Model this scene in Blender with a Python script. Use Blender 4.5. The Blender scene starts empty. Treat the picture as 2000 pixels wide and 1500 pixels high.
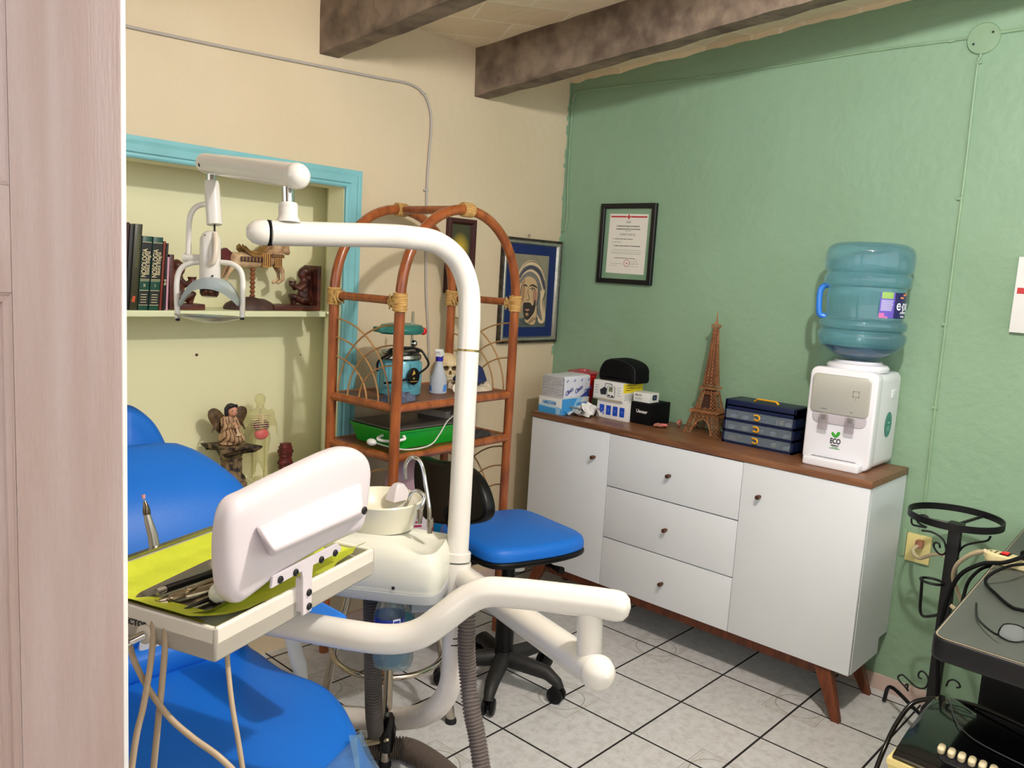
import bpy, bmesh, math, random
from mathutils import Matrix, Vector, Euler, noise as mnoise
random.seed(7)
PI = math.pi
S = bpy.context.scene
COL = S.collection

# ---------------------------------------------------------------- camera
FPX = 1604.6                      # focal length in pixels of the 2000 px wide frame
YAW, PITCH, ROLL = 0.82905, -0.13499, 0.05944
CAM = Vector((0, 0, 1.5))
_f = Vector((math.sin(YAW)*math.cos(PITCH), math.cos(YAW)*math.cos(PITCH), math.sin(PITCH)))
_r = Vector((math.cos(YAW), -math.sin(YAW), 0))
_u = _r.cross(_f)
R_ = _r*math.cos(ROLL) + _u*math.sin(ROLL)
U_ = -_r*math.sin(ROLL) + _u*math.cos(ROLL)
cd = bpy.data.cameras.new('camera'); cam = bpy.data.objects.new('camera', cd); COL.objects.link(cam)
cam.matrix_world = Matrix(((R_.x, U_.x, -_f.x, CAM.x), (R_.y, U_.y, -_f.y, CAM.y), (R_.z, U_.z, -_f.z, CAM.z), (0, 0, 0, 1)))
cd.sensor_width = 36; cd.lens = 36*FPX/2000; cd.clip_start = 0.05
S.camera = cam

# ---------------------------------------------------------------- light and exposure
S.view_settings.view_transform = 'Standard'; S.view_settings.look = 'None'
S.view_settings.gamma = 1; S.view_settings.use_curve_mapping = False
S.view_settings.exposure = 0.52
w = bpy.data.worlds.new('world'); S.world = w; w.use_nodes = True
bg = w.node_tree.nodes['Background']; bg.inputs[0].default_value = (0.93, 0.965, 1.0, 1); bg.inputs[1].default_value = 1.75
def lamp(name, kind, loc, energy, col, size):
    d = bpy.data.lights.new(name, kind); d.energy = energy; d.color = col
    if kind == 'POINT': d.shadow_soft_size = size
    else: d.size = size
    o = bpy.data.objects.new(name, d); o.location = loc; COL.objects.link(o); return o
lamp('ceiling_bulb_light', 'POINT', (1.484, 0.414, 2.40), 64, (1.0, 0.97, 0.955), 0.035)

# ---------------------------------------------------------------- positions
def ray(px, py):
    return _f + R_*((px-1000)/FPX) - U_*((py-750)/FPX)
def P(px, py, ax, val):           # the point of the plane axis=val seen at that place of the photograph
    d = ray(px, py); t = (val-CAM[ax])/d[ax]; return CAM + d*t
def DP(px, py, dep):
    return CAM + ray(px, py)*dep
def FR(loc, rz=0.0, rx=0.0, ry=0.0):
    return Matrix.Translation(Vector(loc)) @ Euler((rx, ry, rz), 'XYZ').to_matrix().to_4x4()
def basis(o, x, y, z):
    return Matrix(((x[0], y[0], z[0], o[0]), (x[1], y[1], z[1], o[1]), (x[2], y[2], z[2], o[2]), (0, 0, 0, 1)))
I4 = Matrix.Identity(4)

# ---------------------------------------------------------------- materials
MATS = {}
def srgb(c):
    return tuple(((v/255)/12.92 if v/255 <= .04045 else ((v/255+.055)/1.055)**2.4) for v in c)
def mat(name, rgb, rough=.5, metal=0, var=0, vscale=8, bump=0, bscale=60, trans=0, ior=1.45, alpha=1, coat=0, rgb2=None, stretch=(1, 1, 1), spec=.5, emis=0, detail=3, contrast=0):
    if name in MATS: return MATS[name]
    m = bpy.data.materials.new(name); m.use_nodes = True; nt = m.node_tree; N = nt.nodes; L = nt.links
    b = N['Principled BSDF']
    c = srgb(rgb); b.inputs['Base Color'].default_value = (*c, 1)
    b.inputs['Roughness'].default_value = rough; b.inputs['Metallic'].default_value = metal
    b.inputs['Transmission Weight'].default_value = trans; b.inputs['IOR'].default_value = ior
    b.inputs['Alpha'].default_value = alpha; b.inputs['Coat Weight'].default_value = coat
    b.inputs['Specular IOR Level'].default_value = spec
    tc = None
    if var or bump or rgb2:
        tc = N.new('ShaderNodeTexCoord'); mp = N.new('ShaderNodeMapping'); mp.inputs['Scale'].default_value = stretch
        L.new(tc.outputs['Object'], mp.inputs[0])
    if var or rgb2:
        n = N.new('ShaderNodeTexNoise'); n.inputs['Scale'].default_value = vscale; n.inputs['Detail'].default_value = detail
        L.new(mp.outputs[0], n.inputs[0])
        r = N.new('ShaderNodeValToRGB'); L.new(n.outputs[0], r.inputs[0])
        c2 = srgb(rgb2) if rgb2 else tuple(x*(1-var) for x in c)
        r.color_ramp.elements[0].position = .35+contrast; r.color_ramp.elements[1].position = .65-contrast
        r.color_ramp.elements[0].color = (*c2, 1); r.color_ramp.elements[1].color = (*c, 1)
        L.new(r.outputs[0], b.inputs['Base Color'])
    if bump:
        n2 = N.new('ShaderNodeTexNoise'); n2.inputs['Scale'].default_value = bscale; n2.inputs['Detail'].default_value = 4
        L.new(mp.outputs[0], n2.inputs[0])
        bp = N.new('ShaderNodeBump'); bp.inputs['Strength'].default_value = min(1, bump); bp.inputs['Distance'].default_value = .004
        L.new(n2.outputs[0], bp.inputs['Height']); L.new(bp.outputs[0], b.inputs['Normal'])
    MATS[name] = m; return m

# ---------------------------------------------------------------- mesh builder
def spl(pts, n=8, closed=False):
    pts = [Vector(p) for p in pts]; out = []
    m = len(pts)
    rng = range(m if closed else m-1)
    for i in rng:
        p1 = pts[i]; p2 = pts[(i+1) % m]
        p0 = pts[i-1] if (closed or i > 0) else p1*2-p2
        p3 = pts[(i+2) % m] if (closed or i+2 < m) else p2*2-p1
        for k in range(n):
            t = k/n
            out.append(.5*((2*p1)+(p2-p0)*t+(2*p0-5*p1+4*p2-p3)*t*t+(3*p1-p0-3*p2+p3)*t**3))
    if not closed: out.append(pts[-1])
    return out
def rrect(w, h, r, n=6, cx=0, cy=0):
    o = []
    for sx, sy, a0 in ((1, -1, -90), (1, 1, 0), (-1, 1, 90), (-1, -1, 180)):
        for k in range(n+1):
            a = math.radians(a0+90*k/n)
            o.append((cx+sx*(w/2-r)+r*math.cos(a), cy+sy*(h/2-r)+r*math.sin(a)))
    return o
def inset(poly, d):
    n = len(poly); out = []
    for i in range(n):
        a = Vector(poly[i-1]); b = Vector(poly[i]); c = Vector(poly[(i+1) % n])
        e1 = (b-a); e2 = (c-b)
        if e1.length < 1e-9: e1 = e2
        if e2.length < 1e-9: e2 = e1
        e1 = e1.normalized(); e2 = e2.normalized()
        n1 = Vector((-e1.y, e1.x)); n2 = Vector((-e2.y, e2.x)); nn = (n1+n2)
        if nn.length < 1e-6: nn = n1
        nn.normalize(); k = 1/max(.5, nn.dot(n1))
        out.append(tuple(b+nn*d*k))
    return out
class MB:
    def __init__(s, fr=I4):
        s.bm = bmesh.new(); s.fr = fr; s.mi = 0
    def v(s, p): return s.bm.verts.new(s.fr @ Vector(p))
    def f(s, vs):
        try:
            fc = s.bm.faces.new(vs); fc.material_index = s.mi; return fc
        except ValueError: return None
    def box(s, a, b, bev=0, seg=2, rot=None):
        a = Vector(a); b = Vector(b); c = (a+b)/2; h = (b-a)/2
        if rot is None: rot = I4
        old = len(s.bm.verts)
        vs = []
        for x in (-1, 1):
            for y in (-1, 1):
                for z in (-1, 1):
                    q = rot.to_3x3() @ Vector((x*h.x, y*h.y, z*h.z)); vs.append(s.v(c+q))
        fs = [s.f([vs[i] for i in q]) for q in ((0, 1, 3, 2), (4, 6, 7, 5), (0, 4, 5, 1), (2, 3, 7, 6), (0, 2, 6, 4), (1, 5, 7, 3))]
        if bev:
            es = set(e for f_ in fs for e in f_.edges)
            r = bmesh.ops.bevel(s.bm, geom=list(es), offset=bev, segments=seg, profile=.6, affect='EDGES')
            for f_ in r['faces']: f_.material_index = s.mi
        return s
    def ring(s, pts): return [s.v(p) for p in pts]
    def bridge(s, a, b):
        n = len(a)
        for i in range(n): s.f([a[i], a[(i+1) % n], b[(i+1) % n], b[i]])
    def loft(s, rings, cap=True):
        R = [s.ring(r) for r in rings]
        for a, b in zip(R, R[1:]): s.bridge(a, b)
        if cap: s.f(list(reversed(R[0]))); s.f(R[-1])
        return R
    def tube(s, pts, r, seg=12, closed=False, cap=True, flat=None):
        pts = [Vector(p) for p in pts]; n = len(pts)
        rr = r if isinstance(r, (list, tuple)) else [r]*n
        T = []
        for i in range(n):
            a = pts[i-1] if (i > 0 or closed) else pts[0]; b = pts[(i+1) % n] if (i < n-1 or closed) else pts[-1]
            T.append((b-a).normalized())
        up = Vector((0, 0, 1)) if abs(T[0].z) < .9 else Vector((1, 0, 0))
        nx = T[0].cross(up).normalized(); R = []
        for i in range(n):
            nx = (nx - T[i]*nx.dot(T[i])).normalized(); ny = T[i].cross(nx)
            R.append([pts[i]+(nx*math.cos(2*PI*k/seg)*(1 if not flat else flat)+ny*math.sin(2*PI*k/seg))*rr[i] for k in range(seg)])
        V = [s.ring(q) for q in R]
        for a, b in zip(V, V[1:]): s.bridge(a, b)
        if closed: s.bridge(V[-1], V[0])
        elif cap: s.f(list(reversed(V[0]))); s.f(V[-1])
        return s
    def cyl(s, p0, p1, r0, r1=None, seg=20):
        return s.tube([p0, p1], [r0, r0 if r1 is None else r1], seg)
    def lathe(s, prof, o=(0, 0, 0), seg=28, axis=None, cap=True, sx=1, sy=1):
        m = Matrix.Translation(Vector(o))
        if axis is not None: m = m @ Vector((0, 0, 1)).rotation_difference(Vector(axis)).to_matrix().to_4x4()
        R = [[m @ Vector((r*sx*math.cos(2*PI*k/seg), r*sy*math.sin(2*PI*k/seg), z)) for k in range(seg)] for r, z in prof]
        s.loft(R, cap); return s
    def ball(s, c, r, sc=(1, 1, 1), seg=16, rot=None):
        c = Vector(c); R = []
        m = rot.to_3x3() if rot is not None else Matrix.Identity(3)
        n = seg//2
        for i in range(1, n):
            a = PI*i/n
            R.append([c+m @ Vector((r*sc[0]*math.sin(a)*math.cos(2*PI*k/seg), r*sc[1]*math.sin(a)*math.sin(2*PI*k/seg), -r*sc[2]*math.cos(a))) for k in range(seg)])
        V = [s.ring(q) for q in R]
        for a, b in zip(V, V[1:]): s.bridge(a, b)
        lo = s.v(c+m @ Vector((0, 0, -r*sc[2]))); hi = s.v(c+m @ Vector((0, 0, r*sc[2])))
        for k in range(seg):
            s.f([V[0][(k+1) % seg], V[0][k], lo]); s.f([V[-1][k], V[-1][(k+1) % seg], hi])
        return s
    def limb(s, a, b, ra, rb, seg=12):
        s.cyl(a, b, ra, rb, seg); s.ball(a, ra, seg=seg); s.ball(b, rb, seg=seg); return s
    def prism(s, poly, z0, z1, m=None):
        m = m or I4
        a = s.ring([m @ Vector((p[0], p[1], z0)) for p in poly]); b = s.ring([m @ Vector((p[0], p[1], z1)) for p in poly])
        s.bridge(a, b); s.f(list(reversed(a))); s.f(b); return s
    def pad(s, poly, z0, z1, r, dome=0, m=None, n=4, rb=None, dn=4):
        # closed outline, rounded over both rims and slightly domed on top
        m = m or I4; rb = r if rb is None else rb; rings = []
        for k in range(n+1):
            a = PI/2*k/n
            rings.append(([tuple(q) for q in inset(poly, rb*(1-math.sin(a)))], z0+rb*(1-math.cos(a))))
        for k in range(n+1):
            a = PI/2*k/n
            rings.append((inset(poly, r*(1-math.cos(a))), z1-r+r*math.sin(a)))
        top = rings[-1][0]; cx = sum(p[0] for p in top)/len(top); cy = sum(p[1] for p in top)/len(top)
        if dome:
            for k in range(1, dn):
                t = 1-k/dn
                rings.append(([(cx+(p[0]-cx)*t, cy+(p[1]-cy)*t) for p in top], z1+dome*(1-t*t)))
        V = [s.ring([m @ Vector((p[0], p[1], z)) for p in q]) for q, z in rings]
        for a, b in zip(V, V[1:]): s.bridge(a, b)
        s.f(list(reversed(V[0])))
        if dome:
            c = s.v(m @ Vector((cx, cy, z1+dome)))
            for i in range(len(V[-1])): s.f([V[-1][i], V[-1][(i+1) % len(V[-1])], c])
        else: s.f(V[-1])
        return s
    def quad(s, a, b, c, d): s.f([s.v(a), s.v(b), s.v(c), s.v(d)]); return s
    def jit(s, amp, freq=20):
        for v_ in s.bm.verts:
            n = mnoise.noise_vector(v_.co*freq); v_.co += n*amp
        return s
    def fuse(s, vox=.003, smooth=2):
        me = bpy.data.meshes.new('t'); s.bm.normal_update(); s.bm.to_mesh(me); o = bpy.data.objects.new('t', me); COL.objects.link(o)
        md = o.modifiers.new('r', 'REMESH'); md.mode = 'VOXEL'; md.voxel_size = vox
        if smooth:
            sm = o.modifiers.new('s', 'SMOOTH'); sm.iterations = smooth; sm.factor = .6
        dg = bpy.context.evaluated_depsgraph_get(); e = o.evaluated_get(dg); m2 = bpy.data.meshes.new_from_object(e)
        s.bm.free(); s.bm = bmesh.new(); s.bm.from_mesh(m2)
        bpy.data.objects.remove(o); bpy.data.meshes.remove(me); bpy.data.meshes.remove(m2)
        return s
    def paint(s, fn):                      # material index by the place of each face, in the builder's own frame
        inv = s.fr.inverted()
        for f_ in s.bm.faces: f_.material_index = fn(inv @ f_.calc_center_median(), f_)
        return s
WM = {}
def children_setup(o, W): WM[o.name] = W
def tag(o, label=None, cat=None, group=None, kind=None):
    if label: o['label'] = label
    if cat: o['category'] = cat
    if group: o['group'] = group
    if kind: o['kind'] = kind
    return o
def thing(name, label, cat, loc=(0, 0, 0), rz=0, group=None):
    o = bpy.data.objects.new(name, None); o.empty_display_size = .05; COL.objects.link(o)
    o.location = loc; o.rotation_euler = (0, 0, rz); WM[o.name] = FR(loc, rz)
    return tag(o, label, cat, group)
def build(mb, name, mats, parent=None, ang=38, label=None, cat=None, group=None, kind=None, smooth=True, bevel=0):
    if not isinstance(mats, (list, tuple)): mats = [mats]
    bm = mb.bm
    bmesh.ops.recalc_face_normals(bm, faces=bm.faces[:])
    if parent is None:
        xs = [v_.co for v_ in bm.verts]
        lo = [min(c[i] for c in xs) for i in range(3)]; hi = [max(c[i] for c in xs) for i in range(3)]
        W = Matrix.Translation(((lo[0]+hi[0])/2, (lo[1]+hi[1])/2, lo[2]))
    else: W = WM[parent.name]
    bm.transform(W.inverted())
    me = bpy.data.meshes.new(name); bm.to_mesh(me); bm.free()
    for m in mats: me.materials.append(m)
    if smooth:
        for p in me.polygons: p.use_smooth = True
        me.set_sharp_from_angle(angle=math.radians(ang))
    o = bpy.data.objects.new(name, me); COL.objects.link(o); WM[o.name] = W
    if parent is not None: o.parent = parent
    else: o.matrix_world = W
    if bevel:
        b = o.modifiers.new('bevel', 'BEVEL'); b.width = bevel; b.segments = 2; b.limit_method = 'ANGLE'
    return tag(o, label, cat, group, kind)
def struct(mb, name, mats, **k): return build(mb, name, mats, kind='structure', **k)
_tc = {}
def text_into(mb, s, size, m, align='CENTER', ext=.0003, sx=1, bold=0, shear=0, space=1):
    # lettering lying in the XY plane of m (x along the line, z out of the surface)
    key = (s, round(size, 5), align, ext, bold, shear, space)
    if key not in _tc:
        c = bpy.data.curves.new('t', 'FONT'); c.body = s; c.size = size; c.align_x = align; c.align_y = 'CENTER'; c.extrude = ext; c.offset = bold; c.shear = shear; c.space_character = space
        o = bpy.data.objects.new('t', c); COL.objects.link(o)
        dg = bpy.context.evaluated_depsgraph_get(); me = bpy.data.meshes.new_from_object(o.evaluated_get(dg))
        _tc[key] = ([v_.co.copy() for v_ in me.vertices], [list(p.vertices) for p in me.polygons])
        bpy.data.objects.remove(o); bpy.data.curves.remove(c); bpy.data.meshes.remove(me)
    vs, fs = _tc[key]
    V = [mb.v(m @ Vector((p.x*sx, p.y, p.z))) for p in vs]
    for q in fs: mb.f([V[i] for i in q])
    return mb
FACE = Euler((PI/2, 0, 0)).to_matrix().to_4x4()      # turns a lying pattern upright, facing local -Y
def up_m(x, y, z, rz=0, roll=0): return Matrix.Translation((x, y, z)) @ Euler((0, 0, rz)).to_matrix().to_4x4() @ FACE @ Euler((0, 0, roll)).to_matrix().to_4x4()
GR = -PI/2                                          # facing of things that stand against the green wall
# ================================================================ the room
XG, YC = 3.2, 2.66
def nmath(nt, op, a, b=None, c=None):
    n = nt.nodes.new('ShaderNodeMath'); n.operation = op
    for i, x in enumerate((a, b, c)):
        if x is None: continue
        if isinstance(x, (int, float)): n.inputs[i].default_value = x
        else: nt.links.new(x, n.inputs[i])
    return n.outputs[0]
def wall_mat(name, rgb, rgb2, bump=.5, spots=None):
    m = bpy.data.materials.new(name); m.use_nodes = True; nt = m.node_tree; N = nt.nodes; L = nt.links; b = N['Principled BSDF']
    g = N.new('ShaderNodeNewGeometry')
    n = N.new('ShaderNodeTexNoise'); n.inputs['Scale'].default_value = 1.6; n.inputs['Detail'].default_value = 5; L.new(g.outputs['Position'], n.inputs[0])
    r = N.new('ShaderNodeValToRGB'); L.new(n.outputs[0], r.inputs[0])
    r.color_ramp.elements[0].position = .3; r.color_ramp.elements[1].position = .7
    r.color_ramp.elements[0].color = (*srgb(rgb2), 1); r.color_ramp.elements[1].color = (*srgb(rgb), 1)
    L.new(r.outputs[0], b.inputs['Base Color']); b.inputs['Roughness'].default_value = .55; b.inputs['Specular IOR Level'].default_value = .35
    n2 = N.new('ShaderNodeTexNoise'); n2.inputs['Scale'].default_value = 26; n2.inputs['Detail'].default_value = 6; L.new(g.outputs['Position'], n2.inputs[0])
    n3 = N.new('ShaderNodeTexNoise'); n3.inputs['Scale'].default_value = 5; n3.inputs['Detail'].default_value = 3; L.new(g.outputs['Position'], n3.inputs[0])
    h = nmath(nt, 'ADD', n2.outputs[0], nmath(nt, 'MULTIPLY', n3.outputs[0], 1.6))
    bp = N.new('ShaderNodeBump'); bp.inputs['Strength'].default_value = bump; bp.inputs['Distance'].default_value = .006
    L.new(h, bp.inputs['Height']); L.new(bp.outputs[0], b.inputs['Normal'])
    MATS[name] = m; return m
M_cream = wall_mat('cream_plaster', (215, 198, 168), (207, 189, 156))
M_green = wall_mat('green_plaster', (142, 173, 144), (135, 164, 134), .6)
M_lime = wall_mat('lime_plaster', (232, 229, 190), (228, 225, 184), .25)
M_ceil = wall_mat('ceiling_plaster', (240, 222, 190), (226, 204, 170), .9)
def ceiling_mat():
    m = M_ceil; nt = m.node_tree; N = nt.nodes; L = nt.links; b = N['Principled BSDF']
    g = N.new('ShaderNodeNewGeometry'); br = N.new('ShaderNodeTexBrick')
    mp = N.new('ShaderNodeMapping'); mp.inputs['Rotation'].default_value = (0, 0, .5); L.new(g.outputs['Position'], mp.inputs[0]); L.new(mp.outputs[0], br.inputs[0])
    br.inputs['Scale'].default_value = 1; br.inputs['Brick Width'].default_value = .34; br.inputs['Row Height'].default_value = .19; br.inputs['Mortar Size'].default_value = .004
    br.inputs['Color1'].default_value = (*srgb((246, 230, 200)), 1); br.inputs['Color2'].default_value = (*srgb((234, 214, 182)), 1); br.inputs['Mortar'].default_value = (*srgb((250, 240, 218)), 1)
    L.new(br.outputs[0], b.inputs['Base Color'])
ceiling_mat()
def tile_mat():
    m = bpy.data.materials.new('floor_tile'); m.use_nodes = True; nt = m.node_tree; N = nt.nodes; L = nt.links; b = N['Principled BSDF']
    g = N.new('ShaderNodeNewGeometry'); sp = N.new('ShaderNodeSeparateXYZ'); L.new(g.outputs['Position'], sp.inputs[0])
    T = .307
    def cell(o, off, per):   # signed distance to the nearest multiple of per
        a = nmath(nt, 'SUBTRACT', o, off); q = nmath(nt, 'DIVIDE', a, per)
        fr = nmath(nt, 'SUBTRACT', q, nmath(nt, 'ROUND', q)); return nmath(nt, 'MULTIPLY', fr, per)
    x, y = sp.outputs[0], sp.outputs[1]
    gx = nmath(nt, 'ABSOLUTE', cell(x, 2.211, T)); gy = nmath(nt, 'ABSOLUTE', cell(y, 1.694, T))
    gd = nmath(nt, 'MINIMUM', gx, gy)
    grout = nmath(nt, 'LESS_THAN', gd, .0038)
    # embossed motif on every second corner
    mx = cell(x, 2.211, 2*T); my = cell(y, 1.694, 2*T)
    rad = nmath(nt, 'SQRT', nmath(nt, 'ADD', nmath(nt, 'MULTIPLY', mx, mx), nmath(nt, 'MULTIPLY', my, my)))
    def line(v, at, w_): return nmath(nt, 'LESS_THAN', nmath(nt, 'ABSOLUTE', nmath(nt, 'SUBTRACT', v, at)), w_)
    c1 = line(rad, .082, .0022); sq = nmath(nt, 'MAXIMUM', nmath(nt, 'ABSOLUTE', mx), nmath(nt, 'ABSOLUTE', my))
    c2 = line(sq, .098, .0016); c4 = line(sq, .089, .001)
    pat = nmath(nt, 'MINIMUM', nmath(nt, 'ADD', nmath(nt, 'ADD', c1, c2), c4), 1)
    # faint diagonal veining joints across each tile
    d1 = line(nmath(nt, 'ABSOLUTE', cell(nmath(nt, 'ADD', x, y), 2.211+1.694, T)), 0, .0011)
    n = N.new('ShaderNodeTexNoise'); n.inputs['Scale'].default_value = 30; n.inputs['Detail'].default_value = 9; n.inputs['Roughness'].default_value = .75; L.new(g.outputs['Position'], n.inputs[0])
    n0 = N.new('ShaderNodeTexNoise'); n0.inputs['Scale'].default_value = 3; L.new(g.outputs['Position'], n0.inputs[0])
    r = N.new('ShaderNodeValToRGB'); L.new(n.outputs[0], r.inputs[0])
    r.color_ramp.elements[0].position = .36; r.color_ramp.elements[1].position = .55
    r.color_ramp.elements[0].color = (*srgb((186, 185, 184)), 1); r.color_ramp.elements[1].color = (*srgb((208, 208, 209)), 1)
    def mix(fac, a, bcol):
        k = N.new('ShaderNodeMix'); k.data_type = 'RGBA'; L.new(fac, k.inputs[0]); L.new(a, k.inputs[6]); k.inputs[7].default_value = (*srgb(bcol), 1); return k.outputs[2]
    col = mix(nmath(nt, 'MULTIPLY', d1, .3), r.outputs[0], (150, 144, 134))
    col = mix(nmath(nt, 'MULTIPLY', pat, .8), col, (150, 143, 130))
    col = mix(grout, col, (22, 18, 17))
    L.new(col, b.inputs['Base Color'])
    rr = N.new('ShaderNodeMix'); L.new(grout, rr.inputs[0]); rr.inputs[2].default_value = .28; rr.inputs[3].default_value = .9; L.new(rr.outputs[0], b.inputs['Roughness'])
    bp = N.new('ShaderNodeBump'); bp.inputs['Strength'].default_value = .35; bp.inputs['Distance'].default_value = .002
    L.new(nmath(nt, 'SUBTRACT', nmath(nt, 'MULTIPLY', n.outputs[0], .3), nmath(nt, 'ADD', grout, pat)), bp.inputs['Height']); L.new(bp.outputs[0], b.inputs['Normal'])
    return m
struct(MB().box((-1.6, -1.6, -.1), (XG, YC, 0)), 'floor', tile_mat(), label='grey marbled ceramic floor tiles with dark grout and round corner motifs')
NX1, NZ0, NZ1 = 1.895, .632, 1.782       # niche opening: right edge, bottom, top
NX0, NYB = .30, 2.90                      # niche opening: left edge, back
wb = MB()
for a, b in (((-1.6, YC, 0), (NX0, YC+.1, 3.0)), ((NX1, YC, 0), (XG+.1, YC+.1, 3.0)), ((NX0, YC, 0), (NX1, YC+.1, NZ0)), ((NX0, YC, NZ1), (NX1, YC+.1, 3.0))): wb.box(a, b)
struct(wb, 'wall_back', M_cream, label='cream plaster back wall with recessed niche')
# the niche: splayed right cheek, back, head and sill
n = MB()
def slab(pts, t):                         # quad pushed back along t
    a = n.ring(pts); b = n.ring([Vector(p)+Vector(t) for p in pts]); n.bridge(a, b); n.f(a); n.f(b)
xb = 1.982
slab([(NX0, NYB, NZ0-.03), (xb+.02, NYB, NZ0-.03), (xb+.02, NYB, NZ1+.06), (NX0, NYB, NZ1+.06)], (0, .04, 0))
slab([(NX1+.002, YC+.1, NZ0-.03), (xb, NYB, NZ0-.03), (xb, NYB, NZ1+.06), (NX1+.002, YC+.1, NZ1+.06)], (.04, .01, 0))
slab([(NX1, YC, NZ0), (NX1, YC+.1, NZ0), (NX1, YC+.1, NZ1), (NX1, YC, NZ1)], (-.0015, 0, 0))
slab([(NX0, YC, NZ1), (NX1, YC, NZ1), (NX1, YC+.1, NZ1), (NX0, YC+.1, NZ1)], (0, 0, -.0015))
slab([(NX0, YC+.09, NZ1+.01), (NX1+.03, YC+.09, NZ1+.01), (xb+.02, NYB, NZ1+.021), (NX0, NYB, NZ1+.021)], (0, 0, .03))
slab([(NX0, YC, NZ0), (NX1, YC, NZ0), (xb, NYB, NZ0), (NX0, NYB, NZ0)], (0, 0, .0015))
slab([(NX0, YC+.1, NZ0-.001), (xb+.02, YC+.1, NZ0-.001), (xb+.02, NYB, NZ0-.001), (NX0, NYB, NZ0-.001)], (0, 0, -.03))
slab([(NX0, YC, NZ0), (NX0, NYB, NZ0), (NX0, NYB, NZ1+.02), (NX0, YC, NZ1)], (-.03, 0, 0))
struct(n, 'wall_niche', M_lime, label='pale lime green recessed wall niche')
# two holes left in the niche back
for i, (px, py, r) in enumerate(((384, 693, .006), (587, 693, .003))):
    q = P(px, py, 1, NYB); h = MB(); h.lathe([(r, 0), (r*.9, .002), (r*.3, .0025)], (q.x, q.y+.0005, q.z), seg=9, axis=(0, -1, 0)); h.jit(.002, 90)
    build(h, 'wall_hole', mat('old_hole', (92, 58, 44), .9), None, label=('larger' if i == 0 else 'smaller')+' chipped brown screw hole in the lime niche wall, '+('left' if i == 0 else 'right')+' one', cat='wall hole')
struct(MB().box((XG, -1.6, 0), (XG+.1, YC+.1, 3.0)), 'wall_right', M_green, label='sage green textured plaster wall')
# unseen low walls added to cut the low fill light; world light enters above
struct(MB().box((-1.7, -1.7, 0), (-1.6, YC+.1, 1.35)), 'wall_blocker_left', M_cream)
struct(MB().box((-1.6, -1.7, 0), (XG+.1, -1.6, 1.35)), 'wall_blocker_front', M_cream)
# ceiling sloping up towards the camera
def cz(y): return 2.44+.08*(YC-y)
c = MB(); a = c.ring([(-1.6, -1.6, cz(-1.6)), (XG+.1, -1.6, cz(-1.6)), (XG+.1, YC+.1, cz(YC+.1)), (-1.6, YC+.1, cz(YC+.1))]); b = c.ring([Vector(v_.co)+Vector((0, 0, .1)) for v_ in a]); c.bridge(a, b); c.f(a); c.f(b)
struct(c, 'ceiling', M_ceil, label='cream plastered slab ceiling between dark beams')
# ragged cream band of ceiling plaster lapping the top of the green wall
rg = MB(); pts_lo = []; pts_hi = []
for i in range(81):
    y = -1.2+i*(YC+1.2)/80; pts_lo.append((XG-.004, y, cz(y)-.012-.014*abs(mnoise.noise(Vector((y*9, 0, 0))))-.008*random.random())); pts_hi.append((XG-.004, y, cz(y)+.01))
for i in range(80):
    a_, b_, c_, d_ = pts_lo[i], pts_lo[i+1], pts_hi[i+1], pts_hi[i]
    f1 = rg.ring([a_, b_, c_, d_]); f2 = rg.ring([(p[0]+.004, p[1], p[2]) for p in (a_, b_, c_, d_)]); rg.bridge(f1, f2); rg.f(f1)
struct(rg, 'trim_2', M_ceil, label='ragged strip of cream plaster along the top of the green wall')
# ragged paint edge in the room corner
rg = MB()
for i in range(60):
    z = 1.1+i*.0225; w_ = .004+.010*abs(mnoise.noise(Vector((0, 0, z*14))))+(.01 if random.random() < .12 else 0)
    rg.box((XG-w_, YC-.0015, z), (XG, YC, z+.0225))
struct(rg, 'trim_3', M_green, label='uneven green paint edge lapping the cream wall in the corner', smooth=False)
M_beam = mat('dark_beam', (140, 122, 104), .75, var=.45, vscale=11, bump=1, bscale=38, rgb2=(96, 80, 68), detail=10)
def bz(y): return 2.242+.097*(YC-y)
for i, x0 in enumerate((-.584, .200, .984, 1.768, 2.552)):
    m = MB(); rings = []; n_ = 44
    for k in range(n_+1):
        y = YC+.01-k*(YC+1.6)/n_; j = lambda s_: random.uniform(-s_, s_)
        x1 = x0+.082
        rings.append([(x0+j(.003), y, bz(y)+j(.003)), (x0+.04, y, bz(y)+j(.002)), (x1+j(.003), y, bz(y)+j(.003)), (x1+j(.004), y, cz(y)-.05), (x1+.006+j(.006), y, cz(y)+.02), (x0-.006+j(.006), y, cz(y)+.02), (x0+j(.004), y, cz(y)-.05)])
    m.loft(rings)
    lab = ('dark weathered ceiling beam nearest the green wall', 'dark weathered ceiling beam second from the green wall')
    struct(m, 'trim_%d' % (4+i), M_beam, ang=25, label=lab[4-i] if i > 2 else None)
# baseboards
M_base = mat('pink_skirting', (208, 184, 172), .4, var=.1)
struct(MB().box((XG-.012, -1.6, 0), (XG, YC, .058), .002), 'baseboard_right', M_base, label='low pinkish tile skirting under the green wall')
struct(MB().box((NX1, YC-.012, 0), (XG-.012, YC, .058), .002), 'baseboard_back', M_base)
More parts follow.
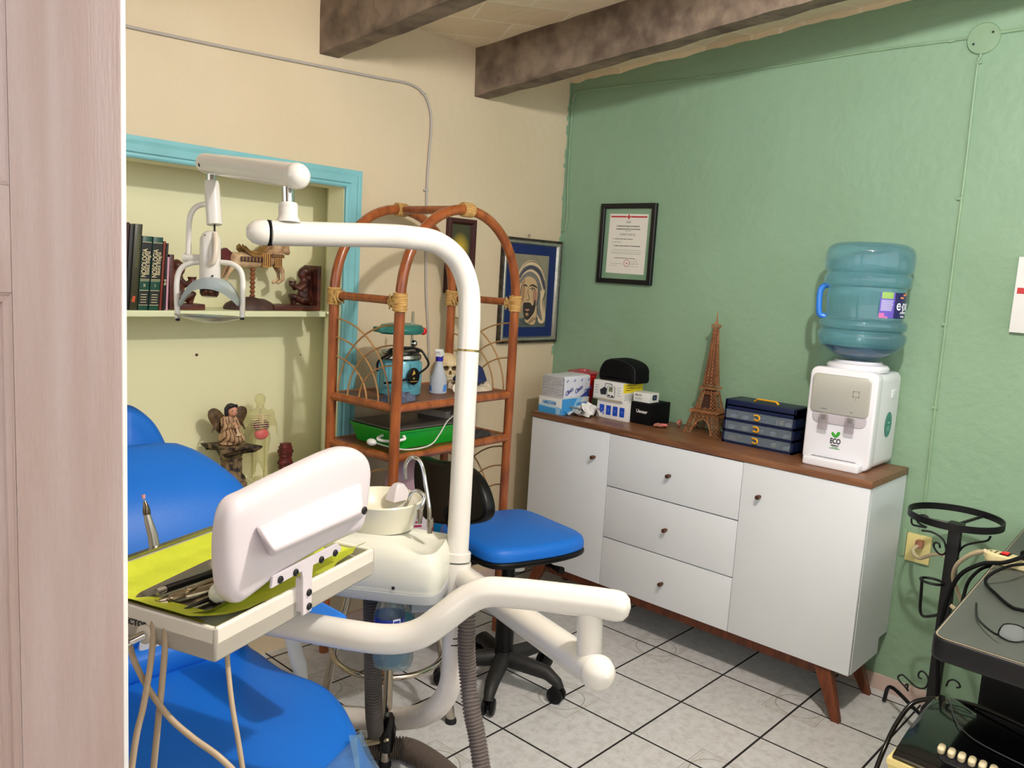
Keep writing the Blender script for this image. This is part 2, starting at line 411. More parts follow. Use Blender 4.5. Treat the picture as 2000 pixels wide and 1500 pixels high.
# blue moulded frame of the niche
M_blue = mat('blue_trim', (128, 190, 196), .35, var=.12, vscale=5)
t = MB(); prof = [(0, 0), (0, .012), (.006, .016), (.014, .016), (.018, .022), (.040, .026), (.050, .020), (.056, .022), (.066, .022), (.068, .010), (.068, 0)]
for (o, i_) in prof: pass
rings = []
for (u_, d_) in prof:
    rings.append((u_, d_))
path = [((NX0, NZ0-.0), (-1, 0)), ((NX0, NZ1), (-1, 1)), ((NX1, NZ1), (1, 1)), ((NX1, NZ0), (1, 0))]
R = [[(p[0]+n2[0]*u_, YC-d_, p[1]+n2[1]*u_) for (u_, d_) in prof] for p, n2 in path]
V = [t.ring(q) for q in R]
for a, b in zip(V, V[1:]): t.bridge(a, b)
t.f(V[0]); t.f(V[-1])
struct(t, 'trim_1', M_blue, ang=20, label='sky blue moulded wooden frame around the niche')
# niche shelf and its right cleat
sh = MB(); sh.box((NX0+.001, 2.70, 1.286), (1.853, NYB-.001, 1.306), .001); sh.box((1.87, 2.715, 1.296), (1.925, NYB-.001, 1.304), .001)
M_shelf = mat('shelf_paint', (226, 230, 190), .4, var=.06)
build(sh, 'wall_shelf', M_shelf, label='pale painted board shelf across the lime niche', cat='shelf')
# cables and painted conduit
M_cable = mat('grey_cable', (176, 168, 160), .45)
pc = [P(x, y, 1, YC-.006) for x, y in ((-420, -80), (-100, -24), (150, 28), (242, 50), (420, 88), (600, 124), (740, 152), (800, 164), (828, 184), (840, 215), (842, 250), (838, 300), (834, 360), (833, 420), (832, 560), (836, 640), (838, 700))]
cb = MB(); cb.tube(spl(pc, 5), .005, 8)
for px, py in ((827, 183), (832, 372)):
    q = P(px, py, 1, YC-.006); cb.box(q-Vector((.012, .004, .004)), q+Vector((.012, .006, .004)), .001)
build(cb, 'wall_cable', M_cable, label='thin grey cable clipped along the cream wall, dropping behind the rattan shelf', cat='cable')
M_gc = mat('green_painted_conduit', (142, 172, 138), .45, var=.15, vscale=9)
gc = MB()
def gp(x, y, off=.004): return P(x, y, 0, XG-off)
gc.tube(spl([gp(1097, 452), gp(1104, 446), gp(1108, 410), gp(1110, 330), gp(1118, 215), gp(1124, 184), gp(1150, 176), gp(1380, 150), gp(1540, 126), gp(1700, 100), gp(1898, 74)], 6), .0045, 8)
gc.tube(spl([gp(1948, 64), gp(2010, 55), gp(2100, 42)], 3), .006, 8)
gc.tube(spl([gp(1920, 92), gp(1914, 112), gp(1908, 135), gp(1884, 340), gp(1866, 480), gp(1846, 640), gp(1826, 800), gp(1808, 960), gp(1802, 1010), gp(1798, 1050)], 6), .0055, 8)
for px, py in ((1858, 80), (1912, 122), (1874, 388), (1845, 634), (1826, 796), (1380, 150), (1120, 200)):
    q = gp(px, py, .006); gc.box(q-Vector((.004, .009, .005)), q+Vector((.006, .009, .005)), .002)
build(gc, 'wall_conduit', M_gc, label='thin conduit painted green, clipped around the green wall', cat='cable conduit')
q = gp(1922, 76, 0); jb = MB(); jb.lathe([(.052, 0), (.052, .006), (.049, .010), (.0, .0115)], q, 40, axis=(-1, 0, 0)); jb.mi = 1
for dx, dy in ((-.028, .016), (.028, -.016)): jb.lathe([(.004, .010), (.004, .0125), (0, .0125)], (q.x, q.y+dx, q.z+dy), 10, axis=(-1, 0, 0))
build(jb, 'junction_cover', [M_gc, mat('dark_screw', (40, 44, 40), .5)], label='round green painted junction box cover near the ceiling', cat='junction box')
# bottle-cream wall outlet
o0 = P(1774, 1040, 0, XG); o1 = P(1815, 1104, 0, XG)
ou = thing('wall_outlet', 'cream wall outlet with a plugged cable, behind the black plant stand', 'outlet', (XG, (o0.y+o1.y)/2, o1.z))
m = MB(); m.box((XG-.012, o1.y, o1.z), (XG, o0.y, o0.z+.004), .004); build(m, 'face_plate', mat('outlet_cream', (222, 208, 140), .4), ou)
m = MB(); m.box((XG-.006, o0.y+.002, o1.z+.01), (XG, o0.y+.016, o0.z+.012), .002); build(m, 'back_box', M_gc, ou)
m = MB(); c_ = P(1797, 1062, 0, XG-.02); m.box(c_-Vector((.022, .012, .014)), c_+Vector((.01, .012, .014)), .004); build(m, 'plug', mat('plug_brown', (176, 120, 96), .5), ou)
m = MB(); m.tube(spl([c_, P(1783, 1075, 0, 3.12), P(1795, 1090, 0, 3.05), P(1822, 1083, 0, 3.0), P(1843, 1085, 0, 2.97), P(1852, 1105, 0, 2.93), P(1846, 1150, 0, 2.9), P(1850, 1175, 0, 2.88), P(1868, 1190, 0, 2.86), P(1882, 1188, 0, 2.83), P(1872, 1160, 0, 2.8), P(1862, 1130, 0, 2.75), P(1868, 1105, 0, 2.7), P(1892, 1085, 0, 2.66), P(1925, 1076, 0, 2.62)], 8), .0065, 10)
build(m, 'power_cord', mat('cord_beige', (200, 184, 150), .45), ou)
# the white painted door, swung open beside the camera
DE = DP(238.5, 750, .92); DE.z = 0
_a = math.radians(28.3); dn = Vector((math.sin(_a), math.cos(_a), 0)); du = Vector((dn.y, -dn.x, 0))
DF = basis(DE, du, dn, (0, 0, 1))               # local x=0 at the free edge, y=0 front face
M_door = mat('door_paint', (186, 166, 162), .5, bump=.5, bscale=30, stretch=(14, 14, 1), vscale=3, rgb2=(178, 155, 148))
dr = thing('door_1', None, None, DE, 0); dr['kind'] = 'structure'; dr['label'] = 'white painted panelled door standing open at the left edge'
d = MB(DF); st = .106; W_ = .78; yj = .036
xs = [(-W_, -W_+st), (-W_/2-.05, -W_/2+.05), (-st, 0)]
for a, b in xs: d.box((a, 0, .01), (b, yj, 2.08), .0012)
zs = [(.01, .22), (1.447, 1.559), (1.96, 2.08)]
for a, b in zs:
    d.box((-W_+st, 0.0, a), (-W_/2-.05, yj, b), .0012); d.box((-W_/2+.05, 0, a), (-st, yj, b), .0012)
for (pa, pb) in ((-W_+st, -W_/2-.05), (-W_/2+.05, -st)):
    for (a, b) in ((.22, 1.447), (1.559, 1.96)):
        pr = [(0, 0.0), (.004, .004), (.010, .006), (.014, .013), (.022, .013), (.044, .004)]
        rings = [[(pa+o, y, a+o), (pb-o, y, a+o), (pb-o, y, b-o), (pa+o, y, b-o)] for o, y in pr]
        V = [d.ring(q) for q in rings]
        for u_, v_ in zip(V, V[1:]): d.bridge(u_, v_)
        d.f(V[-1])
        d.box((pa, yj-.012, a), (pb, yj-.004, b))
build(d, 'door_panel', M_door, dr, ang=20)
d = MB(DF); d.box((0, .001, .01), (.0012, yj-.001, 2.08)); build(d, 'door_edge', mat('door_edge_lit_white', (244, 242, 240), .4), dr)  # thin white strip: the bright light on the free edge put into its colour

# ================================================================ sideboard
M_white = mat('white_laminate', (222, 226, 230), .38, var=.02)
M_wood = mat('walnut', (138, 94, 64), .35, vscale=7, rgb2=(104, 68, 46), stretch=(.9, 12, 12), bump=.1, bscale=12, detail=6)
M_leg = mat('brown_leg_wood', (120, 62, 34), .4, rgb2=(86, 42, 24), vscale=6, stretch=(9, 9, 1))
M_dark = mat('dark_gap', (20, 18, 18), .9)
M_knob = mat('bronze_knob', (92, 60, 42), .35, metal=.4)
XF, YR, YL, ZB, ZT = 2.82, .920, 2.444, .178, .875
sb = thing('sideboard', 'long white sideboard with walnut top standing against the green wall', 'sideboard', (3.0, (YR+YL)/2, 0), GR)
m = MB(); m.box((XF+.019, YR, ZB), (3.10, YL, ZT-.026)); m.box((3.10, YR, ZB+.06), (3.186, YL, ZT-.026))
m.mi = 1; m.box((XF+.0175, YR+.002, ZB+.003), (XF+.019, YL-.002, ZT-.028))
build(m, 'body', [M_white, M_dark], sb)
m = MB(); m.box((XF-.004, YR-.004, ZT-.025), (3.188, YL+.004, ZT), .0015); build(m, 'top_panel', M_wood, sb)
y1, y2 = 2.001, 1.386
def knob(par, px, py):
    q = P(px, py, 0, XF-.012); k = MB(); k.lathe([(.0, 0), (.0065, 0), (.0085, .012), (.0085, .024), (.007, .0265), (0, .0265)], (XF, q.y, q.z), 20, axis=(-1, 0, 0)); build(k, 'knob', M_knob, par)
g = .0012
for a, b, kp, nm in ((YR, y2, (1481, 971), 'right door'), (y1, YL, (1158, 893), 'left door')):
    m = MB(); m.box((XF, a+g, ZB+g), (XF+.017, b-g, ZT-.027), .0008); dd = build(m, 'door', M_white, sb); knob(dd, *kp)
dz = [ZB, P(1180, 1050, 0, XF).z, P(1188, 950, 0, XF).z, ZT-.027]
dz[1] = (P(1180, 1050, 0, XF).z+P(1430, 1127, 0, XF).z)/2; dz[2] = (P(1188, 950, 0, XF).z+P(1443, 1017, 0, XF).z)/2
for i, kp in enumerate(((1290, 1141), (1298, 1036), (1305, 930))):
    m = MB(); m.box((XF, y2+g, dz[i]+g*(2 if i else 1)), (XF+.017, y1-g, dz[i+1]-g*2), .0008); dd = build(m, 'drawer', M_white, sb); knob(dd, *kp)
for yy in (YR+.10, YL-.10):
    for xx in (2.852, 3.10):
        sy = 1 if yy > 1.6 else -1; fx = -1 if xx < 3 else 1
        top = [(xx-.022, yy-.030), (xx+.022, yy-.030), (xx+.022, yy+.030), (xx-.022, yy+.030)]
        oy = sy*.075; ox = -.028 if fx < 0 else .02
        bot = [(xx+ox-.013, yy+oy-.015), (xx+ox+.013, yy+oy-.015), (xx+ox+.013, yy+oy+.015), (xx+ox-.013, yy+oy+.015)]
        m = MB(); m.loft([[(p[0], p[1], 0) for p in bot], [(p[0], p[1], ZB) for p in top]]); build(m, 'leg', M_leg, sb, bevel=.002)
m = MB(); m.box((2.845, YR+.13, ZB-.042), (2.867, YL-.13, ZB)); m.box((3.09, YR+.13, ZB-.042), (3.11, YL-.13, ZB)); build(m, 'apron', M_leg, sb)

# ================================================================ things on the sideboard
TZ = ZT
M_pw = mat('white_plastic', (232, 232, 238), .25, coat=.3)
M_card = mat('white_card', (228, 228, 224), .45)
M_blk = mat('black_plastic', (8, 8, 9), .4, spec=.3)
M_blkm = mat('black_matte', (7, 7, 8), .7, spec=.2)
M_print = mat('dark_print', (36, 38, 46), .6)
M_sil = mat('silver_panel', (206, 206, 196), .33, metal=.55)
M_chrome = mat('chrome', (205, 205, 205), .10, metal=1)
M_steel = mat('steel', (160, 156, 148), .25, metal=1)
def gfr(y, x, z=TZ, rz=0): return FR((x, y, z), GR+rz)     # local x runs right along the green wall, y into it
# ---- water dispenser
Dx0, DyL, DyR = 2.925, 1.213, .972
DW = DyL-DyR; DH = .355; DD = .255
F0 = gfr(DyL, Dx0)
ds = thing('water_dispenser', 'white countertop water dispenser with silver front panel, under the big blue bottle', 'water dispenser', (Dx0+DD/2, (DyL+DyR)/2, TZ), GR)
m = MB(F0); m.pad(rrect(DW, DH-.002, .028, 6, DW/2, (DH-.002)/2+.002), 0, .05, .008, m=FACE @ Matrix.Translation((0, 0, -.05))); 
m.pad(rrect(DW-.012, DH-.008, .03, 6, DW/2, DH/2-.002), 0, DD-.045, .006, m=FACE @ Matrix.Translation((0, 0, -DD)))
build(m, 'body', M_pw, ds)
m = MB(F0); m.pad(rrect(DW*.80, .052, .022, 6, DW*.5, .205-.026), 0, .004, .002, m=FACE @ Matrix.Translation((0, 0, -.001))); build(m, 'tap_recess', mat('mauve_grey_plastic', (190, 184, 190), .35), ds)
m = MB(F0); m.pad(rrect(DW*.86, .140, .018, 6, DW*.49, .262), 0, .008, .003, m=FACE); pn = build(m, 'display_panel', M_sil, ds)
m = MB(F0); q = FACE @ Matrix.Translation((DW*.72, .272, .0083))
for (a, b, c_, d_) in ((-.011, -.011, -.004, -.0095), (.004, -.011, .011, -.0095), (-.011, .0095, -.004, .011), (.004, .0095, .011, .011), (-.011, -.011, -.0095, -.003), (-.011, .003, -.0095, .011), (.0095, -.011, .011, -.003), (.0095, .003, .011, .011), (-.011, -.0095, .011, -.0105), (-.011, .0105, .011, .0095), (-.010, -.010, -.0105, .010), (.010, -.010, .0105, .010)):
    m.prism([(a, b), (c_, b), (c_, d_), (a, d_)], 0, .0004, q)
text_into(m, 'o', .006, FACE @ Matrix.Translation((DW*.72, .254, .0083))); text_into(m, 'CALIENTE', .0055, FACE @ Matrix.Translation((DW*.27, .206, .0083))); text_into(m, 'FRIA', .0055, FACE @ Matrix.Translation((DW*.68, .206, .0083)))
build(m, 'panel_marks', mat('panel_print', (50, 56, 52), .5), pn, smooth=False)
for cx in (.30, .69):
    m = MB(F0); cx *= DW
    m.pad(rrect(.022, .022, .003, 3, cx, .178), 0, .022, .002, m=FACE @ Matrix.Translation((0, 0, -.005)))
    tp = build(m, 'tap', M_sil, ds)
    m = MB(F0); m.pad(rrect(.034, .055, .004, 3, cx, .160), 0, .004, .001, m=FACE @ Matrix.Translation((0, 0, .017)) )
    build(m, 'tap_lever', mat('smoke_clear_plastic', (200, 192, 196), .15, trans=.6, alpha=.75), tp)
m = MB(F0); pl = rrect(DW*.84, .058, .012, 5, DW*.5, -.016); m.pad([(p[0], p[1]) for p in pl], 0, .030, .006); build(m, 'drip_tray', M_pw, ds)
m = MB(F0)
for i in range(26): x_ = DW*.16+i*.0062; m.box((x_, -.012, .0302), (x_+.0035, .000, .0312))
m.bm.verts.ensure_lookup_table(); build(m, 'drip_grille', mat('grille_grey', (110, 112, 116), .5), ds, smooth=False)
# eco sticker
m = MB(F0); q = FACE @ Matrix.Translation((DW*.485, .085, .0007))
def leaf(ang, s, ox, oy):
    pts = [(0, 0), (.35, .22), (.8, .25), (1, 0), (.8, -.18), (.35, -.18)]
    mm = q @ Matrix.Translation((ox, oy, 0)) @ Matrix.Rotation(ang, 4, 'Z') @ Matrix.Scale(s, 4)
    m.prism([(p.x, p.y) for p in spl([(a, b, 0) for a, b in pts], 4, True)], 0, .0004/s, mm)
leaf(math.radians(60), .026, 0, .022); leaf(math.radians(128), .024, 0, .022)
text_into(m, 'VIVE VERDE', .0042, q @ Matrix.Translation((0, -.0135, 0)), bold=.0001); text_into(m, 'ECOLOGICAMENTE', .0042, q @ Matrix.Translation((0, -.018, 0)), bold=.0001)
m.mi = 1; text_into(m, 'ECO', .026, q @ Matrix.Translation((0, .0085, 0)), bold=.0009, sx=.72); text_into(m, 'FRIENDLY', .0068, q @ Matrix.Translation((0, -.007, 0)), bold=.0003, sx=.95)
build(m, 'eco_sticker', [mat('eco_green', (58, 160, 48), .5), M_print], ds, smooth=False)
FS = FR((Dx0, DyR, TZ), 0)      # right cheek faces -y : local x into the wall
m = MB(FS); q = FACE @ Matrix.Translation((.165, .16, -.0045)); el = lambda rx, ry, n_=32: [(rx*math.cos(2*PI*k/n_), ry*math.sin(2*PI*k/n_)) for k in range(n_)]
m.prism(el(.033, .046), 0, .001, q); m.mi = 1
for r_ in (.9, .72):
    a = el(.033*r_, .046*r_); b = el(.033*r_-.001, .046*r_-.001)
    A = m.ring([q @ Vector((*p, .0013)) for p in a]); B = m.ring([q @ Vector((*p, .0013)) for p in b]); m.bridge(A, B)
text_into(m, 'eco', .014, q @ Matrix.Translation((0, .008, .0012)), bold=.0003)
for k in range(5): m.prism([(-.015, -.006-k*.004), (.015, -.006-k*.004), (.015, -.0075-k*.004), (-.015, -.0075-k*.004)], .0012, .0014, q)
build(m, 'round_sticker', [mat('sticker_teal', (36, 128, 112), .4), mat('sticker_pale', (150, 200, 186), .5)], ds, smooth=False)
m = MB(FS); m.pad(rrect(.045, .032, .005, 4, .19, .27), 0, .003, .001, m=FACE @ Matrix.Translation((0, 0, -.006))); build(m, 'side_grip', M_pw, ds)
bx, by = Dx0+.118, (DyL+DyR)/2-.002
m = MB(); m.lathe([(.105, 0), (.107, .012), (.10, .022), (.085, .026), (.078, .034), (.0, .034)], (bx, by, TZ+DH-.006), 40); build(m, 'bottle_collar', M_pw, ds)
# ---- water bottle (upside down on the dispenser)
BZ = TZ+DH+.030
wbt = thing('water_bottle', 'big translucent blue water bottle upside down on the white dispenser', 'water bottle', (bx, by, BZ))
prof = [(.0, .002), (.030, .002), (.060, .006), (.095, .020), (.128, .040), (.143, .058), (.149, .078), (.148, .096), (.139, .104), (.138, .109), (.146, .115), (.148, .128), (.145, .141), (.137, .147), (.131, .156),
        (.131, .252), (.138, .262), (.145, .270), (.146, .296), (.139, .305), (.138, .311), (.146, .320), (.149, .335), (.1485, .378), (.140, .400), (.118, .414), (.08, .418), (.03, .412), (0, .410)]
m = MB(FR((bx, by, BZ), .0))
sp_ = [(v_.x, v_.y) for v_ in spl([(a, b, 0) for a, b in prof], 3)]; sp_ = [(max(0.0005, a), b) for a, b in sp_]
m.lathe(sp_, seg=56)
for v_ in m.bm.verts:          # grip waves moulded in the side
    l = v_.co-Vector((bx, by, BZ)); r_ = math.hypot(l.x, l.y)
    if r_ < .09 or not (.156 < l.z < .252): continue
    a = math.atan2(l.y, l.x)
    wv = .004*math.sin((l.z-.156)/.095*4*PI+.8*math.sin(a*2)); k = (r_+ (wv if math.cos(a-2.9) > .2 else 0))/r_
    v_.co.x = bx+l.x*k; v_.co.y = by+l.y*k
M_bot = mat('bottle_blue', (146, 204, 226), .08, trans=.8, ior=1.1, alpha=.74, coat=1)
build(m, 'shell', M_bot, wbt, ang=60)
m = MB(FR((bx, by, BZ), 0)); m.lathe([(.0, -.03), (.028, -.03), (.028, .004), (.0, .006)], seg=24); build(m, 'neck', M_bot, wbt)
m = MB(FR((bx, by, BZ), 0)); m.lathe([(.02, .010), (.06, .013), (.095, .027), (.120, .042), (.132, .052), (.0, .053)], seg=40); build(m, 'water', mat('water_dark_blue', (34, 92, 148), .08, trans=.6, ior=1.2, alpha=.9), wbt)
m = MB(FR((bx, by, BZ), 0)); HA = math.radians(112)
m.tube(spl([(math.cos(HA)*.126, math.sin(HA)*.126, .148), (math.cos(HA)*.150, math.sin(HA)*.150, .158), (math.cos(HA)*.156, math.sin(HA)*.156, .225), (math.cos(HA)*.150, math.sin(HA)*.150, .252), (math.cos(HA)*.128, math.sin(HA)*.128, .266)], 5), .011, 10); build(m, 'handle', mat('handle_blue', (48, 128, 226), .2, coat=.4), wbt)
# wrapped label
m = MB(FR((bx, by, BZ), 0)); LR = .1335
va = math.atan2(-by, -bx)      # direction of the room
def lp(a, z): return (LR*math.cos(a), LR*math.sin(a), z-.024)
def lcell(a0, a1, z0, z1, mi, off=0):
    global LR
    m.mi = mi; L0 = LR; LR = L0+off; k = max(1, int(abs(a1-a0)/.06))
    for i in range(k):
        p, q_ = a0+(a1-a0)*i/k, a0+(a1-a0)*(i+1)/k; m.quad(lp(p, z0), lp(q_, z0), lp(q_, z1), lp(p, z1))
    LR = L0
A0 = va+.36; A1 = va+1.95
LZ = -.024
M_lab = [mat('label_navy', (26, 24, 92), .3), mat('label_violet', (104, 84, 190), .3), mat('label_lime', (150, 190, 96), .3), mat('label_pink', (206, 110, 168), .3), mat('label_white', (235, 235, 245), .4), mat('label_orange', (232, 140, 96), .4)]
lcell(A0, A0+.42, .183, .236, 1); lcell(A0+.42, A1, .183, .272, 0); lcell(A0, A0+.14, .183, .20, 3, .0003); lcell(A0+.02, A0+.24, .183, .189, 3, .0004); lcell(A0, A0+.42, .236, .272, 1); lcell(A0+.03, A0+.36, .250, .272, 2, .0003)
for k in range(11): lcell(A0+.03, A0+.38-random.random()*.05, .244-k*.0035, .2452-k*.0035, 4, .0005)
def on_label(s, size, a, z, mi, **k):
    m2 = MB(); text_into(m2, s, size, I4, **k); m.mi = mi; mp_ = {}
    for v_ in m2.bm.verts: aa = a+v_.co.x/LR; rr = LR+.0008+v_.co.z; mp_[v_] = m.v((rr*math.cos(aa), rr*math.sin(aa), z-.024+v_.co.y))
    for f_ in m2.bm.faces: m.f([mp_[v_] for v_ in f_.verts])
    m2.bm.free()
on_label('e', .052, A0+.58, .228, 4, bold=.0006); on_label('.', .05, A0+.75, .236, 4, bold=.001); on_label('pura', .052, A0+1.10, .228, 4, bold=.0004); on_label('purificada', .012, A0+.84, .204, 4); on_label('19 litros', .009, A0+.80, .190, 4)
m.mi = 5
for (a_, z_) in ((.62, .252), (.74, .262), (.86, .266)): lcell(A0+a_, A0+a_+.16, z_, z_+.006, 5, .0006)
build(m, 'label', M_lab, wbt, smooth=False)

# ---- toy bag squeezed between organiser and dispenser
m = MB(); c0 = P(1564, 810, 0, 3.08)
m.ball((3.10, 1.235, TZ+.075), .04, (1.3, .42, 1.75), 14); m.jit(.008, 30)
tb = thing('plastic_bag', 'clear bag with coloured toys squeezed between blue organiser and dispenser', 'bag', (3.10, 1.235, TZ))
build(m, 'bag', mat('clear_film', (200, 220, 210), .15, trans=.85, ior=1.05, alpha=.45), tb)
for (dy, dx, dz_, r_, c_) in ((0, -.02, .02, .014, (30, 110, 190)), (.004, -.02, .045, .016, (236, 190, 50)), (-.004, -.015, .07, .013, (30, 80, 190)), (.003, -.01, .088, .012, (150, 40, 50))):
    m = MB(); m.ball((3.10+dx, 1.235+dy, TZ+dz_), r_, (1, .8, .9), 10); m.jit(.003, 60); build(m, 'toy', mat('toy_%d_%d' % (c_[0], c_[1]), c_, .3), tb)

# ---- organiser with clear drawers
oL = P(1412, 853, 2, TZ); oR = P(1545, 880, 2, TZ)
ox = 2.985; oy = oL.y-.06; OW = .315; OH = .152; OD = .13
oA = P(1414, 853, 0, 3.0); 
F1 = gfr(P(1411, 850, 0, ox).y, ox)
OW = P(1411, 850, 0, ox).y-P(1548, 878, 0, ox).y
OH = P(1416, 778, 0, ox).z-TZ
og = thing('parts_organizer', 'navy blue parts organizer with clear drawers and yellow handles on the sideboard', 'storage box', (ox+OD/2, P(1411, 850, 0, ox).y-OW/2, TZ), GR)
M_navy = mat('navy_plastic', (14, 26, 64), .4); M_clear = mat('clear_drawer', (150, 164, 178), .18, trans=.5, ior=1.1, alpha=.62); M_yel = mat('yellow_handle', (236, 172, 40), .35)
m = MB(F1)
m.box((0, 0, 0), (.008, OD, OH)); m.box((OW-.008, 0, 0), (OW, OD, OH)); m.box((0, OD-.004, 0), (OW, OD, OH)); m.box((0, 0, OH-.028), (OW, OD, OH), .003)
dh = (OH-.028-.010)/3
for i in range(4): m.box((0, 0, i*dh), (OW, OD, i*dh+.010 if i < 3 else OH-.02))
build(m, 'case', M_navy, og)
m = MB(F1); m.tube([(OW*.34, .05, OH), (OW*.38, .05, OH+.010), (OW*.64, .05, OH+.010), (OW*.68, .05, OH)], .004, 8, flat=2.2); build(m, 'carry_handle', M_yel, og)
cont = {0: [(.35, 'tan'), (.85, 'tan'), (2.2, 'none'), (3.7, 'cream'), (4.6, 'white')], 1: [(.3, 'white'), (1.35, 'cream'), (2.6, 'white'), (3.5, 'white'), (4.5, 'white')], 2: [(.4, 'white'), (1.3, 'white'), (2.7, 'blue'), (3.3, 'green'), (3.9, 'cream'), (4.6, 'white')]}
cc = {'tan': (190, 168, 110), 'cream': (226, 214, 176), 'white': (214, 216, 218), 'blue': (44, 70, 170), 'green': (60, 110, 90)}
for i in range(3):
    z0 = i*dh+.011; z1 = (i+1)*dh-.001
    m = MB(F1); x0, x1 = .010, OW-.010
    m.box((x0, -.004, z0), (x1, -.002, z1)); m.box((x0, -.002, z0), (x1, OD-.01, z0+.0015)); m.box((x0, -.002, z0), (x0+.0015, OD-.01, z1-.004)); m.box((x1-.0015, -.002, z0), (x1, OD-.01, z1-.004))
    for k in range(1, 5): xx = x0+(x1-x0)*k/5; m.box((xx-.0008, -.002, z0), (xx+.0008, OD-.01, z1-.004))
    dw = build(m, 'drawer', M_clear, og, smooth=False)
    m = MB(F1); hx = OW*.485; hz = (z0+z1)/2
    m.tube(spl([(hx-.014, -.004, hz+.008), (hx+.006, -.010, hz+.009), (hx+.013, -.012, hz), (hx+.006, -.010, hz-.009), (hx-.012, -.004, hz-.008)], 5), .0034, 8); build(m, 'handle', M_yel, dw)
    for (cx, kk) in cont[i]:
        if kk == 'none': continue
        cxx = x0+(x1-x0)*cx/5; m = MB(F1); m.box((cxx-.010, .006, z0+.002), (cxx+.016, .03, z0+.002+(.6 if kk != 'white' else .45)*dh*.6), .003); m.jit(.003, 70); build(m, 'small_part', mat('part_'+kk, cc[kk], .5), dw)

# ---- wooden tower model (built after the well-known lattice tower shape)
tf0 = P(1328, 838, 2, TZ); tf1 = P(1395, 853, 2, TZ)
M_tw = mat('cut_plywood', (172, 114, 72), .6, var=.35, vscale=30); M_twd = mat('lattice_shade', (62, 34, 22), .8)
tcx, tcy = 3.118, 1.714
TH = .505
tm = thing('tower_model', 'tall brown wooden lattice tower model between the boxes and the blue organizer', 'tower model', (tcx, tcy, TZ))
TF = FR((tcx, tcy, TZ), math.radians(8))
def hw(z):   # half width of the tower at that height
    pts = [(0, .076), (.045, .062), (.092, .050), (.10, .046), (.15, .034), (.185, .0285), (.20, .027), (.30, .0185), (.40, .0115), (.455, .0085)]
    for (a, wa), (b, wb_) in zip(pts, pts[1:]):
        if z <= b: return wa+(wb_-wa)*(z-a)/(b-a)
    return .008
SIDES = [Matrix.Rotation(k*PI/2, 4, 'Z') for k in range(4)]
def bar(m, p, q, r_=.0011): m.tube([p, q], r_, 4)
def lattice(m, z0, z1, n, cols, inner=None, r_=.0010):
    for R_m in SIDES:
        f_ = lambda u_, z: R_m @ Vector((u_*hw(z), -hw(z), z))
        us = [-1+2*i/cols for i in range(cols+1)]
        zs_ = [z0+(z1-z0)*i/n for i in range(n+1)]
        for i in range(n):
            for j in range(cols):
                if inner and inner(us[j]+1/cols, (zs_[i]+zs_[i+1])/2): continue
                bar(m, f_(us[j], zs_[i]), f_(us[j+1], zs_[i+1]), r_); bar(m, f_(us[j+1], zs_[i]), f_(us[j], zs_[i+1]), r_)
            for a, b in zip(us, us[1:]):
                if inner and inner((a+b)/2, zs_[i]): continue
                bar(m, f_(a, zs_[i]), f_(b, zs_[i]), r_)
        for u_ in us:
            for i in range(n):
                if inner and inner(u_*.98, (zs_[i]+zs_[i+1])/2): continue
                bar(m, f_(u_, zs_[i]), f_(u_, zs_[i+1]), r_*1.35)
    return m
m = MB(TF); lattice(m, 0, .085, 5, 6, lambda u_, z: abs(u_) < .62*math.sqrt(max(0, 1-(z/.068)**2)) if z < .068 else False)
for R_m in SIDES:
    for rr_ in (1, .93):
        m.tube([R_m @ Vector((.62*hw(.0)*math.cos(a)*rr_*(1-.25*math.sin(a)), -hw(.064*math.sin(a)*rr_)-.001, .064*math.sin(a)*rr_)) for a in [PI*k/16 for k in range(17)]], .0014, 5)
    for sx in (-1, 1): bar(m, R_m @ Vector((sx*hw(0), -hw(0), 0)), R_m @ Vector((sx*hw(.09), -hw(.09), .09)), .0024)
    for sx in (-1, 1): m.box(R_m @ Vector((sx*hw(0)-.014*sx-.014, -hw(0)-.002, 0)), R_m @ Vector((sx*hw(0)-.014*sx+.014, -hw(0)+.002, .004))) if False else None
build(m, 'base_arches', M_tw, tm, smooth=False)
m = MB(TF); lattice(m, .095, .18, 6, 4, lambda u_, z: abs(u_) < .45 and .105 < z < .165)
build(m, 'middle_section', M_tw, tm, smooth=False)
m = MB(TF); lattice(m, .20, .445, 17, 3, r_=.0009); build(m, 'spire_lattice', M_tw, tm, smooth=False)
m = MB(TF)     # added dark sheet: shade inside the lattice put in as colour, stops the view through
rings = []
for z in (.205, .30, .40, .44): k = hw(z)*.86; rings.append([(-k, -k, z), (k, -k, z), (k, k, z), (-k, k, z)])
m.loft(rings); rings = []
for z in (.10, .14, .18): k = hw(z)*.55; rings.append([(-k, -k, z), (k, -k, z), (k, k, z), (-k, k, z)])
m.loft(rings); build(m, 'inner_shade_core', M_twd, tm, smooth=False)
for (z, k, h) in ((.088, .062, .007), (.186, .036, .007), (.446, .0155, .010)):
    m = MB(TF); m.box((-k, -k, z), (k, k, z+.0025)); m.box((-k, -k, z+h), (k, -k+.0015, z+h+.002)); m.box((-k, k-.0015, z+h), (k, k, z+h+.002)); m.box((-k, -k, z+h), (-k+.0015, k, z+h+.002)); m.box((k-.0015, -k, z+h), (k, k, z+h+.002))
    nb = max(5, int(k/.0028))
    for R_m in SIDES:
        for i in range(nb+1): u_ = -k+2*k*i/nb; m.tube([R_m @ Vector((u_, -k+.0007, z)), R_m @ Vector((u_, -k+.0007, z+h))], .0008, 4)
        if z < .1:
            for i in range(14): u_ = -k+2*k*(i+.5)/14; m.tube([R_m @ Vector((u_, -k*.93, z)), R_m @ Vector((u_, -k*.86, z-.008))], .0018, 5)
    build(m, 'platform', M_tw, tm, smooth=False)
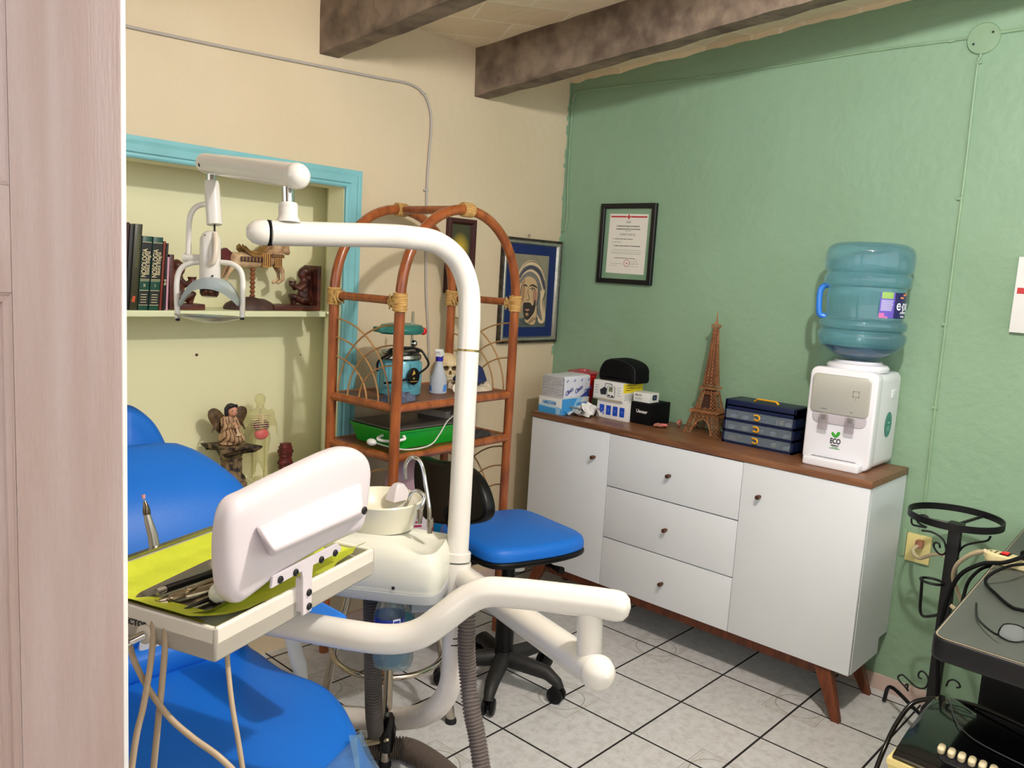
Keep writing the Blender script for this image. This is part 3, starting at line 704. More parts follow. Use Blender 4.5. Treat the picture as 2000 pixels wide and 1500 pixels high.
m = MB(TF); m.lathe([(.008, .456), (.009, .460), (.006, .468), (.003, .474), (.0028, .49), (.0012, .515), (0, .516)], seg=8); m.tube([(.006, 0, .458), (.0065, 0, .482)], .0013, 5); build(m, 'spire_tip', M_tw, tm, smooth=False)

# ---- pink clay pieces
for (px, py, sc, lab) in ((1287, 830, (1.6, 1.0, .35), 'pink clay lump lying in front of the black box'), (1326, 829, (.6, 1.0, .7), 'small pink clay piece half behind the tower model')):
    q = P(px, py, 2, TZ+.01); m = MB(); m.ball((q.x, q.y, TZ+.0125*(sc[2]/.35)**.5*1.0), .022, (sc[1]*.8, sc[0]*.8, sc[2]), 14); m.jit(.006, 45)
    if sc[0] > 1: m.mi = 1; m.ball((q.x+.008, q.y-.018, TZ+.017), .012, (1, 1.7, .5), 12)
    zlo = min(v_.co.z for v_ in m.bm.verts)
    for v_ in m.bm.verts: v_.co.z += TZ-zlo
    build(m, 'clay_piece', [mat('clay_tan', (196, 130, 110), .7, var=.3, vscale=40), mat('clay_pink', (226, 120, 124), .6)], label=lab, cat='clay')

# ---- boxes on the left end
def carton(name, lab, cat, px, py, x, wd, dp_, hh, z=TZ, mats=None, rz=0, bev=.001, mb_extra=None, group=None):
    """front-left bottom corner seen at px,py on the plane x"""
    y = P(px, py, 0, x).y; F = gfr(y, x, z, rz); t_ = thing(name, lab, cat, F @ Vector((wd/2, dp_/2, 0)), GR+rz)
    m = MB(F); m.box((0, 0, 0), (wd, dp_, hh), bev); build(m, 'carton', mats or M_card, t_); return t_, F
# glove box
gA = P(1051, 806, 0, 2.845).y; gB = P(1096, 812, 0, 2.845).y
GW = gA-gB; GH = P(1096, 780, 0, 2.845).z-TZ; GD = .20
tg, F = carton('glove_box', 'white and blue glove box under the paper towel pack', 'box', 1051, 806, 2.845, GW, GD, GH)
M_sky = mat('box_sky', (60, 150, 214), .45); M_pale = mat('box_pale_blue', (150, 200, 232), .45)
m = MB(F)
m.prism([(0.001, .0), (GW-.001, .0), (GW-.001, GH*.34), (.001, GH*.40)], 0, .0005, FACE); m.mi = 1; m.prism([(0.001, GH*.40), (GW-.001, GH*.34), (GW-.001, GH*.44), (.001, GH*.5)], 0, .0005, FACE)
m.mi = 0; text_into(m, 'AMBIDERM', .024, FACE @ Matrix.Translation((GW*.46, GH*.66, .0006)), bold=.0006, sx=.68); m.mi = 1
m.prism(rrect(.026, .034, .008, 4, GW*.85, GH*.24), .0005, .001, FACE)
SR = basis((GW, 0, 0), (0, 1, 0), (0, 0, 1), (1, 0, 0))   # right cheek: local x into the wall
m.mi = 0; m.prism([(0, 0), (GD*.3, 0), (GD*.55, GH), (0, GH)], 0, .0005, SR); m.mi = 1; m.prism([(GD*.55, GH), (GD*.3, 0), (GD*.45, 0), (GD*.75, GH)], 0, .0005, SR)
m.mi = 0; text_into(m, 'AMBIDERM', .022, SR @ Matrix.Translation((GD*.7, GH*.6, .0008)), bold=.0005, sx=.7)
build(m, 'print', [M_sky, M_pale], tg, smooth=False)
# paper towel pack on top of it
F = gfr(gA-.008, 2.85, TZ+GH+.0005, math.radians(2)); tp = thing('paper_towel_pack', 'wrapped stack of folded paper towels lying on the glove box', 'paper towels', F @ Vector((.06, .12, 0)), GR)
PW, PD, PH = GW*.90, .20, .098
m = MB(F)
for i in range(15):
    z0 = i*PH/15; m.box((.006+random.uniform(0, .004), -.001+random.uniform(0, .003), z0+.0008), (PW-.006-random.uniform(0, .004), PD, z0+PH/15-.0008), .002)
build(m, 'folded_towels', mat('towel_grey', (206, 204, 206), .8, var=.1, vscale=30), tp)
m = MB(F)
pl = rrect(PW, PH+.004, .012, 5, PW/2, PH/2); A = inset(pl, .0012)
v0 = m.ring([(p[0], .006, p[1]) for p in pl]); v1 = m.ring([(p[0], PD+.004, p[1]) for p in pl]); v2 = m.ring([(p[0], .006, p[1]) for p in A]); v3 = m.ring([(p[0], PD, p[1]) for p in A]); m.bridge(v0, v1); m.bridge(v2, v3); m.bridge(v0, v2); m.f(v1)
M_wr = mat('wrapper_white', (224, 226, 236), .35, bump=.5, bscale=25); wr = build(m, 'wrapper', M_wr, tp)
m = MB(F); SR = basis((PW, 0, 0), (0, 1, 0), (0, 0, 1), (1, 0, 0))
for k in range(3): text_into(m, 'Clinics', .028, SR @ Matrix.Translation((.045+k*.072, .030+.006*(k % 2), .0012)) @ Matrix.Rotation(.45, 4, 'Z'), bold=.0006, shear=.3, sx=.8)
for k in range(4): m.prism([(.02+k*.055, .074), (.032+k*.055, .085), (.036+k*.055, .083), (.026+k*.055, .073)], .001, .0014, SR)
m.prism([(.13, .0), (PD, .0), (PD, .035)], .001, .0013, SR)
build(m, 'print', mat('print_indigo', (58, 70, 150), .5), wr, smooth=False)
# sharps bin
sx_, = (3.03,); sy_ = P(1137, 760, 0, 3.12).y
sh_ = thing('sharps_bin', 'red sharps bin with translucent pink lid behind the paper towels', 'bin', (3.12, sy_, TZ)); SH = P(1137, 728, 0, 3.12).z-TZ
m = MB(); m.lathe([(0, 0), (.046, 0), (.048, .004), (.066, SH-.02), (.068, SH-.012), (.068, SH)], (3.12, sy_, TZ), 36, sx=.85); build(m, 'bucket', mat('red_plastic', (206, 20, 30), .3, coat=.2), sh_)
m = MB(); m.lathe([(.066, SH+.0005), (.076, SH+.003), (.076, SH+.009), (.06, SH+.012), (.03, SH+.013), (.028, SH+.02), (.0, SH+.02)], (3.12, sy_, TZ), 36, sx=.9); build(m, 'lid', mat('pink_lid', (226, 90, 110), .2, trans=.4, alpha=.85), sh_)
# lower white carton with blue windows
y0 = P(1165, 809, 0, 2.985).y; WW = y0-P(1226, 818, 0, 2.985).y; WH = P(1228, 789, 0, 2.985).z-TZ
tw, F = carton('medicine_carton', 'flat white carton with four blue windows, under the monitor box', 'box', 1165, 809, 2.985, WW, .13, WH)
m = MB(F)
for k in range(4): cx = WW*(.16+k*.215); m.prism(rrect(WW*.15, WH*.52, .002, 2, cx, WH*.46), 0, .0006, FACE)
m.mi = 1
for k in range(4): text_into(m, str(k+1), .012, FACE @ Matrix.Translation((WW*(.16+k*.215), WH*.46, .0008)))
build(m, 'print', [mat('window_blue', (28, 74, 190), .4), M_pale], tw, smooth=False)
# blood pressure monitor box
MZ = TZ+WH+.0006; MH = P(1160, 741, 0, 2.975).z-MZ+.002; y0 = P(1158, 780, 0, 2.975).y; MW = y0-P(1215, 788, 0, 2.975).y
tmn, F = carton('blood_pressure_monitor_box', 'white carton picturing a blood pressure monitor, under the black pouch', 'box', 1158, 780, 2.975, MW, .155, MH, MZ)
m = MB(F); q = FACE
m.mi = 0; m.prism(rrect(MW*.27, MH*.62, .008, 4, MW*.60, MH*.47), 0, .0005, q); m.mi = 1; m.prism(rrect(MW*.24, MH*.57, .007, 4, MW*.60, MH*.48), .0005, .0009, q)
m.mi = 2; m.prism(rrect(MW*.14, MH*.26, .002, 2, MW*.59, MH*.60), .0009, .0012, q)
m.mi = 0; m.prism(rrect(MW*.085, MH*.085, .003, 3, MW*.54, MH*.27), .0009, .0012, q); m.prism(rrect(MW*.085, MH*.085, .003, 3, MW*.65, MH*.25), .0009, .0012, q)
m.prism([(MW*.22, MH*.50), (MW*.36, MH*.68), (MW*.46, MH*.62), (MW*.44, MH*.28), (MW*.26, MH*.26)], 0, .0006, q)
m.tube([q @ Vector((MW*.4, MH*.68, .001)), q @ Vector((MW*.40, MH*.88, .001)), q @ Vector((MW*.62, MH*.88, .001)), q @ Vector((MW*.62, MH*.8, .001))], .0014, 5)
text_into(m, '128', .013, q @ Matrix.Translation((MW*.59, MH*.65, .0013))); text_into(m, '82', .012, q @ Matrix.Translation((MW*.59, MH*.55, .0013)))
for k in range(4):
    for xx in (.05, .80): m.prism([(MW*xx, MH*(.72-k*.13)), (MW*(xx+.12), MH*(.72-k*.13)), (MW*(xx+.12), MH*(.735-k*.13)), (MW*xx, MH*(.735-k*.13))], 0, .0004, q)
m.mi = 3; m.prism([(0, 0), (MW, 0), (MW, MH*.08), (0, MH*.08)], 0, .0005, q)
SR = basis((MW, 0, 0), (0, 1, 0), (0, 0, 1), (1, 0, 0)); m.mi = 4; m.prism([(.002, MH*.48), (.153, MH*.48), (.153, MH*.97), (.002, MH*.97)], 0, .0005, SR)
m.mi = 0
for k in range(3): m.prism([(.02, MH*(.85-k*.12)), (.10-k*.02, MH*(.85-k*.12)), (.10-k*.02, MH*(.88-k*.12)), (.02, MH*(.88-k*.12))], .0005, .0008, SR)
for k in range(5): m.prism([(.015, MH*(.38-k*.07)), (.12, MH*(.38-k*.07)), (.12, MH*(.395-k*.07)), (.015, MH*(.395-k*.07))], 0, .0004, SR)
build(m, 'print', [M_print, M_card, mat('lcd_green', (150, 160, 124), .3), mat('print_beige', (178, 168, 146), .5), mat('print_yellow', (240, 216, 40), .5)], tmn, smooth=False)
# black pouch
PZ = MZ+MH+.0005; F = gfr(P(1168, 740, 0, 2.985).y, 2.985, PZ); PWd = P(1168, 740, 0, 2.985).y-P(1243, 745, 0, 2.985).y-.02
m = MB(F); out = [(0.0, .0), (PWd*.33, -.001), (PWd*.66, -.001), (PWd, .0), (PWd*1.03, .035), (PWd*.99, .070), (PWd*.8, .092), (PWd*.45, .102), (PWd*.15, .092), (-.002, .050)]
out = [(p.x, p.y) for p in spl([(a, b, 0) for a, b in out], 4, True)]
m.pad(out, 0, .12, .02, rb=.01, m=FACE @ Matrix.Translation((0, 0, -.125)))
for v_ in m.bm.verts: v_.co.z = max(v_.co.z, PZ)
tpz = thing('zip_pouch', 'black rounded zip pouch on top of the monitor box', 'pouch', F @ Vector((PWd/2, .06, 0)), GR); build(m, 'pouch', M_blkm, tpz)
m = MB(F); m.tube([FACE @ Vector((p[0], p[1], -.012)) for p in inset(out, .004)], .0022, 6, closed=True)
for v_ in m.bm.verts: v_.co.z = max(v_.co.z, PZ+.001)
build(m, 'zip', mat('zip_black', (34, 34, 38), .4), tpz)
# black box and the little camera box on it
y0 = P(1230, 822, 0, 3.0).y; BW = y0-P(1270, 828, 0, 3.0).y; BH = P(1230, 783, 0, 3.0).z-TZ
tb2, F = carton('black_box', 'black carton with white lettering beside the blue-windowed carton', 'box', 1230, 822, 3.0, BW, .15, BH, mats=M_blkm)
m = MB(F); text_into(m, 'Ueneer', .021, FACE @ Matrix.Translation((BW*.55, BH*.60, .0006)), bold=.0004, sx=.9); build(m, 'lettering', M_card, tb2, smooth=False)
BZ2 = TZ+BH+.0005; y1_ = P(1237, 780, 0, 3.02).y; CW = y1_-P(1268, 786, 0, 3.02).y
tc2, F = carton('camera_carton', 'small white carton with a camera picture lying on the black box', 'box', 1237, 780, 3.02, CW, .075, .041, BZ2)
m = MB(F); text_into(m, 'PRO XT', .010, FACE @ Matrix.Translation((CW*.3, .029, .0005)), bold=.0003)
for k in range(2): m.prism([(CW*.1, .016-k*.005), (CW*.55, .016-k*.005), (CW*.55, .017-k*.005), (CW*.1, .017-k*.005)], 0, .0004, FACE)
SR = basis((CW, 0, 0), (0, 1, 0), (0, 0, 1), (1, 0, 0)); m.prism(rrect(.034, .024, .007, 4, .04, .022), 0, .0005, SR); m.mi = 1; m.prism([(.04+.008*math.cos(a*.5), .022+.008*math.sin(a*.5)) for a in range(12)], .0005, .0009, SR)
build(m, 'print', [M_print, mat('lens_blue', (70, 92, 124), .3)], tc2, smooth=False)
# crumpled paper with a pen
c0 = P(1132, 805, 2, TZ+.01)
tcp = MB(); random.seed(11)
G = 9
def sheet(cx, cy, sx, sy, rot, amp, seed):
    R2 = Matrix.Rotation(rot, 3, 'Z'); gr = []
    for i in range(G):
        row = []
        for j in range(G):
            x = (i/(G-1)-.5)*sx; y = (j/(G-1)-.5)*sy; h = abs(mnoise.noise(Vector((x*28+seed, y*28, seed))))*amp*2.2+.001
            p = R2 @ Vector((x, y, 0)); row.append(tcp.v((cx+p.x+random.uniform(-.004, .004), cy+p.y+random.uniform(-.004, .004), TZ+h)))
        gr.append(row)
    for i in range(G-1):
        for j in range(G-1): tcp.f([gr[i][j], gr[i+1][j], gr[i+1][j+1]]); tcp.f([gr[i][j], gr[i+1][j+1], gr[i][j+1]])
sheet(c0.x-.01, c0.y, .12, .15, .3, .032, 3.1)
sheet(c0.x+.02, c0.y-.05, .09, .12, 1.1, .045, 7.7)
build(tcp, 'crumpled_paper', mat('paper_white', (226, 224, 220), .7), label='crumpled white paper lying in front of the red sharps bin', cat='paper', smooth=False)
m = MB(); a_ = Vector((c0.x-.045, c0.y+.045, TZ+.034)); b_ = a_+Vector((.006, -.09, -.002)); m.cyl(a_, b_, .0045, .0045, 10); m.mi = 1; m.cyl(b_, b_+Vector((.001, -.014, -.001)), .0055, .004, 10)
build(m, 'pen', [mat('pen_grey', (120, 128, 128), .3), M_blk], label='grey pen with black end resting on the crumpled paper', cat='pen')
# ================================================================ rattan shelf
M_rat = mat('rattan_pole', (166, 92, 46), .28, rgb2=(128, 64, 30), vscale=5, stretch=(7, 7, 1.6), bump=.12, bscale=30, coat=.4, detail=5)
M_cane = mat('thin_cane', (176, 132, 82), .4, var=.2, vscale=20)
M_wrap = mat('cane_wrap', (218, 180, 112), .45, rgb2=(184, 138, 76), vscale=12, stretch=(3, 3, 22), bump=1, bscale=20)
EX, EY, ER, EW, ED = 1.773, 2.531, .078, .633, .345
EF = FR((EX, EY, 0), ER)
et = thing('rattan_shelf', 'tall brown rattan shelf with two arches and cane sunbursts standing by the cream wall', 'shelf unit', EF @ Vector((EW/2, -ED/2, 0)), ER)
PR = .0185; ZC = 1.38; ZA = 1.715
posts = {'A': (0, 0), 'B': (EW, 0), 'C': (0, -ED), 'D': (EW, -ED)}
for y in (0, -ED):
    m = MB(EF); pts = [(0, y, 0), (0, y, .7), (0, y, ZC)]
    arc = [(EW/2-EW/2*math.cos(a), y, ZC+(ZA-ZC)*math.sin(a)**.92) for a in [PI*k/28 for k in range(1, 28)]]
    pts = pts+arc+[(EW, y, ZC), (EW, y, .7), (EW, y, 0)]
    m.tube(pts, PR, 16); build(m, 'arched_post', M_rat, et)
def rail(a, b, r=PR*.86, nm='rail'):
    m = MB(EF); m.tube([a, b], r, 14); build(m, nm, M_rat, et)
for x in (0, EW): rail((x, 0, ZC), (x, -ED, ZC), PR*.8)
rail((EW/2, 0, ZA), (EW/2, -ED, ZA))
SZ = [1.023, .847, .36]
for z in SZ:
    for x in (0, EW): rail((x, 0, z-.016), (x, -ED, z-.016))
    for y in (0, -ED): rail((0, y, z-.016), (EW, y, z-.016))
    m = MB(EF); m.box((.01, -ED+.01, z-.018), (EW-.01, -.01, z-.004)); build(m, 'shelf_board', mat('shelf_board_brown', (122, 74, 46), .45, rgb2=(92, 54, 32), vscale=5, stretch=(1, 12, 1)), et)
def wrap(o, ax, L=.062, r=PR*1.28, nm='binding'):
    m = MB(EF); o = Vector(o); ax = Vector(ax).normalized(); n_ = 11
    for k in range(n_):
        c = o+ax*((k-(n_-1)/2)*L/n_*1.0); t_ = random.uniform(-.3, .3)
        u_ = ax.orthogonal().normalized(); w_ = ax.cross(u_)
        m.tube([c+(u_*math.cos(a)+w_*math.sin(a))*r+ax*(t_*.006*math.sin(a)) for a in [2*PI*i/14 for i in range(14)]], .0031, 5, closed=True)
    m.tube([o-ax*L/2, o+ax*L/2], r*.97, 14)
    return m
def xwrap(o, axs, dirs):
    m = wrap(o, (0, 0, 1)); 
    for dv in dirs:
        dv = Vector(dv)
        for k in range(5):
            c = Vector(o)+dv*(.022+k*.0045); u_ = dv.orthogonal().normalized(); w_ = dv.cross(u_)
            m.tube([c+(u_*math.cos(a)+w_*math.sin(a))*PR*.98 for a in [2*PI*i/12 for i in range(12)]], .003, 5, closed=True)
        side = Vector((1, 0, 0)) if abs(dv.y) > .5 else Vector((0, 1, 0))
        for k in range(4):
            for sg in (-1, 1):
                a_ = Vector(o)+Vector((0, 0, sg*(.012+k*.007)))-dv*.004; 
                m.tube([a_+side*PR*1.25+dv*0, Vector(o)+side*PR*1.15+dv*.022, Vector(o)-Vector((0, 0, sg*(.010+k*.005)))+side*PR*.9+dv*(.034)], .003, 5)
                m.tube([a_-side*PR*1.25+dv*0, Vector(o)-side*PR*1.15+dv*.022, Vector(o)-Vector((0, 0, sg*(.010+k*.005)))-side*PR*.9+dv*(.034)], .003, 5)
    return m
for nm, (x, y) in posts.items():
    m = xwrap((x, y, ZC-.004), None, [(0, -1 if y == 0 else 1, 0)]); build(m, 'binding', M_wrap, et)
for y in (0, -ED):
    m = wrap((EW/2, y, ZA), (1, 0, 0), L=.05); build(m, 'binding', M_wrap, et)
# cane sunbursts in both sides, two tiers
def arcs(x, z0, hs, side_frac):
    m = MB(EF)
    for sg in (0, 1):
        y0 = 0 if sg == 0 else -ED; dr_ = -1 if sg == 0 else 1
        for h, wd in hs:
            pts = [(x, y0+dr_*wd*ED*math.sin(a), z0+h*math.cos(a)) for a in [PI/2*k/14 for k in range(15)]]
            m.tube(pts, .0032, 6)
    return m
for x in (0, EW):
    build(arcs(x, 1.012, ((.285, .90), (.215, .74), (.145, .56)), 0), 'cane_sunburst', M_cane, et)
    build(arcs(x, .37, ((.42, .9), (.34, .74), (.26, .56)), 0), 'cane_sunburst', M_cane, et)
# ---------------------------------------------------------------- on its upper shelf
Z1 = 1.023-.004
def ES(px, py, z): return P(px, py, 2, z)
M_teal = mat('teal_enamel', (84, 150, 166), .3, coat=.3, metal=.1); M_tealg = mat('teal_green', (52, 122, 112), .3, metal=.35, coat=.3)
pc_ = ES(800, 760, Z1); kx, ky = EF @ Vector((.185, -.145, 0)) and (EF @ Vector((.200, -.150, 0))).xy
vm = thing('vacuum_former', 'teal metal vacuum forming machine with raised green lid on the upper rattan shelf', 'dental machine', (kx, ky, Z1))
K = FR((kx, ky, Z1), 0)
m = MB(K); m.lathe([(0, 0), (.076, 0), (.082, .006), (.082, .028), (.078, .032), (.078, .125), (.072, .134), (0, .134)], seg=40)
for k in range(10):
    a = 2*PI*k/10+.2; m.tube([(.078*math.cos(a), .078*math.sin(a), .034), (.078*math.cos(a), .078*math.sin(a), .122)], .008, 8)
build(m, 'base', M_teal, vm)
m = MB(K); m.lathe([(.0, .134), (.076, .134), (.080, .140), (.078, .152), (.070, .156), (.072, .163), (.066, .168), (.0, .168)], seg=36); build(m, 'metal_ring', M_steel, vm)
m = MB(K); m.tube([(.070, .02, .16), (.070, .02, .31)], .0055, 10); m.ball((.076, .014, .188), .014); build(m, 'lid_rod', M_chrome, vm)
m = MB(K); dv = Vector((1, 0, 0)); m.lathe([(.0, .228), (.074, .229), (.080, .236), (.080, .250), (.070, .262), (.04, .268), (0, .269)], (.0, 0, 0), 40, sx=1.2, sy=.85); m.box((-.118, -.022, .235), (-.08, .022, .256), .006); build(m, 'lid', M_tealg, vm)
m = MB(K); m.ball((.092, -.018, .238), .015); build(m, 'red_knob', mat('knob_red', (208, 26, 34), .25, coat=.4), vm)
m = MB(K); a0 = math.atan2(-ky, -kx)+.62
lo_ = (.087*math.cos(a0), .087*math.sin(a0), .078); m.lathe([(.032, 0), (.032, .003), (.029, .004), (0, .004)], lo_, 28, axis=(math.cos(a0), math.sin(a0), 0), sx=.85); bd = build(m, 'badge', M_blk, vm)
m = MB(K); nrm = Vector((math.cos(a0), math.sin(a0), 0)); tx_ = Vector((-nrm.y, nrm.x, 0)); bm_ = basis(Vector(lo_)+nrm*.0042, tx_, (0, 0, 1), nrm)
m.prism([(-.009, .004), (.009, .004), (0, .024)], 0, .0004, bm_); text_into(m, 'H', .012, bm_ @ Matrix.Translation((0, -.008, 0)), bold=.0004); m.prism([(-.016, -.018), (.016, -.018), (.016, -.020), (-.016, -.020)], 0, .0004, bm_); build(m, 'badge_print', mat('badge_gold', (196, 160, 70), .4), bd, smooth=False)
m = MB(K); m.tube(spl([(.06, -.05, .165), (.02, -.09, .172), (-.06, -.10, .16), (-.09, -.04, .165), (-.02, .0, .175), (.06, -.03, .172), (.085, -.05, .14), (.088, -.06, .11), (.0, -.098, .085), (-.07, -.085, .062), (-.095, -.03, .05)], 7), .0042, 8)
m.tube(spl([(.05, -.04, .17), (.0, -.07, .18), (-.07, -.06, .17), (-.1, 0, .13), (-.098, .01, .09)], 6), .0042, 8); build(m, 'power_cord', M_blk, vm)
# spray bottle
sb_ = EF @ Vector((.245, -.295, 0)); sb_ = ES(855, 768, Z1); SB = FR((sb_.x, sb_.y, Z1), .5)
sp = thing('spray_bottle', 'translucent spray bottle with blue neck and white trigger on the rattan shelf', 'spray bottle', (sb_.x, sb_.y, Z1), .5)
m = MB(SB); m.lathe([(0, 0), (.030, 0), (.034, .004), (.034, .042), (.033, .056), (.028, .070), (.018, .098), (.0135, .118), (.0135, .128), (0, .128)], seg=36)
build(m, 'bottle', mat('milky_plastic', (206, 214, 226), .3, trans=.35, ior=1.15, alpha=.93), sp)
m = MB(SB); m.lathe([(.0, .126), (.0145, .126), (.0145, .142), (.012, .145), (0, .145)], seg=24); build(m, 'neck_ring', mat('royal_blue', (36, 28, 150), .35), sp)
m = MB(SB); m.prism([(p.x, p.y) for p in spl([(-.014, .143, 0), (-.018, .156, 0), (-.024, .166, 0), (-.018, .172, 0), (.004, .172, 0), (.020, .162, 0), (.032, .143, 0), (.022, .144, 0), (.012, .150, 0), (.010, .143, 0)], 3, True)], -.011, .011, FACE); build(m, 'trigger', mat('off_white_plastic', (230, 230, 226), .35), sp, bevel=.002)
m = MB(SB)
def on_cyl(m, a, zc, w_, h_, R_c, sl):
    k = 5
    for i in range(k):
        a0_ = a-w_/2+w_*i/k; a1_ = a0_+w_/k*.75; z0 = zc-h_/2+random.uniform(0, .006); z1 = zc+h_/2-random.uniform(0, .006)
        m.quad((R_c*math.cos(a0_), R_c*math.sin(a0_), z0), (R_c*math.cos(a1_), R_c*math.sin(a1_), z0), (R_c*math.cos(a1_+sl), R_c*math.sin(a1_+sl), z1), (R_c*math.cos(a0_+sl), R_c*math.sin(a0_+sl), z1))
vd = math.atan2(-sb_.y, -sb_.x)-.5
on_cyl(m, vd-1.0, .022, .6, .026, .0345, -.15); on_cyl(m, vd+.85, .024, .6, .034, .0345, .15); build(m, 'blue_mark', mat('mark_blue', (24, 128, 220), .4), sp, smooth=False)
# skull
sk = ES(886, 752, Z1); sk = sk + Vector((.03, .07, 0)); SK = FR((sk.x, sk.y, Z1), math.radians(-30))
st_ = thing('skull_model', 'cream resin skull model behind the spray bottle, partly hidden by the white pole', 'skull', (sk.x, sk.y, Z1), math.radians(-30))
m = MB(SK); m.ball((0, .02, .088), .052, (.92, 1.15, .92), 20); m.ball((0, -.020, .052), .032, (1.05, .8, 1.2), 14)
for s_ in (-1, 1): m.ball((s_*.024, -.026, .058), .013, (1.1, 1, .8), 10); m.ball((s_*.018, -.036, .086), .016, (1.2, .7, .45), 10)
m.ball((0, -.036, .030), .022, (1.1, .8, .9), 12); m.fuse(.0028)
for v_ in m.bm.verts:
    l = SK.inverted() @ v_.co
    for s_ in (-1, 1):
        d = math.hypot((l.x-s_*.018)/.0135, (l.z-.075)/.0125)
        if d < 1 and l.y < 0: l.y += .017*(1-d*d)
    d = math.hypot(l.x/.0065, (l.z-.056)/.011)
    if d < 1 and l.y < 0: l.y += .012*(1-d*d)
    v_.co = SK @ l
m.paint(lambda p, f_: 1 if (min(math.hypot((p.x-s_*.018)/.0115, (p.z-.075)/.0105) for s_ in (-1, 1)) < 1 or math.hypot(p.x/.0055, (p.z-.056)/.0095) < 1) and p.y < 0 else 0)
zl = min(v_.co.z for v_ in m.bm.verts)
for v_ in m.bm.verts: v_.co.z += Z1-zl+.0003
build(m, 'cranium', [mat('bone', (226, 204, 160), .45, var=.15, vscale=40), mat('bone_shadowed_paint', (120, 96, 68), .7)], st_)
m = MB(SK)
for k in range(9): a = (k-4)*.2; m.box((math.sin(a)*.022-.0022, -.056+.012*(1-math.cos(a))*2-.001, .018), (math.sin(a)*.022+.0022, -.050+.012*(1-math.cos(a))*2, .0295), .0008); m.box((math.sin(a)*.022-.0022, -.056+.012*(1-math.cos(a))*2-.001, .0305), (math.sin(a)*.022+.0022, -.050+.012*(1-math.cos(a))*2, .040), .0008)
build(m, 'teeth', mat('teeth_cream', (232, 220, 186), .35), st_)
# roll of tape
tr = ES(893, 768, Z1); m = MB(); m.lathe([(.010, 0), (.020, 0), (.020, .022), (.010, .022), (.010, 0)], (tr.x, tr.y, Z1+.0205), 28, axis=(-.65, -.75, .1), cap=False)
build(m, 'tape_roll', mat('tape_cream', (226, 214, 196), .5), label='small cream roll of tape standing on edge beside the spray bottle', cat='tape')
# cloths
def cloth(cx, cy, z, sx, sy, h, rz, seed, n=26, fold=14, sag=0):
    m = MB(FR((cx, cy, z), rz)); gr = []
    for i in range(n):
        row = []
        for j in range(n):
            u_ = i/(n-1)*2-1; v_ = j/(n-1)*2-1; rr = max(abs(u_), abs(v_)); e = max(0, 1-rr**4)
            hh = h*e*(.45+.55*abs(mnoise.noise(Vector((u_*fold*.12+seed, v_*fold*.12, seed)))*2))+.004*e*math.sin(u_*fold+3*v_)
            k_ = 1-.25*(u_*u_*v_*v_)
            row.append(m.v((u_*sx/2*k_+.01*mnoise.noise(Vector((v_*3, seed, 0))), v_*sy/2*k_+.01*mnoise.noise(Vector((u_*3, 0, seed))), max(.0015, hh+.002))))
        gr.append(row)
    for i in range(n-1):
        for j in range(n-1): m.f([gr[i][j], gr[i+1][j], gr[i+1][j+1], gr[i][j+1]])
    b0 = [gr[i][0] for i in range(n)]+[gr[n-1][j] for j in range(1, n)]+[gr[i][n-1] for i in range(n-2, -1, -1)]+[gr[0][j] for j in range(n-2, 0, -1)]
    m.f(list(reversed(b0))); return m
c1 = EF @ Vector((.535, -.215, 0)); m = cloth(c1.x, c1.y, Z1, .17, .16, .042, ER, 2.2)
build(m, 'beige_cloth', mat('cloth_beige', (206, 190, 168), .9, var=.2, vscale=30), label='crumpled beige cloth under the navy cap on the rattan shelf', cat='cloth')
m = cloth(c1.x+.005, c1.y+.01, Z1+.034, .16, .13, .055, ER+.5, 5.5, fold=8)
cp = build(m, 'navy_cap', mat('cloth_navy', (34, 50, 100), .85, var=.35, vscale=120), label='navy blue cloth cap lying on the beige cloth', cat='cap')
c2 = EF @ Vector((.085, -.265, 0)); m = cloth(c2.x, c2.y, Z1, .16, .11, .03, .4, 8.1)
build(m, 'slate_cloth', mat('cloth_slate', (96, 104, 128), .9, var=.4, vscale=30), label='slate blue crumpled cloth at the left end of the upper rattan shelf', cat='cloth')
# ---------------------------------------------------------------- on its middle shelf
Z2 = .847-.004
TG = FR(EF @ Vector((.245, -.185, 0)) + Vector((0, 0, Z2)), ER-.05)
gt = thing('green_tray', 'bright green plastic tray with dark grey sheet on top, middle rattan shelf', 'tray', TG.translation, ER-.05)
m = MB(TG); ro = rrect(.40, .27, .02, 4); ri = rrect(.36, .235, .02, 4)
sh0 = [[(p[0], p[1], .002) for p in ri], [(p[0], p[1], .066) for p in ro], [(p[0]*1.03, p[1]*1.04, .067) for p in ro], [(p[0]*1.03, p[1]*1.04, .071) for p in ro], [(p[0]*.985, p[1]*.98, .071) for p in ro], [(p[0]*.985, p[1]*.98, .006) for p in ri]]
V = [m.ring(q) for q in sh0]
for a, b in zip(V, V[1:]): m.bridge(a, b)
m.f(V[0]); m.f(V[-1]); build(m, 'tray_shell', mat('bright_green', (16, 156, 40), .35, coat=.2), gt)
m = MB(TG); m.tube(spl([(-.205, -.07, .05), (-.235, -.08, .045), (-.24, -.105, .042), (-.21, -.132, .04), (-.17, -.147, .046), (-.165, -.137, .055)], 5), .0055, 8); build(m, 'handle', mat('white_handle', (230, 230, 226), .35), gt)
m = MB(FR(TG.translation, ER-.05)); m.pad(rrect(.385, .258, .012, 4), .071, .079, .002); 
build(m, 'dark_sheet', mat('film_grey', (84, 80, 74), .35, var=.15), label='thin dark grey plate lying on the green tray', cat='plate')
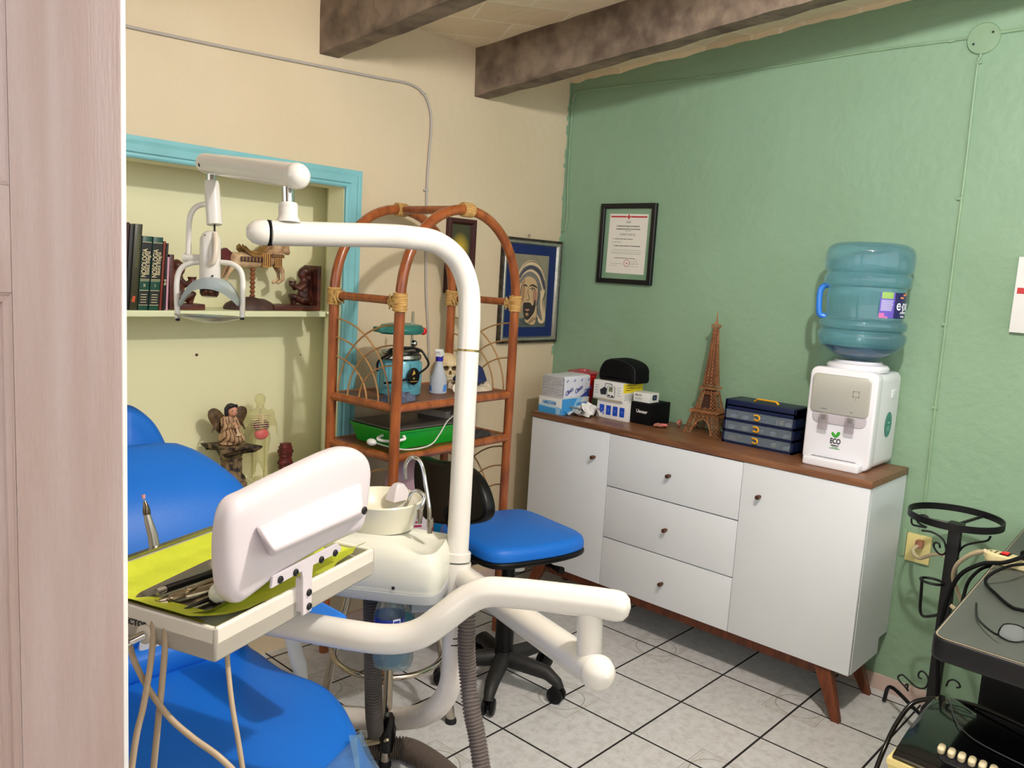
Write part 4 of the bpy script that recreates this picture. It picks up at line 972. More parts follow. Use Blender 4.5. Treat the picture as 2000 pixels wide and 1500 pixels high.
# scanner cable with grey clip
m = MB(TG); m.tube(spl([(-.245, -.08, .03), (-.22, -.12, .02), (-.17, -.17, .012), (-.08, -.185, .02), (-.02, -.17, .05), (.05, -.135, .085), (.115, -.10, .095), (.15, -.07, .10)], 7), .0028, 7); m.mi = 1; m.box((.145, -.080, .093), (.185, -.058, .107), .003); m.mi = 2; m.ball((-.250, -.065, .030), .016, (1, 1.4, .8), 12)
build(m, 'sensor_cable', [mat('cable_pale', (208, 206, 198), .4), mat('clip_grey', (120, 110, 104), .4), mat('white_handle', (230, 230, 226), .35)], label='thin pale sensor cable hanging across the green tray', cat='cable')
bxo = EF @ Vector((.455, -.18, Z2))
for k, (dx, dy, h, rr) in enumerate(((0, 0, .052, 0), (-.008, .004, .052, .04))):
    z0 = Z2+k*.0525; B = FR((bxo.x+dx, bxo.y+dy, z0), ER+rr)
    cb_ = thing('card_box', 'grey carton with a portrait label, %s of the pair behind the green tray' % ('lower' if k == 0 else 'upper'), 'box', (bxo.x+dx, bxo.y+dy, z0), ER+rr, group='cartons behind the green tray')
    m = MB(B); m.box((-.09, -.07, 0), (.065, .08, h), .001); build(m, 'carton', mat('carton_grey', (150, 140, 132), .6), cb_)
    m = MB(B); m.prism([(-.008, .004), (.063, .004), (.063, h-.004), (-.008, h-.004)], 0, .0006, Matrix.Translation((0, -.07, 0)) @ FACE)
    m.mi = 1; q_ = Matrix.Translation((0, -.0707, 0)) @ FACE; m.prism(rrect(.016, .030, .002, 2, .006, h*.58), 0, .0003, q_); m.mi = 2; m.prism([(.006+.006*math.cos(a), h*.62+.008*math.sin(a)) for a in [2*PI*i/14 for i in range(14)]], .0003, .0006, q_)
    m.mi = 3
    for i_ in range(4): m.prism([(.020, h*(.75-i_*.13)), (.055-i_*.005, h*(.75-i_*.13)), (.055-i_*.005, h*(.77-i_*.13)), (.020, h*(.77-i_*.13))], 0, .0004, q_)
    build(m, 'label', [mat('label_pinkish', (216, 200, 206), .5), mat('photo_maroon', (120, 40, 50), .5), mat('photo_skin', (206, 150, 130), .5), M_print], cb_, smooth=False)
c3 = EF @ Vector((.47, -.285, 0)); m = cloth(c3.x, c3.y, Z2, .22, .09, .022, ER, 4.4)
build(m, 'dark_cloth', mat('cloth_dark', (52, 50, 48), .9, var=.3, vscale=40), label='dark crumpled cloth beside the green tray on the middle shelf', cat='cloth')
# ---------------------------------------------------------------- on its lower shelf
Z3 = SZ[2]-.004
jg = EF @ Vector((.26, -.165, Z3)); jt = thing('detergent_jug', 'translucent jug of pink liquid with blue cap on the lower rattan shelf', 'jug', jg, -.6)
JF = FR(jg, -.6)
def lift(poly): return poly
m = MB(JF); m.loft([[(p[0]*s_, p[1]*s_, z) for p in rrect(.20, .14, .035, 5)] for s_, z in ((.94, 0), (1, .01), (1, .27), (.95, .33), (.7, .385), (.28, .41), (.22, .43))]); m.paint(lambda p, f_: 1 if p.z < .27 else 0)
build(m, 'jug_body', [mat('jug_clear_pink', (214, 176, 190), .3, trans=.3, alpha=.9), mat('pink_liquid', (176, 20, 58), .25)], jt)
m = MB(JF); m.lathe([(.026, .428), (.026, .452), (.022, .455), (0, .455)], seg=24); build(m, 'cap', mat('royal_blue', (36, 28, 150), .35), jt)
m = MB(JF); q_ = Matrix.Translation((0, -.0706, 0)) @ FACE; m.prism([(-.088, .10), (.088, .10), (.088, .245), (-.088, .245)], 0, .0006, q_); m.mi = 1; text_into(m, 'DESINFECTANTE', .030, q_ @ Matrix.Translation((-.06, .222, .0008)), align='LEFT', bold=.0012, sx=.9) if False else text_into(m, 'DESI', .040, q_ @ Matrix.Translation((0, .218, .0008)), bold=.0014)
m.mi = 2
for k in range(5): m.prism([(-.03+k*.003, .19-k*.016), (.05-k*.002, .192-k*.016), (.05, .184-k*.016), (-.03, .180-k*.016)], .0006, .001, q_)
build(m, 'label', [mat('jug_label', (222, 214, 222), .5), mat('label_ink', (26, 30, 90), .5), mat('ink_crimson', (180, 30, 80), .5)], jt, smooth=False)
bb = EF @ Vector((.44, -.20, Z3)); m = MB(FR(bb, .2)); m.box((-.05, -.05, 0), (.07, .05, .265), .004); m.jit(.004, 18)
build(m, 'blue_packet', mat('packet_blue', (28, 150, 220), .4), label='bright blue packet standing beside the pink jug', cat='packet')
bb = EF @ Vector((.065, -.20, Z3)); m = MB(FR(bb, .1)); m.box((-.03, -.06, 0), (.05, .06, .30), .004); m.mi = 1; m.prism([(-.02, .16), (.04, .16), (.04, .28), (-.02, .28)], 0, .0006, Matrix.Translation((0, -.06, 0)) @ FACE)
build(m, 'lower_shelf_box', [mat('box_brownish', (96, 76, 70), .6), mat('box_olive_label', (170, 168, 140), .5)], label='narrow brownish carton at the left end of the lower rattan shelf', cat='box')

# ================================================================ pictures on the walls
# crayon drawing in a silver and black frame
fa = P(980, 460, 1, YC); fb = P(1093, 473, 1, YC); fc = P(1080, 669, 1, YC)
FX0, FX1, FZ0, FZ1 = 2.772, 3.190, 1.166, 1.663
pf = thing('framed_portrait', 'framed crayon drawing of a veiled bearded man with blue mount, beside the corner', 'picture', ((FX0+FX1)/2, YC, FZ0))
def frame_mb(fr, w_, h_, prof):
    m = MB(fr); V = []
    for u_, d_ in prof: V.append(m.ring([(u_, -d_, u_), (w_-u_, -d_, u_), (w_-u_, -d_, h_-u_), (u_, -d_, h_-u_)]))
    for a, b in zip(V, V[1:]): m.bridge(a, b)
    return m
PFm = FR((FX0, YC, FZ0)); w_, h_ = FX1-FX0, FZ1-FZ0
m = frame_mb(PFm, w_, h_, [(0, 0), (0, .022), (.006, .025), (.010, .020)]); build(m, 'outer_rim', mat('frame_black_gold', (70, 60, 46), .4, rgb2=(20, 18, 16), vscale=60), pf, ang=20)
m = frame_mb(PFm, w_, h_, [(.010, .020), (.014, .024), (.024, .022), (.028, .014), (.030, .010)]); build(m, 'silver_frame', mat('frame_silver', (200, 196, 182), .25, metal=.8, var=.2, vscale=30), pf, ang=20)
m = MB(PFm); m.box((.028, -.009, .028), (w_-.028, -.004, h_-.028)); build(m, 'blue_mount', mat('mount_blue', (16, 36, 92), .5), pf)
PI_X0, PI_X1, PI_Z0, PI_Z1 = .082, w_-.082, .075, h_-.075
pw, ph = PI_X1-PI_X0, PI_Z1-PI_Z0
m = MB(PFm); ar = Matrix.Translation((PI_X0, -.0095, PI_Z0)) @ FACE
lay = [0]
def shp(pts, mi, smooth=5, close=True):
    lay[0] += 1; m.mi = mi; z = .0001+lay[0]*.00006
    q = [(p.x*pw, p.y*ph) for p in spl([(a, b, 0) for a, b in pts], smooth, True)] if smooth else [(a*pw, b*ph) for a, b in pts]
    q = [(min(max(a, 0), pw), min(max(b, 0), ph)) for a, b in q]
    v_ = m.ring([ar @ Vector((a, b, z)) for a, b in q]); m.f(v_)
def strk(pts, wd, mi, smooth=5):
    lay[0] += 1; m.mi = mi; z = .0001+lay[0]*.00006
    q = spl([(a*pw, b*ph, z) for a, b in pts], smooth); L_ = []
    for i in range(len(q)):
        t_ = (q[min(i+1, len(q)-1)]-q[max(i-1, 0)]).normalized(); n_ = Vector((-t_.y, t_.x, 0)); ww = wd*pw*(.35+.65*math.sin(PI*min(1, max(0, i/(len(q)-1)))))
        L_.append((ar @ (q[i]+n_*ww/2), ar @ (q[i]-n_*ww/2)))
    for (a, b), (c_, d_) in zip(L_, L_[1:]): m.quad(a, b, d_, c_)
shp([(0, 0), (1, 0), (1, 1), (0, 1)], 0, 0)
shp([(0, 0), (1, 0), (1, .06), (.80, .13), (.5, .14), (.2, .12), (0, .08)], 5)
shp([(.20, .42), (.12, .6), (.16, .76), (.30, .88), (.5, .925), (.72, .88), (.88, .74), (.94, .55), (.90, .38), (.98, .2), (.95, .06), (.80, .07), (.74, .2), (.70, .4), (.3, .4)], 2)   # veil
shp([(.16, .70), (.30, .82), (.52, .86), (.76, .80), (.92, .62), (.90, .52), (.74, .72), (.52, .80), (.32, .76), (.19, .66)], 4)
shp([(.19, .64), (.32, .735), (.5, .77), (.70, .70), (.84, .54), (.78, .52), (.60, .67), (.45, .70), (.30, .66), (.2, .58)], 3)
shp([(.72, .6), (.80, .5), (.82, .3), (.9, .12), (.86, .10), (.72, .22), (.68, .42)], 3)
shp([(.28, .62), (.36, .69), (.50, .70), (.66, .64), (.72, .50), (.70, .34), (.62, .22), (.52, .15), (.40, .17), (.30, .28), (.26, .45)], 1)  # face
shp([(.54, .04), (.70, .06), (.72, .30), (.66, .26), (.56, .18), (.4, .1)], 1)
shp([(.28, .62), (.33, .665), (.36, .50), (.33, .34), (.27, .40)], 6)
shp([(.60, .52), (.70, .48), (.68, .34), (.60, .36)], 7)
shp([(.33, .33), (.42, .345), (.52, .34), (.60, .30), (.64, .36), (.68, .38), (.67, .24), (.58, .15), (.47, .10), (.38, .14), (.33, .24)], 8)       # beard
shp([(.38, .245), (.46, .255), (.52, .245), (.46, .222)], 7, 4)
shp([(.40, .19), (.47, .20), (.50, .17), (.44, .155)], 6, 4)
strk([(.34, .315), (.42, .335), (.50, .325), (.56, .29)], .03, 8); strk([(.47, .565), (.55, .585), (.66, .565), (.70, .545)], .035, 8); strk([(.30, .57), (.36, .58), (.42, .565)], .03, 8)
strk([(.48, .525), (.55, .545), (.62, .535), (.66, .515)], .02, 9); shp([(.50, .52), (.56, .535), (.62, .525), (.56, .508)], 2, 4); shp([(.545, .53), (.575, .532), (.58, .512), (.55, .512)], 9, 4)
strk([(.44, .56), (.45, .47), (.49, .40), (.45, .375), (.39, .38)], .014, 9); strk([(.42, .53), (.40, .44), (.38, .40)], .012, 7)
strk([(.27, .64), (.24, .5), (.25, .36)], .02, 9); strk([(.72, .62), (.76, .46), (.72, .3), (.82, .12)], .016, 9); strk([(.9, .66), (.94, .48), (.88, .36), (.95, .2)], .016, 9)
strk([(.28, .10), (.45, .04), (.60, .12), (.72, .14)], .014, 9); strk([(.5, .02), (.6, .09), (.78, .13)], .014, 9); strk([(.18, .68), (.33, .79), (.52, .83), (.76, .75), (.91, .58)], .013, 9); strk([(.17, .74), (.32, .87), (.52, .91), (.74, .86), (.9, .70)], .012, 9)
build(m, 'drawing', [mat('dr_ground', (142, 136, 112), .7, var=.2, vscale=14), mat('dr_skin', (196, 166, 124), .7), mat('dr_veil', (214, 188, 150), .7), mat('dr_grey', (120, 116, 110), .7), mat('dr_slate', (84, 84, 96), .7), mat('dr_robe', (90, 98, 92), .7, var=.3, vscale=12), mat('dr_tan', (166, 128, 92), .7), mat('dr_rose', (172, 124, 100), .7), mat('dr_hair', (52, 46, 42), .8), mat('dr_ink', (38, 36, 36), .8)], pf, smooth=False)
m = MB(); q = P(1034, 460, 1, YC-.01); m.tube([q+Vector((.006*math.cos(a), 0, .006*math.sin(a))) for a in [2*PI*k/10 for k in range(10)]], .0012, 5, closed=True); build(m, 'hanging_ring', M_steel, pf)
# little dark painting with glowing flame
ca = P(872, 424, 1, YC); cbp = P(926, 430, 1, YC); cc_ = P(920, 560, 1, YC)
w2 = cbp.x-ca.x; h2 = w2*1.95; z2_ = (ca.z+cbp.z)/2
cp_ = thing('small_painting', 'small narrow candle painting in a dark wood frame behind the rattan arch', 'painting', ((ca.x+cbp.x)/2, YC, z2_-h2))
CFm = FR((ca.x, YC, z2_-h2))
m = frame_mb(CFm, w2, h2, [(0, 0), (0, .020), (.004, .024), (.016, .024), (.022, .016), (.026, .008)]); build(m, 'frame', mat('frame_mahogany', (66, 28, 26), .35), cp_, ang=20)
pm = bpy.data.materials.new('glow_painting'); pm.use_nodes = True; nt = pm.node_tree; N = nt.nodes; L = nt.links
tc = N.new('ShaderNodeTexCoord'); mp = N.new('ShaderNodeMapping'); L.new(tc.outputs['Generated'], mp.inputs[0]); mp.inputs['Location'].default_value = (-.48, 0, -.62); gn = N.new('ShaderNodeVectorMath'); gn.operation = 'MULTIPLY'; L.new(mp.outputs[0], gn.inputs[0]); gn.inputs[1].default_value = (1, 0, 1.9)
ln = N.new('ShaderNodeVectorMath'); ln.operation = 'LENGTH'; L.new(gn.outputs[0], ln.inputs[0]); rp = N.new('ShaderNodeValToRGB'); L.new(ln.outputs['Value'], rp.inputs[0])
rp.color_ramp.elements[0].position = .04; rp.color_ramp.elements[0].color = (*srgb((206, 176, 50)), 1); rp.color_ramp.elements[1].position = .5; rp.color_ramp.elements[1].color = (*srgb((66, 66, 44)), 1)
L.new(rp.outputs[0], N['Principled BSDF'].inputs['Base Color']); N['Principled BSDF'].inputs['Roughness'].default_value = .5
m = MB(CFm); m.box((.024, -.0085, .024), (w2-.024, -.004, h2-.024)); pic = build(m, 'canvas', pm, cp_)
m = MB(CFm); q_ = Matrix.Translation((0, -.0086, 0)) @ FACE
m.prism([(w2*.30, h2*.40), (w2*.42, h2*.40), (w2*.40, h2*.56), (w2*.36, h2*.62), (w2*.32, h2*.56)], 0, .0003, q_); m.mi = 1
m.prism([(w2*.48, h2*.40), (w2*.70, h2*.38), (w2*.72, h2*.44), (w2*.58, h2*.50), (w2*.50, h2*.58), (w2*.47, h2*.48)], .0001, .0004, q_); m.mi = 2
m.prism([(w2*.2, h2*.1), (w2*.8, h2*.1), (w2*.78, h2*.38), (w2*.25, h2*.40)], 0, .0002, q_)
build(m, 'painted_shape', [mat('paint_darkgreen', (30, 50, 36), .6), mat('paint_plum', (110, 56, 66), .6), mat('paint_umber', (70, 52, 34), .6)], pic, smooth=False)
# certificate
da = P(1182, 398, 0, XG); GY0, GY1, GZ0, GZ1 = 2.411, 2.103, 1.477, 1.846
cf = thing('framed_certificate', 'black framed certificate with red cross header on the green wall', 'certificate', (XG, (GY0+GY1)/2, GZ0), GR)
CF = FR((XG, GY0, GZ0), GR) ; w3, h3 = GY0-GY1, GZ1-GZ0
m = frame_mb(CF, w3, h3, [(0, 0), (0, .018), (.003, .020), (.020, .020), (.022, .018), (.022, .006)]); build(m, 'frame', mat('black_frame', (14, 14, 15), .4), cf, ang=20)
m = MB(CF); m.box((.022, -.0045, .022), (w3-.022, -.002, h3-.022)); m.mi = 0; build(m, 'glass_back', mat('glass_over_wall', (128, 162, 132), .15, coat=.8), cf)
m = MB(CF); q_ = Matrix.Translation((0, -.005, 0)) @ FACE @ Matrix.Translation((w3*.5, h3*.5, 0)) @ Matrix.Rotation(-.012, 4, 'Z'); cw, chh = w3*.70, h3*.745
m.prism([(-cw/2, -chh/2), (cw/2, -chh/2), (cw/2, chh/2), (-cw/2, chh/2)], 0, .0005, q_); sheet_ = build(m, 'paper', mat('cert_paper', (230, 226, 214), .6), cf)
m = MB(CF); q_ = q_ @ Matrix.Translation((0, 0, .0006)); Tm = lambda x, y: q_ @ Matrix.Translation((x*cw, y*chh, 0))
text_into(m, 'CRUZ ROJA', .005, Tm(0, .375)); text_into(m, 'MEXICANA', .005, Tm(0, .355)); text_into(m, 'LA DELEGACION ESTATAL EN GUANAJUATO', .0078, Tm(0, .295), bold=.0002, sx=.82); text_into(m, 'Y LA', .004, Tm(0, .27)); text_into(m, 'COORDINACION ESTATAL DE CAPACITACION', .0078, Tm(0, .245), bold=.0002, sx=.82); text_into(m, 'otorgan la presente', .0045, Tm(0, .22))
text_into(m, 'CONSTANCIA', .014, Tm(0, .155), space=1.5, sx=.72)
def hl(x0, x1, y, t=.0009): m.prism([(x0*cw, y*chh-t/2), (x1*cw, y*chh-t/2), (x1*cw, y*chh+t/2), (x0*cw, y*chh+t/2)], 0, .0003, q_)
text_into(m, 'A:', .007, Tm(-.36, .08)); 
x_ = -.32
while x_ < .12: w__ = random.uniform(.02, .06); hl(x_, x_+w__, .08, .0028); x_ += w__+.012
hl(-.4, -.15, .025, .0012); text_into(m, '"', .008, Tm(-.36, -.035)); x_ = -.33
while x_ < .36: w__ = random.uniform(.02, .07); hl(x_, x_+w__, -.035, .0034); x_ += w__+.012
for y in (-.105, -.14, -.165): hl(-.4+abs(y+.14), .38, y)
x_ = -.30
while x_ < .2: w__ = random.uniform(.02, .07); hl(x_, x_+w__, -.24, .0026); x_ += w__+.012
hl(-.40, -.08, -.335); hl(.10, .36, -.33); hl(-.42, -.2, -.37, .0007); hl(.1, .34, -.375, .0007)
m.tube([q_ @ Vector((cw*a, chh*b, .0003)) for a, b in ((.12, -.32), (.18, -.27), (.24, -.30), (.20, -.34), (.28, -.26), (.32, -.33))], .0004, 4)
m.mi = 1
for a, b in ((-.47, -.06), (.06, .47)): m.prism([(a*cw, .44*chh), (b*cw, .44*chh), (b*cw, .465*chh), (a*cw, .465*chh)], 0, .0004, q_)
s_ = .0035; cyy = .452*chh
m.prism([(-s_, cyy-3*s_), (s_, cyy-3*s_), (s_, cyy-s_), (3*s_, cyy-s_), (3*s_, cyy+s_), (s_, cyy+s_), (s_, cyy+3*s_), (-s_, cyy+3*s_), (-s_, cyy+s_), (-3*s_, cyy+s_), (-3*s_, cyy-s_), (-s_, cyy-s_)], 0, .0006, q_)
sx0, sy0 = .04*cw, -.32*chh
for rr_ in (.018, .0155, .0135): m.tube([q_ @ Vector((sx0+rr_*math.cos(a), sy0+rr_*math.sin(a), .0003)) for a in [2*PI*k/28 for k in range(28)]], .00035, 4, closed=True)
s_ = .0013; m.prism([(sx0-s_, sy0-3*s_), (sx0+s_, sy0-3*s_), (sx0+s_, sy0+3*s_), (sx0-s_, sy0+3*s_)], 0, .0005, q_); m.prism([(sx0-3*s_, sy0-s_), (sx0+3*s_, sy0-s_), (sx0+3*s_, sy0+s_), (sx0-3*s_, sy0+s_)], .0001, .0006, q_)
build(m, 'print', [mat('cert_ink', (60, 58, 56), .6), mat('cert_red', (190, 50, 54), .5)], sheet_, smooth=False)
# white board edge at the far right
wbd = P(1993, 502, 0, XG); wb2 = P(1991, 650, 0, XG); m = MB(); m.box((XG-.018, wbd.y-.5, wb2.z), (XG-.001, wbd.y, wbd.z), .002); m.mi = 1; m.box((XG-.0185, wbd.y-.10, wb2.z+.13), (XG-.018, wbd.y-.008, wb2.z+.15))
build(m, 'wall_notice', [M_card, mat('notice_red', (190, 50, 50), .5)], label='white notice on the green wall cut off by the right edge', cat='notice')
# ================================================================ dental unit on its white pole
M_enam = mat('white_enamel', (218, 214, 207), .22, coat=.5, var=.03, vscale=6)
M_abs = mat('white_abs', (212, 203, 208), .3, coat=.3)
M_cream_e = mat('cream_enamel', (224, 218, 206), .3, coat=.3)
M_blu = mat('blue_vinyl', (26, 110, 208), .42, bump=.12, bscale=260, spec=.35)
M_rubber = mat('black_rubber', (18, 18, 20), .6)
KU = .885                      # the unit stands nearer than the rattan shelf: 58 mm tubing
PD_ = 2.40
def pp(x, y, d=PD_): return DP(x, y, d*KU)
class MBK(MB):
    def tube(s, pts, r, *a, **k): return MB.tube(s, pts, [q*KU for q in r] if isinstance(r, (list, tuple)) else r*KU, *a, **k)
    def ball(s, c, r, *a, **k): return MB.ball(s, c, r*KU, *a, **k)
    def lathe(s, prof, *a, **k): return MB.lathe(s, [(p*KU, z*KU) for p, z in prof], *a, **k)
pole_t = pp(916, 640); pole_b = pp(893, 1085)
px_, py_ = (pole_t.x+pole_b.x)/2, (pole_t.y+pole_b.y)/2
du_ = thing('dental_unit', 'white dental unit on a bent pole carrying lamp, instrument table and rinse basin', 'dental unit', (px_, py_, .0))
R1 = .0325
# upper pole with swept bend and lamp arm tube
m = MBK()
vd_ = lambda x, y: pp(x, y, 2.40)
path = [pp(893, 1085, 2.40), pp(900, 960, 2.40), pp(908, 800, 2.40), pp(914, 690, 2.40), pp(917, 620, 2.40), pp(914, 560, 2.395), pp(893, 507, 2.37), pp(852, 474, 2.33), pp(800, 464, 2.29), pp(740, 460, 2.26), pp(640, 458, 2.19), pp(527, 455, 2.11)]
s_ = spl(path, 7); m.tube(s_, [R1*(1 if i < 30 else 1+.0*i) for i in range(len(s_))], 28); build(m, 'upper_pole', M_enam, du_)
m = MBK(); a, b = pp(523.5, 455, 2.108), pp(527.5, 455, 2.112); m.tube([a, b], R1*1.02, 28); build(m, 'end_gap', M_rubber, du_)
m = MBK(); c_ = pp(519, 454.5, 2.105); ax_ = (pp(490, 453, 2.085)-c_).normalized(); m.lathe([(R1*1.0, -.001), (R1*1.02, .006), (R1*1.0, .016), (R1*.86, .032), (R1*.5, .046), (0, .050)], c_, 28, axis=ax_); build(m, 'end_cap', M_enam, du_)
# joint rings
for y0, y1, rr in ((683, 687, 1.03),):
    m = MBK(); m.tube([pp(914.3, y0), pp(914, y1)], R1*rr, 28); build(m, 'joint_ring', mat('brass_line', (150, 130, 80), .3, metal=.8), du_)
m = MBK(); m.lathe([(R1, 0), (.040, .0), (.0405, .006), (.0405, .024), (.038, .027), (R1, .027)], pp(892.5, 1086)-Vector((0, 0, .012)), 30, axis=(pole_t-pole_b)); build(m, 'collar', M_enam, du_)
# boss under the lamp arm and spindle
B0 = pp(563, 436, 2.135); B1 = pp(563, 397, 2.135); B2 = pp(562, 372, 2.135)
m = MBK(); m.lathe([(.034, 0), (.026, .014), (.0245, .02), (.0245, (B1-B0).length/KU-.004), (.0225, (B1-B0).length/KU), (0, (B1-B0).length/KU)], B0, 26, axis=(B1-B0)); m.tube([B0+(B1-B0)*.78, B0+(B1-B0)*.82], .0252, 26); build(m, 'arm_boss', M_enam, du_)
m = MBK(); m.tube([B1, B2+Vector((0, 0, .01))], .0165, 22); build(m, 'chrome_spindle', M_chrome, du_)
# lamp arm
L0 = pp(580, 344, 2.10); L1 = pp(402, 319, 2.40); ax_ = (L1-L0).normalized()
m = MBK(); m.tube([L0, L0.lerp(L1, .5), L1], [.0325, .031, .029], 28); m.ball(L1, .029, seg=24); build(m, 'lamp_arm', M_enam, du_)
m = MBK(); m.ball(L0, .0340, seg=28); build(m, 'arm_knuckle', M_enam, du_)
m = MBK()
for x, y, d in ((391, 322, 2.372), (536, 347, 2.142)):
    q = pp(x, y, d); n_ = (CAM-q).normalized(); m.lathe([(.006, 0), (.0055, .003), (0, .003)], q+n_*.0, 14, axis=n_)
build(m, 'socket_screw', M_rubber, du_)
H0 = pp(413, 334, 2.40); H1 = pp(413, 356, 2.40)
m = MBK(); m.tube([H0, H1], .0145, 20); build(m, 'chrome_spindle', M_chrome, du_)
A0_ = pp(413, 354, 2.40); A1_ = pp(419, 439, 2.40)
m = MBK(); LL = (A1_-A0_).length/KU; m.lathe([(.0, 0), (.0185, 0), (.0205, .004), (.0205, .010), (.0215, .014), (.0225, LL-.008), (.0215, LL), (0, LL)], A0_, 26, axis=(A1_-A0_)); build(m, 'drop_tube', M_enam, du_)
lamp_ = [pp(403, 398, 2.39), pp(385, 403, 2.385), pp(373, 418, 2.38), pp(369, 445, 2.38), pp(368, 498, 2.38)]
m = MBK(); m.tube(spl(lamp_, 6), .0078, 14); ya = build(m, 'lamp_yoke', M_enam, du_)
m = MBK(); a, b = pp(358, 503, 2.38), pp(392, 504, 2.385); m.tube([a, b], .0105, 18); m.tube([a, a.lerp(b, .12)], .0125, 18); build(m, 'yoke_clamp', M_enam, ya)
m = MBK(); m.tube([pp(419, 436, 2.40), pp(419, 455, 2.40)], .003, 8); build(m, 'lamp_wire', M_rubber, du_)
# lamp head
c0_, c1_ = pp(411, 466, 2.38), pp(410, 548, 2.38)
lh = MBK(); LH = (c1_-c0_).length/KU; lh.lathe([(0, -.022), (.012, -.021), (.022, -.013), (.0285, 0), (.0292, .004), (.0292, LH), (.027, LH+.003), (0, LH+.003)], c0_, 30, axis=(c1_-c0_)); lamp_head = build(lh, 'lamp_head', M_enam, du_)
m = MBK(); m.tube(spl([pp(420, 456, 2.365), pp(422, 470, 2.35), pp(421, 495, 2.34), pp(417, 512, 2.345), pp(411, 516, 2.352)], 6), .0075, 12); build(m, 'strain_relief', mat('ivory_plastic', (218, 206, 190), .4), lamp_head)
m = MBK(); q = pp(415, 539, 2.352); m.lathe([(.003, 0), (.002, .002), (0, .002)], q, 10, axis=(CAM-q)); q = pp(400, 459, 2.355); m.lathe([(.002, 0), (.0015, .002), (0, .002)], q, 10, axis=(CAM-q)); build(m, 'screw', M_rubber, lamp_head)
for sgn, pts in ((-1, ((393, 512, 2.38), (372, 514, 2.38), (354, 524, 2.38), (346, 545, 2.38), (345, 580, 2.38), (347, 622, 2.38))), (1, ((429, 512, 2.38), (452, 515, 2.38), (468, 526, 2.38), (474, 545, 2.38), (474, 580, 2.38), (473, 620, 2.38)))):
    m = MBK(); m.tube(spl([pp(*p) for p in pts], 7), .0078, 14); gh = build(m, 'lamp_handle', M_enam, du_)
    m = MBK(); q = pp(*pts[-1]); m.tube([q, q-Vector((0, 0, .006))], .006, 10); build(m, 'end_plug', M_rubber, gh)
# curved splash guard: arched translucent strip
m = MBK(); top = []; cA = pp(411, 560, 2.37)
rt = (pp(460, 560, 2.37)-pp(360, 560, 2.37)).normalized(); fw = Vector((_f.x, _f.y, 0)).normalized()
for k in range(19):
    t_ = -1+2*k/18; xx = t_*.083*KU; zz = (.024-.046*t_*t_-.02*abs(t_)**3)*KU
    wd = .027*(1-.65*t_*t_)
    top.append([cA+rt*xx+Vector((0, 0, zz))-fw*wd*1.6, cA+rt*xx+Vector((0, 0, zz+.004))-fw*0, cA+rt*xx+Vector((0, 0, zz+.001))+fw*wd*1.6, cA+rt*xx+Vector((0, 0, zz-.001))+fw*wd*1.6, cA+rt*xx+Vector((0, 0, zz-.012))-fw*0, cA+rt*xx+Vector((0, 0, zz-.026*(1-.6*t_*t_)))-fw*wd*1.6])
m.loft(top); build(m, 'splash_guard', mat('frosted_guard', (190, 202, 206), .3, trans=.35, ior=1.1, alpha=.92), lamp_head)
m = MBK(); q = pp(409, 570, 2.375); m.lathe([(.0, -.012), (.026, -.012), (.0275, -.004), (.027, .006), (.022, .014), (.0, .015)], q, 28, axis=(-.1, -.12, -1), sy=.95); build(m, 'bulb_cap', mat('bronze_cap', (96, 66, 54), .25, metal=.8), lamp_head)
m = MBK(); cR = pp(410, 619, 2.375); pr = []
for k in range(9): r_ = .096*k/8; pr.append((max(r_, .0004), -.016+.018*(k/8)**2))
pr += [(.097, .0035)]+[(max(.0004, .096*k/8), -.0135+.018*(k/8)**2) for k in range(8, -1, -1)]
m.lathe(pr, cR, 40, axis=(.03, .03, 1)); build(m, 'reflector_dish', mat('dish_glass', (176, 176, 166), .06, metal=.35, trans=.5, ior=1.2, alpha=.7), du_)
# branch joint and lower arm
J = pp(893, 1128, 2.40)
m = MBK(); m.tube([pp(893, 1098), pp(889, 1180)], .041, 28); build(m, 'pole_hub', M_enam, du_)
E_ = pp(1163, 1310, 1.72); E0 = pp(905, 1128, 2.40)
m = MBK(); s_ = [E0.lerp(E_, k/12) for k in range(13)]; m.tube(s_, .036, 28); build(m, 'lower_arm', M_enam, du_)
m = MBK(); axE = (E_-E0).normalized(); m.lathe([(.0365, 0), (.0375, .004), (.037, .014), (.030, .032), (.016, .043), (0, .046)], E_, 28, axis=axE); build(m, 'arm_cap', M_enam, du_)
V0 = pp(1151, 1292, 1.745); V1 = pp(1153, 1170, 1.745)
m = MBK(); m.tube([V0, V1], .0275, 26); m.tube([V0+(V1-V0)*.29, V0+(V1-V0)*.30], .0279, 26); build(m, 'riser', M_enam, du_)
# S shaped upper arm reaching to the instrument table
sp_pts = [pp(1199, 1182, 1.73), pp(1150, 1175, 1.74), pp(1050, 1163, 1.76), pp(985, 1157, 1.77), pp(950, 1157, 1.775), pp(915, 1170, 1.78), pp(870, 1203, 1.78), pp(830, 1232, 1.785), pp(790, 1246, 1.79), pp(745, 1248, 1.795), pp(690, 1241, 1.805), pp(620, 1229, 1.83), pp(540, 1214, 1.86), pp(470, 1204, 1.87)]
m = MBK(); m.tube(spl(sp_pts, 6), .0325, 30); build(m, 'swing_arm', M_enam, du_)
m = MBK(); c_ = pp(1197, 1182, 1.73); ax_ = (pp(1240, 1188, 1.72)-c_).normalized(); m.lathe([(.0325, 0), (.0325, .010), (.029, .024), (.018, .034), (0, .038)], c_, 30, axis=ax_); build(m, 'end_cap', M_enam, du_)
